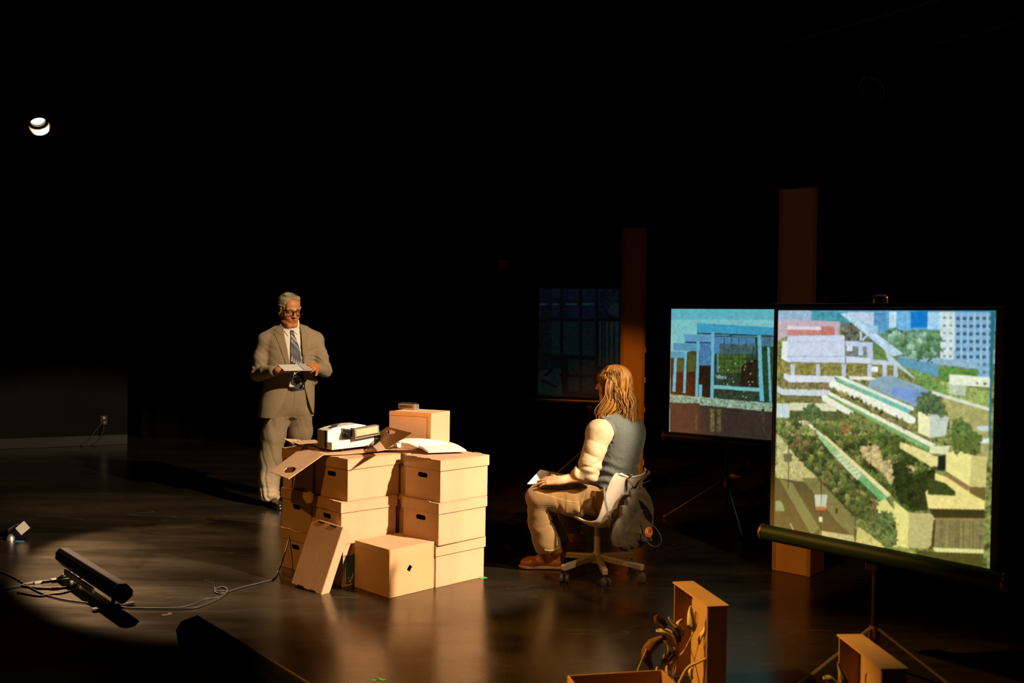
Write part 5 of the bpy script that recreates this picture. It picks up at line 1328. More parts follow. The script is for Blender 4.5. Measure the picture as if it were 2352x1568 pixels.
# hair
hairm = mat('grey_blond_hair', (.40, .30, .16), .5, attr='col', spec=.4, bump=.3, bscale=150)
S = Field(tuple(ho + Vector((-.14, -.16, -.12))), tuple(ho + Vector((.14, .16, .17))), .003)
A = np.array(HR)
S.ell(HL(0, -.020, .038), (.082 * hs_, .100 * hs_, .091 * hs_), A, 0)
S.ell(HL(-.015, .030, .092), (.052 * hs_, .035 * hs_, .020 * hs_), A, .02)
for q in (-1, 1): S.cap(HL(q * .075, .018, .02), HL(q * .076, .012, -.012), .008 * hs_, .006 * hs_, .01)
S.ell(HL(0, .082, .034), (.066 * hs_, .058 * hs_, .056 * hs_), A, .012, 's')
S.ell(HL(0, .04, -.09), (.09 * hs_, .09 * hs_, .085 * hs_), A, .01, 's')
for q in (-1, 1): S.ell(HL(q * .084, -.004, -.020), (.016 * hs_, .026 * hs_, .034 * hs_), A, .004, 's')
sl, g = S.blk(S.lo, S.lo + 1); 
qz = ((g[0] - ho.x) * A[0, 2] + (g[1] - ho.y) * A[1, 2] + (g[2] - ho.z) * A[2, 2]) / hs_
S.put(sl, (-.075 - qz).astype(np.float32) * np.ones_like(S.d), 0, 'i')
def hairwarp(x, y, z):
    q = (np.stack([x, y, z], 1) - np.array(ho)) @ A / hs_; an = np.arctan2(q[:, 0], q[:, 2] + .03); return .0045 * vnoise(an * 9 + q[:, 1] * 14, q[:, 1] * 22, q[:, 2] * 6, 3) + .0022 * vnoise(an * 24 + q[:, 1] * 30, q[:, 1] * 30, q[:, 2] * 8, 4)
S.warp(hairwarp)
def haircol(V_):
    q = (V_ - np.array(ho)) @ A / hs_; an = np.arctan2(q[:, 0], q[:, 2] + .03); f = .5 + .5 * vnoise(an * 24 + q[:, 1] * 30, q[:, 1] * 30, q[:, 2] * 8, 4); f = .5 * f + .5 * (.5 + .5 * vnoise(an * 9 + q[:, 1] * 14, q[:, 1] * 22, q[:, 2] * 6, 3)); w = np.clip(1.5 * f - .2, 0, 1)[:, None]
    return np.array([[.13, .08, .035]]) * w + np.array([[.52, .42, .27]]) * (1 - w)
S.build('hair', hairm, mroot, haircol)
# glasses
gl = MB(); r_ = .0026 * hs_
for q in (-1, 1):
    pts = [HL(q * .034 + sx_ * .0265, .108 - abs(q * .034 + sx_ * .0265) * .22, -.003 + sz * .0185) for sx_, sz in ((-1, .6), (-.75, 1), (.8, 1), (1.05, .75), (.98, -.5), (.7, -.95), (-.6, -.95), (-.95, -.5))]
    if q < 0: pts = [HL(q * .034 - sx_ * .0265, .108 - abs(q * .034 - sx_ * .0265) * .22, -.003 + sz * .0185) for sx_, sz in ((-1, .6), (-.75, 1), (.8, 1), (1.05, .75), (.98, -.5), (.7, -.95), (-.6, -.95), (-.95, -.5))]
    gl.tube([p - mroot.location for p in smoothpath(pts + [pts[0]], 4)], r_, 8, cap=False)
    gl.tube([HL(q * .061, .098, .010) - mroot.location, HL(q * .070, .085, .010) - mroot.location, HL(q * .082, .0, .006) - mroot.location], r_ * 1.05, 8)
gl.tube([HL(-.009, .108, .008) - mroot.location, HL(0, .110, .010) - mroot.location, HL(.009, .108, .008) - mroot.location], r_, 8)
glo = gl.build('glasses', mat('black_frame', (.012, .008, .006), .25, spec=.6), mroot, smooth=60)
lm_ = bpy.data.materials.new('spectacle_lens'); lm_.use_nodes = True; nt = lm_.node_tree; nt.nodes.clear()
ou = nt.nodes.new('ShaderNodeOutputMaterial'); mxs = nt.nodes.new('ShaderNodeMixShader'); tr = nt.nodes.new('ShaderNodeBsdfTransparent'); gs = nt.nodes.new('ShaderNodeBsdfGlossy')
gs.inputs['Roughness'].default_value = .05; mxs.inputs[0].default_value = .06
nt.links.new(tr.outputs[0], mxs.inputs[1]); nt.links.new(gs.outputs[0], mxs.inputs[2]); nt.links.new(mxs.outputs[0], ou.inputs[0])
for q in (-1, 1):
    b = MB(); b.slab([HL(q * .034 + sx_ * .025, .108 - abs(q * .034 + sx_ * .025) * .22, -.003 + sz * .017) - mroot.location for sx_, sz in ((-1, 1), (1, 1), (.9, -1), (-.9, -1))], .0012); b.build('lens', lm_, glo)
# head microphone
b = MB(); b.tube([p - mroot.location for p in smoothpath([HL(.080, -.005, -.012), HL(.074, .025, -.050), HL(.058, .060, -.085), HL(.040, .084, -.088)], 4)], .0013, 6); b.build('microphone', M['rubber'], mroot, smooth='all')
# trousers
S = Field((-2.28, 7.95, .0), (-1.50, 8.78, 1.10), .0052)
S.loft([row(958, 664, .10, .06), row(945, 664, .145, .095), row(930, 666, .160, .112), row(912, 667, .168, .124), row(893, 669, .174, .130), row(885, 669, .172, .128)], ms, mf, .03)
S.chain([hipL + Vector((0, 0, -.0)), m_(628, 1000, -.02), knL, m_(618, 1100, -.05), m_(618, 1136, -.06)], [.104, .102, .092, .088, .088], .03)
S.chain([hipR, m_(690, 990, .11), knR, m_(678, 1090, .25), m_(675, 1124, .30)], [.104, .100, .086, .080, .080], .03)
S.warp(crease((.5, 0, 1), 13, 7, .0022, 1), .02); S.warp(crease((1, 0, .18), 24, 2.2, .0045, 2, lambda x, y, z: z < .75), .02)
def hemcut(x, y, z): 
    lim = np.where(x > -1.87, .100, .052); return np.where(z < lim, .03, 0)
S.warp(hemcut, .08)
S.warp(crease((.1, 0, 1), 30, 8, .007, 5, lambda x, y, z: np.clip((.26 - z) / .1, 0, 1)), .02)
trz = S.build('trousers', suit, mroot)
# shirt
S = Field((-2.15, 8.02, .85), (-1.60, 8.60, 1.60), .0045)
S.loft([(z, x, y, a - .03, b - .022) for z, x, y, a, b in torso if z > 1.05] + [row(887, 668, .170, .124)], ms, mf, .02)
nb0, nb1 = m_(668, 752, -.02), m_(667, 741, -.02)
S.cap(nb0, nb1, .076, .071, .01)
S.warp(lambda x, y, z: .002 * np.sin(z * 40 + x * 25) , .02)
shirt = S.build('shirt', shirtm, mroot)
# jacket
S = Field((-2.30, 7.86, .70), (-1.46, 8.62, 1.56), .0048)
def hollow(S):
    inner = Field(S.lo, tuple(S.lo + (np.array(S.d.shape) - 1) * S.res), S.res)
    tl_ = sorted(torso); inner.loft([(tl_[0][0] - .05,) + tl_[0][1:]] + tl_, ms, mf, 0, grow=-.024)
    n0, n1, n2 = [min(S.d.shape[i], inner.d.shape[i]) for i in range(3)]
    S.d = np.maximum(S.d[:n0, :n1, :n2], -inner.d[:n0, :n1, :n2]); S.ax = [S.ax[0][:n0], S.ax[1][:n1], S.ax[2][:n2]]
S.loft(torso, ms, mf, .02)
hollow(S)                                             # the body of the jacket is a shell, open at the front
S.chain([shL + Vector((.02, 0, .01)), shL, (shL + elL) / 2, elL], [.060, .066, .062, .060], .03)
S.chain([elL, (elL + cuL) / 2, cuL], [.060, .054, .045], .02)
S.chain([shR + Vector((-.02, 0, .01)), shR, (shR + elR) / 2, elR], [.060, .066, .062, .058], .03)
S.chain([elR, (elR + cuR) / 2, cuR], [.058, .054, .045], .02)
S.cap(m_(635, 763, -.03), shL, .05, .055, .04); S.cap(m_(700, 762, .03), shR, .05, .055, .04)
op = [(650, 738), (653, 765), (660, 800), (667, 838), (665, 870), (661, 895), (654, 917), (644, 940), (630, 958), (622, 975), (760, 975), (722, 953), (716, 945), (708, 920), (701, 895), (698, 870), (697, 838), (694, 800), (691, 765), (687, 738)]
I_ = np.argwhere(S.d < .05); pw_ = S.lo + I_ * S.res; fr = ((pw_[:, 0] - ho.x) * mf.x + (pw_[:, 1] - MY) * mf.y) > .02
I_ = I_[fr]; pw_ = pw_[fr]; x_, y_ = to_px(pw_); arm = (np.linalg.norm(pw_ - np.array((elL + cuL) / 2), axis=1) < .17) & (pw_[:, 1] < 8.14)
sd = -polysd(x_, y_, op) / 275.0; sd[arm] = -1
S.d[I_[:, 0], I_[:, 1], I_[:, 2]] = np.maximum(S.d[I_[:, 0], I_[:, 1], I_[:, 2]], sd)
x_, y_ = S.ax[0], S.ax[2]
zc_ = S.ax[2][None, None, :]; S.d = np.maximum(S.d, m_(650, 957).z - .0 - zc_ + 0 * S.d)
def sleevefold(x, y, z):
    dl = np.minimum(np.abs(np.linalg.norm(np.stack([x, y, z], 1) - np.array(elL), axis=1)), np.linalg.norm(np.stack([x, y, z], 1) - np.array(elR), axis=1))
    w = np.exp(-(dl / .14) ** 2); return w * .0065 * np.sin(z * 95 + x * 40 + 2.5 * np.sin(y * 22) + 1.5 * np.sin(x * 31))
armw = lambda c, r: (lambda x, y, z: np.exp(-(((x - c.x) ** 2 + (y - c.y) ** 2 + (z - c.z) ** 2) / r ** 2)))
for e_, s_, sd_ in ((elL, shL, 1), (elR, shR, 2)):
    S.warp(crease((s_ - e_) + Vector((.1, 0, 0)), 30, 7, .008, sd_, armw(e_ + (s_ - e_) * .25, .16)), .02)
S.warp(crease((.3, 0, 1), 8, 4, .0018, 7), .02)
jk = S.build('jacket', suit, mroot)
jb = bvh_of([jk]); lapm = mat('tan_suit_lapel', (.28, .205, .12), .85, bump=.12, bscale=260, sheen=.2, spec=.15)
for nm, ol in (('collar', [(647, 741), (640, 748), (629, 757), (640, 764), (651, 770), (650, 755)]), ('lapel', [(629, 764.5), (641, 765.5), (651.5, 771), (658, 800), (665, 838), (657, 837), (647, 808), (638, 783)]),
               ('collar', [(688, 741), (694, 748), (707, 760), (700, 764), (692.5, 768), (690, 755)]), ('lapel', [(692.5, 769), (700, 765.5), (710, 765), (706, 790), (700, 830), (696.5, 840), (695, 800)])):
    patch(nm, jb, ol, lapm, mroot, .001, .004, 2.5)
patch('pocket_flap', jb, [(702, 802), (727, 795), (727.5, 798.5), (702.5, 806)], lapm, mroot, .0, .003, 2.5)
patch('pocket_flap', jb, [(716, 870), (728, 868), (729.5, 879), (722, 886), (719, 884)], lapm, mroot, .001, .004, 2.5)
patch('button', jb, [(664 + 2.2 * math.cos(a), 884 + 2.2 * math.sin(a)) for a in np.linspace(0, 6.28, 8)[:-1]], M['rubber'], mroot, .001, .004, 2)
# shirt collar and tie
sb_ = bvh_of([shirt])
patch('shirt_collar', sb_, [(647, 739), (653, 745), (668, 757), (662.5, 772), (651, 757)], shirtm, mroot, .006, .003, 2)
patch('shirt_collar', sb_, [(687, 744), (677, 753), (669.5, 757), (684, 768), (688, 760)], shirtm, mroot, .006, .003, 2)
patch('placket', sb_, [(667, 770), (670, 770), (671, 880), (668, 880)], shirtm, mroot, .000, .002, 3)
tiem = mat('patterned_tie', (.05, .045, .05), .5, attr='col', sheen=.1)
def tiecol(x, y):
    t = (y - 775) - 1.12 * (x - 668); t2 = (y - 857) - 1.1 * (x - 676)
    c = (.045, .035, .038)
    if y < 768: return (.06, .055, .06)
    if -8 < t < -5: c = (.55, .50, .42)
    elif 2 < t < 9: c = (.17, .24, .30)
    elif 9 <= t < 12: c = (.01, .01, .012)
    elif t <= -8: c = (.015, .015, .018)
    if -3 < t2 < 1: c = (.62, .55, .45)
    elif 1 <= t2 < 3.4: c = (.01, .01, .012)
    elif 3.4 <= t2 < 8.5: c = (.17, .25, .31)
    elif 8.5 <= t2 < 11: c = (.01, .01, .012)
    for k in range(9):
        for r_, (ox, oy, sz) in enumerate(((672, 818, 1.2), (671, 822, 2.2), (670.5, 827, 3.0))):
            xx, yy = ox + k * 5.2 * .92, oy + k * 3.0
            if k < 6 and abs(x - xx) + abs(y - yy) < sz: c = (.50, .47, .44)
    return c
tieo = patch('tie', sb_, [(666, 759), (674, 758), (675.5, 767), (681, 780), (688, 799), (692, 825), (695, 850), (698.5, 873), (697, 880), (688, 889.5), (678, 885), (670, 880), (668.5, 850), (667.5, 800), (668.5, 770)], tiem, mroot, .006, .006, 1.0, tiecol, 4)
tb_ = bvh_of([trz])
patch('belt', tb_, [(655, 884), (672, 887), (704, 884), (704, 894), (672, 898), (656, 894)], mat('black_leather', (.012, .01, .008), .35), mroot, .003, .004, 2)
seam('fly_seam', tb_, [(677, 897), (677, 915), (673, 935), (668, 946)], 1.2, lapm, mroot, 0, .0015)
patch('belt_buckle', tb_, [(668, 887), (678, 887), (678, 896), (668, 896)], M['blackmetal'], mroot, .006, .003, 2)
# shoes
shoem = mat('polished_black_shoe', (.012, .008, .006), .22, spec=.6, coat=.3)
def shoe(name, heel, toe, mt, root, shaft=None, solem=None, w=1.0, res=.004, sr=.045):
    heel, toe = Vector(heel), Vector(toe); d = (toe - heel); d.z = 0; L = d.length; d.normalize(); sd_ = Vector((-d.y, d.x, 0))
    lo = np.minimum(np.array(heel), np.array(toe)) - .12; hi = np.maximum(np.array(heel), np.array(toe)) + .12; lo[2] = .0 if True else 0; hi[2] = .34 if shaft else .16; lo[2] = -.01
    S = Field(lo, hi, res)
    P_ = lambda t, s_, z: heel + d * (L * t) + sd_ * s_ + Vector((0, 0, z - heel.z))
    S.cap(P_(.10, 0, .045), P_(.45, 0, .055), .036 * w, .038 * w, .02); S.cap(P_(.45, 0, .058), P_(.80, 0, .040), .040 * w, .036 * w, .02, flat=((0, 0, 1), .85)); S.cap(P_(.78, .004, .035), P_(.90, 0, .034), .042 * w, .036 * w, .02, flat=((0, 0, 1), .72))
    if shaft is not None: S.chain([P_(.16, 0, .06), P_(.20, 0, .12), Vector(shaft)], [.042 * w, sr, sr], .03)
    else: S.cap(P_(.15, 0, .06), P_(.22, 0, .085), .036, .034, .02)
    z = S.ax[2][None, None, :]; S.d = np.maximum(S.d, .018 - z + 0 * S.d)
    S.warp(lambda x, y, zz: .0016 * np.sin(zz * 140 + x * 60) * (zz > .05), .01)
    o = S.build(name, mt, root)
    S = Field(lo, hi, res)
    S.cap(P_(.08, 0, .012), P_(.5, 0, .012), .036 * w, .036 * w, .0); S.cap(P_(.45, 0, .012), P_(.84, .003, .012), .036 * w, .045 * w, .02); S.cap(P_(.84, .003, .012), P_(.93, 0, .012), .045 * w, .038 * w, .02)
    z = S.ax[2][None, None, :]; S.d = np.maximum(S.d, np.maximum(.002 - z, z - .022) + 0 * S.d)
    so_ = S.build('sole', solem or mt, o if False else root); so_.parent = o; so_.location = (0, 0, 0)
    return o, P_
sL, _p = shoe('shoe', G(614, 1154, 0) + Vector((0, 0, .02)), G(644, 1172, 0) + Vector((0, 0, .02)), shoem, mroot, w=.88)
sR, _p = shoe('shoe', G(668, 1139, 0) + Vector((0, 0, .02)), G(694, 1156, 0) + Vector((0, 0, .02)), shoem, mroot)
# pad of paper in his hands
pdp = [m_(637, 838, -.34), m_(652, 851.5, -.40), m_(716, 851, -.34), m_(715.5, 845, -.30), m_(697, 836.5, -.22), m_(640, 845, -.30)]
pad = thing('notepad', pdp[1], 'white notepad held open by the standing man', 'notepad')
A_, B_, C_, D_ = m_(638, 838, -.30), m_(652, 851, -.41), m_(716, 850, -.35), m_(698, 836.5, -.22)
nrm = (B_ - A_).cross(C_ - B_).normalized(); nrm = nrm if nrm.z > 0 else -nrm
b = MB(); b.slab(local(pad, [A_, B_, C_, D_]), .006); b.build('pages', mat('bright_paper', (.85, .80, .72), .7), pad, bevel=.001)
b = MB(); E_ = C_.lerp(D_, .5)
b.slab(local(pad, [A_.lerp(D_, .75) + nrm * .006, B_.lerp(C_, .72) + nrm * .008, C_ + nrm * .012, D_ + nrm * .006]), .002); b.build('turned_page', M['paper'], pad)
b = MB(); b.slab(local(pad, [p - nrm * .006 for p in (A_, B_, C_, D_)]), .002); b.build('backing_board', M['black'], pad)

# ================================================================== the seated person
WY = 6.18
wroot = thing('person', G(1385, 1310), 'seated person with long wavy golden hair, grey blue knitted vest and corduroy trousers', 'person')
def w_(x, y, dy=0.0): return P(x, y, WY + dy)
wf = Vector((-.80, .60, 0)); ws = Vector((.60, .80, 0))
def wrow(py, px, a, b, dy=0.0):
    c = w_(px, py, dy); return (c.z, c.x, c.y, a, b)
wt = [wrow(1172, 1400, .175, .125, .02), wrow(1140, 1404, .185, .130, .01), wrow(1112, 1410, .170, .118), wrow(1080, 1416, .155, .105), wrow(1040, 1424, .160, .108), wrow(1005, 1430, .172, .110), wrow(982, 1431, .175, .105), wrow(966, 1429, .150, .085), wrow(954, 1426, .095, .065), wrow(946, 1423, .058, .052)]
wshL, welL, wwrL = w_(1383, 990, -.14), w_(1352, 1090, -.20), w_(1287, 1103, -.20)
wshR, welR, wwrR = w_(1458, 985, .16), w_(1405, 1080, .38), w_(1330, 1095, .36)
whL, wkL, waL = w_(1390, 1148, -.08), w_(1236, 1141, -.10), w_(1266, 1262, .02)
whR, wkR, waR = w_(1410, 1140, .14), w_(1285, 1130, .42), w_(1321, 1245, .46)
who = w_(1408, 880, .02); WHR = frame_z((-.93, .37, 0), .02); whs = .97
skin_w = mat('skin_seated', (.72, .36, .20), .5, attr='col', spec=.35)
S = Field((.04, 5.78, -.01), (.92, 6.86, 1.36), .0046)
S.loft([(z, x, y, a - .03, b - .025) for z, x, y, a, b in wt], ws, wf, .03)
S.cap(who + WHR @ Vector((0, -.03, -.05)), w_(1424, 955), .050, .054, .03)
S.chain([wshL, welL, wwrL], [.045, .040, .024], .02); S.chain([wshR, welR, wwrR], [.045, .036, .024], .02)
S.chain([whL, wkL, waL], [.08, .05, .034], .03); S.chain([whR, wkR, waR], [.08, .05, .034], .03)
S.cap(waL, G(1270, 1305) + Vector((0, 0, .06)), .030, .022, .02); S.cap(waR, G(1322, 1275) + Vector((0, 0, .06)), .030, .022, .02)
add_head(S, who, WHR, whs)
add_hand(S, wwrL, w_(1250, 1103, -.16) - w_(1287, 1102, -.20), (0.15, -.55, .85), 1.0, (.28, .22, .25, .3), (.9, .2), left=False, spread=.10)
add_hand(S, wwrR, Vector((-1, -.15, .0)), (0, .1, 1), 1.0, (.3, .3, .3, .3), (.8, .3), left=True)
S.build('body', skin_w, wroot, lambda V_: head_color(V_, who, WHR, whs, (.72, .36, .20), (.55, .2, .13), (.3, .17, .07), None))
# trousers
cord = mat('brown_corduroy', (.19, .108, .034), .85, sheen=.35, spec=.1, var=.1)
S = Field((.02, 5.80, .02), (.86, 6.86, .66), .0048)
S.loft([(z, x, y, a + .002, b + .004) for z, x, y, a, b in wt if z < .59], ws, wf, .03)
S.chain([whL, (whL + wkL) / 2 + Vector((0, 0, -.008)), wkL], [.108, .096, .077], .03); S.chain([wkL, w_(1240, 1200, -.05), w_(1256, 1246, .0)], [.076, .074, .088], .02)
S.chain([whR, (whR + wkR) / 2, wkR], [.098, .086, .070], .03); S.chain([wkR, w_(1305, 1180, .44), w_(1316, 1212, .46)], [.070, .062, .060], .02)
S.warp(crease((1, .2, .35), 26, 7, .009, 11, lambda x, y, z: np.clip((x - .22) / .2, 0, 1) * (z > .36)), .02); S.warp(crease((-.5, 0, 1), 24, 6, .006, 12, lambda x, y, z: (x < .34) * np.exp(-((z - .38) / .12) ** 2)), .02); S.warp(crease((.3, 0, 1), 12, 5, .004, 13), .02)
hz1 = w_(1258, 1266, 0).z; hz2 = w_(1320, 1224, .46).z
S.warp(lambda x, y, z: np.where((y < 6.42) & (z < hz1 + (x - w_(1258, 1262).x) * .28) | (y >= 6.42) & (z < hz2), .03, 0), .09)
nt = cord.node_tree; N = nt.nodes.new; tcn = N('ShaderNodeTexCoord'); sx3 = N('ShaderNodeSeparateXYZ'); nt.links.new(tcn.outputs['Object'], sx3.inputs[0])
gt = N('ShaderNodeMath'); gt.operation = 'GREATER_THAN'; gt.inputs[1].default_value = .405; nt.links.new(sx3.outputs[2], gt.inputs[0])
mxc = N('ShaderNodeMix'); nt.links.new(gt.outputs[0], mxc.inputs[0]); nt.links.new(sx3.outputs[0], mxc.inputs[2]); nt.links.new(sx3.outputs[2], mxc.inputs[3])
yy_ = N('ShaderNodeMath'); yy_.operation = 'MULTIPLY_ADD'; yy_.inputs[1].default_value = .7; nt.links.new(sx3.outputs[1], yy_.inputs[0]); nt.links.new(mxc.outputs[0], yy_.inputs[2])
mu = N('ShaderNodeMath'); mu.operation = 'MULTIPLY'; mu.inputs[1].default_value = 900; nt.links.new(yy_.outputs[0], mu.inputs[0])
sn = N('ShaderNodeMath'); sn.operation = 'SINE'; nt.links.new(mu.outputs[0], sn.inputs[0])
bpn = N('ShaderNodeBump'); bpn.inputs['Strength'].default_value = .35; bpn.inputs['Distance'].default_value = .001; nt.links.new(sn.outputs[0], bpn.inputs['Height']); nt.links.new(bpn.outputs[0], nt.nodes['Principled BSDF'].inputs['Normal'])
wtr = S.build('trousers', cord, wroot)
tbw = bvh_of([wtr]); stm = mat('tan_stitching', (.38, .26, .13), .7)
seam('seam', tbw, [(1213, 1132), (1235, 1131), (1262, 1138), (1300, 1149), (1330, 1153)], 1.0, stm, wroot, 0, .0006)
seam('pocket_seam', tbw, [(1336, 1124), (1342, 1130), (1341, 1142), (1336, 1151)], 1.0, stm, wroot, 0, .0006)
seam('hem', tbw, [(1251, 1262), (1262, 1264), (1274, 1262), (1286, 1256)], 3.0, stm, wroot, 0, .002)
# shirt (sleeves and collar)
wsh = mat('cream_shirt', (.40, .30, .175), .75, var=.10, vscale=14, bump=.1, bscale=60, sheen=.1)
S = Field((.36, 5.80, .55), (.92, 6.70, 1.06), .0045)
S.chain([w_(1390, 988, -.12), w_(1377, 994, -.15), w_(1364, 1035, -.18), w_(1354, 1072, -.20), welL + Vector((0, 0, .005))], [.066, .080, .068, .064, .056], .03)
S.chain([welL + Vector((0, 0, .005)), w_(1330, 1090, -.20)], [.056, .044], .02)
S.ell(w_(1323, 1086, -.20), (.020, .046, .052), None, .008)
S.chain([wshR, welR, w_(1375, 1088, .37)], [.06, .052, .042], .03)
S.loft([(z, x, y, a - .005, b - .006) for z, x, y, a, b in wt if z > .62], ws, wf, .01)
S.cap(w_(1424, 950), w_(1424, 944), .062, .058, .01)
def slv(x, y, z):
    w = np.clip((.92 - z) / .3, .2, 1) * (y < 6.1); return w * (.006 * np.sin(z * 70 + x * 60 + 2 * np.sin(x * 25) + 1.4 * np.sin(z * 31)) + .004 * np.sin(x * 130 - z * 60 + 2 * np.sin(z * 20)))
S.warp(crease((.25, 0, 1), 24, 7, .008, 21, lambda x, y, z: np.clip((.95 - z) / .25, .15, 1) * (y < 6.1)), .02)
wshirt = S.build('shirt', wsh, wroot)
# knitted vest
vest = mat('grey_blue_knit', (.078, .088, .078), .9, sheen=.3, spec=.1)
nt = vest.node_tree; b_ = nt.nodes['Principled BSDF']; tcn = nt.nodes.new('ShaderNodeTexCoord'); vo = nt.nodes.new('ShaderNodeTexVoronoi'); vo.feature = 'F1'; vo.inputs['Scale'].default_value = 15; vo.inputs['Randomness'].default_value = .12
nt.links.new(tcn.outputs['Object'], vo.inputs['Vector']); sb1 = nt.nodes.new('ShaderNodeMath'); sb1.operation = 'SUBTRACT'; sb1.inputs[1].default_value = .42; nt.links.new(vo.outputs[0], sb1.inputs[0]); sb2 = nt.nodes.new('ShaderNodeMath'); sb2.operation = 'ABSOLUTE'; nt.links.new(sb1.outputs[0], sb2.inputs[0])
mr_ = nt.nodes.new('ShaderNodeMapRange'); mr_.inputs[1].default_value = .0; mr_.inputs[2].default_value = .12; mr_.inputs[3].default_value = 1.6; mr_.inputs[4].default_value = 0; nt.links.new(sb2.outputs[0], mr_.inputs[0])
nz_ = nt.nodes.new('ShaderNodeTexNoise'); nz_.inputs['Scale'].default_value = 320; nt.links.new(tcn.outputs['Object'], nz_.inputs['Vector'])
ad = nt.nodes.new('ShaderNodeMath'); ad.operation = 'ADD'; nt.links.new(mr_.outputs[0], ad.inputs[0]); nt.links.new(nz_.outputs[0], ad.inputs[1])
bp_ = nt.nodes.new('ShaderNodeBump'); bp_.inputs['Strength'].default_value = .35; bp_.inputs['Distance'].default_value = .004; nt.links.new(ad.outputs[0], bp_.inputs['Height']); nt.links.new(bp_.outputs[0], b_.inputs['Normal'])
S = Field((.34, 5.86, .50), (.94, 6.56, 1.08), .0045)
S.loft([(z, x, y, a + .010, b + .010) for z, x, y, a, b in wt if z > .555], ws, wf, .02)
S.cap(w_(1418, 958, -.02), w_(1400, 972, -.10), .040, .046, .04); S.cap(w_(1436, 958, .02), w_(1462, 985, .15), .040, .050, .04)
S.cap(w_(1424, 952), w_(1423, 938), .066, .066, .0, 's')
S.warp(lambda x, y, z: .006 * np.exp(-((z - .62) / .09) ** 2) * np.sin(z * 105 + 3 * (x * ws.x + y * ws.y) * 4 + 1.4 * np.sin(x * 30)), .02)
wv = S.build('knitted_vest', vest, wroot)
rib = mat('ribbed_knit_edge', (.075, .083, .073), .9, wave=('DIAGONAL', 60, .15), sheen=.3)
vb = bvh_of([wv, wshirt])
seam('armhole_band', vb, [(1384, 956), (1398, 964), (1409, 977), (1415, 994), (1413, 1008), (1408, 1015)], 7.0, rib, wroot, .000, .004, 2.5)
seam('vest_hem', bvh_of([wv]), [(1357, 1098), (1372, 1108), (1392, 1117), (1404, 1121)], 9.0, rib, wroot, .002, .004, 3)
blue = mat('blue_scarf', (.07, .13, .17), .7, var=.4, vscale=60)
S = Field(tuple(w_(1424, 944) + Vector((-.10, -.10, -.05))), tuple(w_(1424, 944) + Vector((.10, .10, .05))), .004)
cN = w_(1424, 946); S.cap(cN + Vector((0, 0, -.012)), cN + Vector((0, 0, .014)), .072, .066, 0); S.cap(cN + Vector((0, 0, -.06)), cN + Vector((0, 0, .06)), .056, .052, .004, 's')
zz = S.ax[2][None, None, :]; S.d = np.maximum(S.d, np.abs(zz - cN.z) - .020 + 0 * S.d); S.build('neck_scarf', blue, wroot)
# belt
bm_ = mat('studded_belt', (.16, .07, .03), .4)
S = Field((.30, 5.86, .46), (.92, 6.56, .62), .004)
z_c = w_(1404, 1122).z
S.loft([(z, x, y, a + .010, b + .013) for z, x, y, a, b in wt if .40 < z < .66], ws, wf, 0)
zz = S.ax[2][None, None, :]; xx = S.ax[0][:, None, None]; S.d = np.maximum(S.d, np.abs(zz - (z_c + (xx - .6) * -.10)) - .017 + 0 * S.d); bo = S.build('belt', bm_, wroot)
# boots
bootm = mat('brown_boot_leather', (.32, .115, .03), .34, var=.35, vscale=18, spec=.4, coat=.1); solm = mat('tan_sole', (.26, .15, .07), .6)
bL, pL = shoe('boot', G(1290, 1306, 0) + Vector((0, 0, .02)), G(1198, 1303, 0) + Vector((0, 0, .02)), bootm, wroot, shaft=w_(1274, 1262, .02), solem=solm, sr=.046)
bR, pR = shoe('boot', G(1336, 1274, 0) + Vector((0, 0, .02)), G(1290, 1278, 0) + Vector((0, 0, .02)), bootm, wroot, shaft=waR + Vector((.0, 0, .05)), solem=solm, sr=.044)
lace = mat('pale_lace', (.55, .45, .30), .7)
for bb__, pp_ in ((bL, pL), (bR, pR)):
    lb = MB()
    for k in range(5):
        t = .36 + k * .055; z = .105 - k * .006; lb.tube([pp_(t, -.022, z - .012) - wroot.location, pp_(t + .01, 0, z) - wroot.location, pp_(t, .022, z - .012) - wroot.location], .0022, 6)
    lo_ = lb.build('laces', lace, wroot); lo_.parent = bb__; lo_.location = (0, 0, 0)
# hair: a scalp shell and many wavy locks
whm = mat('golden_hair', (.40, .19, .04), .5, attr='col', spec=.2)
def WL(x, y, z): return who + WHR @ Vector((x * whs, y * whs, z * whs))
A2 = np.array(WHR)
S = Field(tuple(who + Vector((-.17, -.20, -.30))), tuple(who + Vector((.24, .17, .16))), .0038)
S.ell(WL(0, -.020, .032), (.084 * whs, .100 * whs, .088 * whs), A2, 0)
S.cap(WL(0, -.035, 0), WL(0, -.060, -.10), .072, .056, .03); S.cap(WL(.02, -.075, -.07), WL(.035, -.105, -.19), .050, .040, .03)
S.cap(WL(-.055, -.005, -.02), WL(-.070, .0, -.11), .030, .026, .02); S.cap(WL(-.070, .0, -.10), WL(-.078, .035, -.150), .026, .020, .02)
S.ell(WL(0, .095, -.050), (.085 * whs, .066 * whs, .090 * whs), A2, .01, 's')
S.warp(lambda x, y, z: .006 * vnoise(x * 60 + 9 * vnoise(x * 5, y * 5, z * 9, 2), y * 60, z * 7, 3) + .004 * vnoise(x * 20, y * 20, z * 16, 6) * (z < 1.16), .02)
def wcol(V_):
    f = .5 + .5 * vnoise(V_[:, 0] * 110, V_[:, 1] * 110, V_[:, 2] * 9, 3); return np.array([[.10, .040, .008]]) * f[:, None] + np.array([[.26, .125, .028]]) * (1 - f)[:, None]
hb = S.build('hair', whm, wroot, wcol)
lk = MB(); lcol = []; rr = random.Random(5)
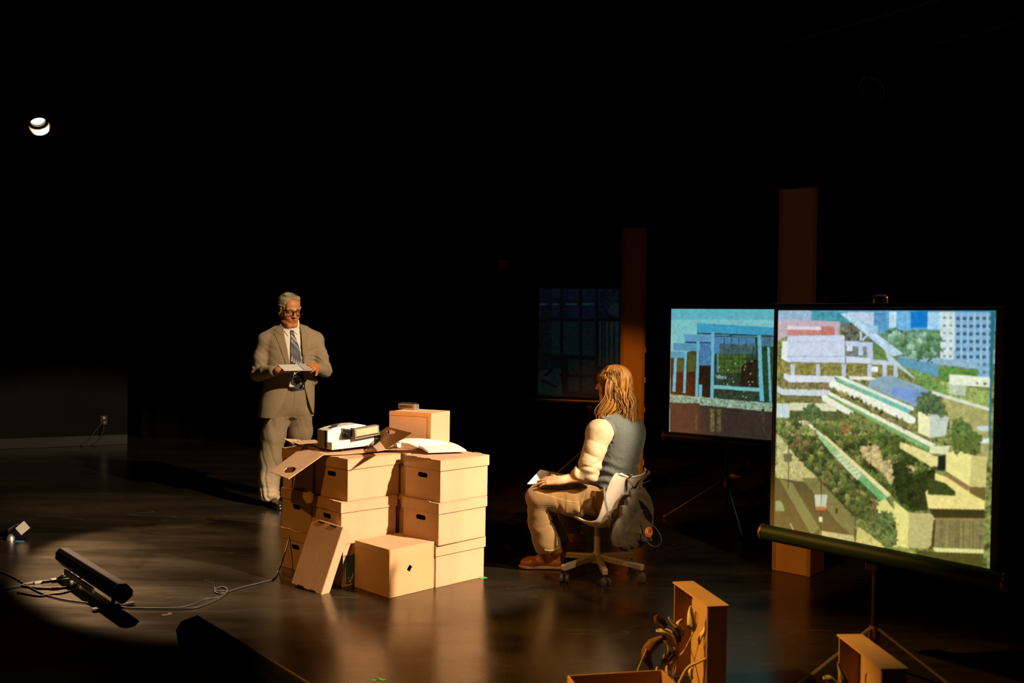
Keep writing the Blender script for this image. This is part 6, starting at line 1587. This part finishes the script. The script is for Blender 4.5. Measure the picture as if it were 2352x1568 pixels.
def lock(path, rad, shade, flat=.5):
    pts = smoothpath(path, 4); n = len(pts); rs = [rad * (.4 + .6 * min(1, i / n * 4)) * (1 - .8 * max(0, (i / n - .6) / .4) ** 1.5) for i in range(n)]
    k0 = len(lk.v); lk.tube([p - wroot.location for p in pts], rs, 5, flat=flat)
    for i in range(len(lk.v) - k0): f = shade * (.85 + .3 * ((i % 5) % 2)); lcol.append((.23 * f, .100 * f, .017 * f, 1))
SH = (.45, .6, .8, .95, 1.05, 1.2, 1.3)
for k in range(1000):
    az = rr.uniform(.95, 2 * math.pi - .98); sx_, cy_ = math.sin(az), math.cos(az); lay = rr.random()
    path = [WL(sx_ * .012, -.015 + cy_ * .015, .119)]
    for e_ in (28, 52, 78):
        t = math.radians(e_); path.append(WL(sx_ * (.085 + .003 * lay) * math.sin(t), -.020 + cy_ * (.101 + .003 * lay) * math.sin(t), .032 + (.088 + .002 * lay) * math.cos(t)))
    base = path[-1]; out = (WHR @ Vector((sx_, cy_ * 1.1, 0))).normalized(); tang = Vector((-out.y, out.x, 0)); back = WHR @ Vector((0, -1, 0))
    if cy_ > .35: drop = rr.uniform(.09, .17)
    elif cy_ > -.2: drop = rr.uniform(.12, .21)
    else: drop = rr.uniform(.18, .31)
    if 4.2 < az < 4.9: drop *= .72
    cl = int(az * 5.5 + (lay > .5)); ph = cl * 2.4; gather = ((az * 5.5) % 1 - .5) * .012
    for j in range(1, 8):
        s_ = j / 7; q = base + Vector((0, 0, -drop * s_))
        sp_ = .008 * math.sin(s_ * 2.4) + .030 * max(0, s_ - .5) * (.4 + lay) - .009 * math.exp(-((s_ - .55) / .25) ** 2) * (cy_ < .3) + .004 * lay
        if cy_ > .2: sp_ -= .012 * s_
        q = q + out * (sp_ + .009 * math.sin(s_ * 8.5 + ph) * min(1, s_ * 2)) + tang * (.010 * math.sin(s_ * 7 + ph * 1.3) * min(1, s_ * 2) - gather * s_)
        if cy_ < -.1: q += back * .030 * max(0, s_ - .45)
        path.append(q)
    lock(path, rr.uniform(.0022, .0045), rr.choice(SH))
for k in range(70):                                   # fringe over the brow
    a = -1.15 + 2.3 * k / 69 + rr.uniform(-.04, .04); sx_, cy_ = math.sin(a), math.cos(a); d_ = rr.uniform(-.003, .003)
    path = [WL(sx_ * .015, -.005, .118), WL(sx_ * .058, .050 * cy_ - .01, .108), WL(sx_ * .080, -.016 + (.104 + d_) * cy_, .064), WL(sx_ * .085, -.016 + (.121 + d_) * cy_, .034), WL(sx_ * .083, -.016 + (.110 + d_) * cy_, .010 + rr.uniform(-.008, .010) - .022 * abs(a))]
    lock(path, rr.uniform(.0035, .006), rr.choice(SH[2:]))
for k in range(110):                                  # near side locks curling forward onto the shoulder
    a = rr.random(); x0, y0 = 1390 + 38 * a, 898 + rr.uniform(-10, 10); dy = -.085 + rr.uniform(-.02, .01) + .02 * a; e_ = rr.uniform(-4, 4)
    path = [WL(-.055 - .03 * rr.random(), .015 - .09 * a, .095 - .05 * rr.random()), WL(-.088, .012 - .09 * a, .02 + .02 * rr.random()), w_(x0, y0, dy), w_(x0 + 1 + e_, y0 + 20, dy - .008), w_(x0 - 3 - 7 * (1 - a) + e_, y0 + 37, dy - .012), w_(x0 - 15 - 8 * rr.random() + e_, y0 + 47 + 8 * rr.random(), dy - .01), w_(x0 - 13 - 8 * rr.random() + e_, y0 + 60 + 8 * rr.random(), dy - .005)]
    lock(path, rr.uniform(.003, .0055), rr.choice(SH))
lk.build('hair_locks', whm, wroot, smooth='all', color=lcol)['kind'] = 'stuff'

# ================================================================== the chair, the backpack, the script on her lap
cc_ = Vector((.55, 6.18, 0)); fc = Vector((-.75, .66, 0)).normalized(); sc_ = Vector((.66, .75, 0)).normalized()
cyaw = math.atan2(fc.y, fc.x)
ch = thing('swivel_chair', cc_, 'white plastic swivel chair on a five armed wheeled base, under the seated person', 'chair', cyaw)
# local: x forward, y to the sitter's left (towards the camera side is +y?)
sgn = 1 if (Matrix.Rotation(cyaw, 3, 'Z') @ Vector((0, 1, 0))).dot(sc_) > 0 else -1
prof = [(.310, .362), (.298, .378), (.24, .384), (.14, .372), (.05, .342), (-.03, .318), (-.10, .316), (-.165, .340), (-.198, .40), (-.222, .49), (-.247, .57), (-.270, .625), (-.284, .644)]
prof = [Vector((x, 0, z)) for x, z in prof]; pp = smoothpath(prof, 4)
b = MB(); nU = 18; vs = []; n = len(pp)
for i, p in enumerate(pp):
    s = i / (n - 1); hw = .185 + .02 * math.sin(min(s * 2, 1) * math.pi) if s < .5 else .205 - .045 * (s - .5) * 2
    hw -= .030 * max(0, (s - .86) / .14) ** 2 + .02 * max(0, (.06 - s) / .06)
    t = (pp[min(i + 1, n - 1)] - pp[max(i - 1, 0)]).normalized(); nn_ = Vector((-t.z, 0, t.x)); nn_ = nn_ if (nn_.z > 0 or s > .5 and nn_.x > 0) else -nn_
    for j in range(nU + 1):
        u = -1 + 2 * j / nU; lift = .040 * abs(u) ** 4 * (1 if .08 < s < .97 else .6) + .012 * u * u
        vs.append(p + Vector((0, u * hw, 0)) + nn_ * lift)
fs = [(i * (nU + 1) + j, i * (nU + 1) + j + 1, (i + 1) * (nU + 1) + j + 1, (i + 1) * (nU + 1) + j) for i in range(n - 1) for j in range(nU)]
b.add(vs, fs); shell = b.build('seat_shell', mat('white_shell', (.52, .46, .37), .35, spec=.5), ch, smooth='all')
so = shell.modifiers.new('thick', 'SOLIDIFY'); so.thickness = .009; so.offset = -1; bv = shell.modifiers.new('soft', 'BEVEL'); bv.width = .003; bv.segments = 2; bv.limit_method = 'ANGLE'; bv.angle_limit = 1.0
chm = mat('grey_enamel', (.38, .33, .26), .35, metal=.3, spec=.5)
b = MB(); b.box((0, 0, .318), (.20, .17, .012)); b.box((.0, .0, .306), (.10, .08, .02)); b.build('seat_plate', M['blackmetal'], ch, bevel=.004)
b = MB(); b.lathe([(0, .11), (.026, .11), (.026, .13), (.021, .135), (.021, .31), (0, .31)], 20); b.build('column', chm, ch, smooth=40)
b = MB(); b.lathe([(0, .07), (.038, .07), (.040, .105), (.030, .125), (0, .127)], 24); b.build('hub', chm, ch, smooth=40)
for (x, y) in ((1280, 1305), (1400, 1328), (1494, 1304), (1432, 1275), (1303, 1273)):
    tip = local(ch, [G(x, y, .095)])[0]; d = Vector((tip.x, tip.y, 0)); L_ = d.length; d.normalize(); an = math.atan2(d.y, d.x); L_ = min(max(L_, .27), .33)
    R_ = Matrix.Rotation(an, 3, 'Z') @ Matrix.Rotation(math.radians(3), 3, 'Y')
    b = MB(); b.box(d * (L_ / 2 + .012) + Vector((0, 0, .097)), (L_ - .02, .034, .036), R_); lg = b.build('base_arm', chm, ch, bevel=.006)
    ca = an + .5; cd = Vector((math.cos(ca), math.sin(ca), 0)); sd_ = Vector((-cd.y, cd.x, 0)); c0 = d * (L_ - .02) + Vector((0, 0, .027)); 
    b = MB(); b.cyl(c0 + Vector((0, 0, .02)), c0 + Vector((0, 0, .062)), .006, 10)
    for q in (-1, 1):
        a_, e_ = c0 + cd * .012 + sd_ * q * .008, c0 + cd * .012 + sd_ * q * .026; b.tube([a_, a_.lerp(e_, .15), a_.lerp(e_, .85), e_], [.021, .0262, .0262, .020], 20)
    b.build('caster', M['caster'] if 'caster' in M else M.setdefault('caster', mat('caster_plastic', (.05, .042, .035), .4)), lg, smooth=40)
# ---- backpack hanging on the chair back
bc = P(1453, 1195, 5.93)
bag = thing('backpack', Vector((bc.x, bc.y, bc.z)), 'olive canvas backpack with a round red and orange badge, hanging on the chair back', 'backpack')
canvas = mat('olive_canvas', (.078, .062, .038), .85, var=.12, vscale=25, bump=.25, bscale=35, sheen=.1, spec=.2); strapm = mat('olive_webbing', (.085, .066, .040), .7)
def k_(x, y, dy=0.0): return P(x, y, 5.93 + dy)
S = Field((.52, 5.72, .20), (.93, 6.20, .66), .0042)
SIL = [(1442, 1124), (1455, 1117), (1481, 1121), (1494, 1140), (1503, 1170), (1503, 1201), (1499, 1228), (1499, 1242), (1480, 1251), (1463, 1258), (1443, 1266), (1421, 1263), (1403, 1252), (1401, 1231), (1409, 1201), (1425, 1167), (1440, 1142)]
X_, Y_, Z_3 = np.meshgrid(*S.ax, indexing='ij'); pw_ = np.stack([X_.ravel(), Y_.ravel(), Z_3.ravel()], 1); px_, py_ = to_px(pw_)
dp_ = polysd(px_, py_, SIL) / 384.0; bcen = np.array(k_(1453, 1195, -.005)); dn_ = np.abs((pw_ - bcen) @ np.array(fc)); hh_ = .040 + .030 * np.clip((1215 - py_) / -60 + .4, 0, 1); r_e = .038
q1_ = np.maximum(dp_ + r_e, 0); q2_ = np.maximum(dn_ - hh_ + r_e, 0); S.d = ((np.sqrt(q1_ ** 2 + q2_ ** 2) + np.minimum(np.maximum(dp_ + r_e, dn_ - hh_ + r_e), 0)) - r_e).reshape(S.d.shape).astype(np.float32)
S.cap(k_(1462, 1218, -.07), k_(1484, 1224, -.05), .036, .034, .015); S.cap(k_(1460, 1234, -.07), k_(1484, 1234, -.05), .026, .024, .015)
S.warp(crease((1, .3, .45), 17, 4, .009, 31), .025); S.warp(crease((.5, .1, 1), 30, 9, .0045, 32), .02)
bgo = S.build('body', canvas, bag)
gb = bvh_of([bgo])
# badge
badgem = mat('round_badge', (.8, .4, .15), .6, attr='col')
bcx, bcy = 1490.0, 1221.5
def badgecol(x, y):
    u, v = (x - bcx) / 9.2, (y - bcy) / 12.0; r = math.hypot(u, v); hx, hyy = (x - bcx - 2.4) / 4.6, (y - bcy + .5) / 5.6
    if (hx * hx + hyy * hyy - .55) ** 3 - hx * hx * (-hyy) ** 3 < 0 or math.hypot(hx, hyy) < .75:
        return srgb(235, 120, 80) if abs((hx + .35 * hyy * 1.3)) < .10 and hyy > -.6 else srgb(190, 20, 8)
    if r > .93: return srgb(238, 140, 70)
    if r > .52 and r < .88:
        a = math.degrees(math.atan2(v, u)) % 360; seg = (a % 24) < 11
        if seg and .62 < r < .82 and not (160 < a < 185) and not (0 < a < 30): return srgb(150, 50, 10)
    return srgb(245, 165, 85)
patch('badge', gb, [(bcx + 9.2 * math.cos(a), bcy + 12.0 * math.sin(a)) for a in np.linspace(0, 2 * math.pi, 25)[:-1]], badgemo if False else badgem, bag, .002, .003, .55, badgecol, 3)
patch('opening_shade', gb, [(1466, 1147), (1474, 1151), (1491, 1170), (1499, 1188), (1496, 1202), (1482, 1188), (1474, 1170)], M['black'], bag, .001, .002, 2)  # black patch put in for the shade inside the open bag
patch('loop_tab', gb, [(1468, 1212), (1474, 1210), (1474, 1227), (1467, 1225)], strapm, bag, .002, .002, 2)
for nm, pts, w in (('side_seam', [(1452, 1175), (1447, 1195), (1448, 1215)], 1.6), ('cross_strap', [(1475, 1170), (1462, 1185), (1447, 1205), (1437, 1222)], 7.0), ('pocket_edge', [(1450, 1243), (1462, 1248), (1478, 1249), (1496, 1243)], 2.4), ('cord', [(1473, 1205), (1472, 1225), (1471, 1248)], 1.6)):
    seam(nm, gb, pts, w, strapm if nm in ('cross_strap', 'pocket_edge', 'side_seam') else M['black'], bag, .001, .002, 2.5)
def strap(name, pts, w, mt=None, th=.28, parent=bag):
    pts = smoothpath([p - parent.location for p in pts], 6); b = MB(); vs = []; n = len(pts)
    for i, p in enumerate(pts):
        t = (pts[min(i + 1, n - 1)] - pts[max(i - 1, 0)]).normalized(); s_ = (sc_ - t * sc_.dot(t)); s_ = s_.normalized() if s_.length > .2 else t.cross(Vector((0, 0, 1))).normalized(); u = t.cross(s_) * .0012
        vs += [p - s_ * w + u, p + s_ * w + u, p + s_ * w - u, p - s_ * w - u]
    fs = [(4 * i + j, 4 * i + (j + 1) % 4, 4 * i + 4 + (j + 1) % 4, 4 * i + 4 + j) for i in range(n - 1) for j in range(4)] + [(3, 2, 1, 0), tuple(4 * n - 4 + j for j in range(4))]
    b.add(vs, fs); return b.build(name, mt or strapm, parent, smooth=50)
backtop = lambda s: cc_ - fc * .286 + sc_ * s + Vector((0, 0, .652))
strap('shoulder_strap', [cc_ - fc * .235 + sc_ * -.075 + Vector((0, 0, .57)), backtop(-.075) + fc * .012, backtop(-.072) - fc * .014, k_(1443, 1100, .0), k_(1455, 1116, .01)], .011)
strap('shoulder_strap', [cc_ - fc * .235 + sc_ * .11 + Vector((0, 0, .57)), backtop(.11) + fc * .012, backtop(.11) - fc * .014, k_(1474, 1103, .08), k_(1468, 1118, .03)], .011)
strap('carry_handle', [k_(1446, 1126, .0), k_(1457, 1117, -.02), k_(1475, 1110, -.02), k_(1493, 1104, .0)], .008)
strap('shoulder_strap', [k_(1388, 1118, -.01), k_(1390, 1150, -.04), k_(1397, 1180, -.06), k_(1402, 1205, -.06), k_(1404, 1225, -.05), k_(1412, 1240, -.03)], .010)
strap('loose_strap', [k_(1500, 1206, .0), k_(1512, 1220, -.02), k_(1519, 1238, -.03), k_(1515, 1251, -.03), k_(1500, 1254, -.04), k_(1486, 1243, -.06), k_(1478, 1225, -.09), k_(1477, 1208, -.09)], .0045)
b = MB(); b.cyl(k_(1454, 1117, -.02) - bag.location, k_(1454, 1117, -.028) - bag.location, .005, 12); b.build('snap', M['chrome'], bag)
# ---- pages and clipboard on the lap
cb = thing('script_pages', w_(1255, 1100, -.05), 'white printed pages on a dark clipboard resting on the lap of the seated person', 'papers')
q = [w_(1211, 1111, -.13), w_(1240, 1078.5, .12), w_(1312, 1092, .22), w_(1290, 1112, -.02)]
nrm = (q[1] - q[0]).cross(q[2] - q[1]).normalized(); nrm = nrm if nrm.z > 0 else -nrm
b = MB(); b.slab(local(cb, [p - nrm * .004 for p in (q[0] + (q[1] - q[0]) * .05, q[1] + (q[1] - q[0]) * .06, q[2] + (q[1] - q[0]) * .06, q[3])]), .003); b.build('clipboard', M['black'], cb)
b = MB(); b.slab(local(cb, q), .004); b.build('pages', M['paper'], cb, bevel=.001)
b = MB()
for k in range(12):
    s0 = .12 + k * .065
    f = lambda s, t: q[0].lerp(q[1], s).lerp(q[3].lerp(q[2], s), t) + nrm * .0024
    w0 = .15; w1 = .72 - .12 * ((k * 7) % 3)
    b.slab(local(cb, [f(s0, w0), f(s0 + .018, w0), f(s0 + .018, w1), f(s0, w1)]), .0004)
b.build('print_line', mat('print_ink', (.35, .33, .3), .8), cb)['kind'] = 'stuff'

# ------------------------------------------------------------------ every loose piece a part of its own
def split_pieces(names):
    for o in [o for o in list(COL.objects) if o.type == 'MESH' and o.name.split('.')[0] in names]:
        me = o.data; n = len(me.vertices); lab = list(range(n))
        def find(a):
            while lab[a] != a: lab[a] = lab[lab[a]]; a = lab[a]
            return a
        for e in me.edges:
            a, b_ = find(e.vertices[0]), find(e.vertices[1])
            if a != b_: lab[a] = b_
        grp = {}
        for p in me.polygons: grp.setdefault(find(p.vertices[0]), []).append(p)
        if len(grp) < 2: continue
        base = o.name.split('.')[0]
        for ps in grp.values():
            ids = sorted({i for p in ps for i in p.vertices}); mp = {i: k for k, i in enumerate(ids)}
            m2 = bpy.data.meshes.new(base); m2.from_pydata([me.vertices[i].co for i in ids], [], [[mp[i] for i in p.vertices] for p in ps])
            for mm in me.materials: m2.materials.append(mm)
            m2.polygons.foreach_set('material_index', [p.material_index for p in ps])
            q = bpy.data.objects.new(base, m2); COL.objects.link(q); q.parent = o.parent; q.location = o.location
            for k_2 in o.keys():
                if k_2 in ('label', 'kind'): q[k_2] = o[k_2]
            for md in o.modifiers:
                if md.type == 'BEVEL': b2 = q.modifiers.new('bevel', 'BEVEL'); b2.width = md.width; b2.segments = 2; b2.limit_method = 'ANGLE'
        bpy.data.objects.remove(o)
split_pieces({'lid_tab', 'slot', 'groove', 'rail', 'foot', 'vent_rib', 'white_brush_mark', 'tab', 'printed_figure', 'edge_tape', 'tape', 'plug', 'laces', 'button'})

# ------------------------------------------------------------------ someone sitting in the dark behind the near screen
def v_(x, y, Y): return P(x, y, Y)
dr = thing('person', G(1800, 1165), 'dim person sitting in the dark behind the screens, only a crossed lower leg showing', 'person')
S = Field((2.02, 8.05, .0), (3.05, 9.1, 1.30), .008)
kn, an_, hp_ = v_(1765, 1035, 8.55), v_(1714, 1074, 8.50), v_(1890, 1045, 8.70)
S.chain([hp_, kn], [.08, .055], .03); S.chain([kn, an_], [.05, .034], .02); S.cap(an_, v_(1696, 1085, 8.48), .034, .028, .02)
S.chain([hp_, v_(1890, 930, 8.72), v_(1888, 890, 8.72)], [.13, .15, .11], .05); S.ell(v_(1886, 845, 8.70), (.08, .095, .115), None, .03)
S.chain([hp_ + Vector((0, .14, 0)), v_(1770, 1050, 8.75), v_(1775, 1140, 8.75)], [.08, .055, .035], .03)
S.chain([v_(1870, 900, 8.6), v_(1850, 985, 8.55), v_(1815, 1020, 8.55)], [.05, .04, .03], .02)
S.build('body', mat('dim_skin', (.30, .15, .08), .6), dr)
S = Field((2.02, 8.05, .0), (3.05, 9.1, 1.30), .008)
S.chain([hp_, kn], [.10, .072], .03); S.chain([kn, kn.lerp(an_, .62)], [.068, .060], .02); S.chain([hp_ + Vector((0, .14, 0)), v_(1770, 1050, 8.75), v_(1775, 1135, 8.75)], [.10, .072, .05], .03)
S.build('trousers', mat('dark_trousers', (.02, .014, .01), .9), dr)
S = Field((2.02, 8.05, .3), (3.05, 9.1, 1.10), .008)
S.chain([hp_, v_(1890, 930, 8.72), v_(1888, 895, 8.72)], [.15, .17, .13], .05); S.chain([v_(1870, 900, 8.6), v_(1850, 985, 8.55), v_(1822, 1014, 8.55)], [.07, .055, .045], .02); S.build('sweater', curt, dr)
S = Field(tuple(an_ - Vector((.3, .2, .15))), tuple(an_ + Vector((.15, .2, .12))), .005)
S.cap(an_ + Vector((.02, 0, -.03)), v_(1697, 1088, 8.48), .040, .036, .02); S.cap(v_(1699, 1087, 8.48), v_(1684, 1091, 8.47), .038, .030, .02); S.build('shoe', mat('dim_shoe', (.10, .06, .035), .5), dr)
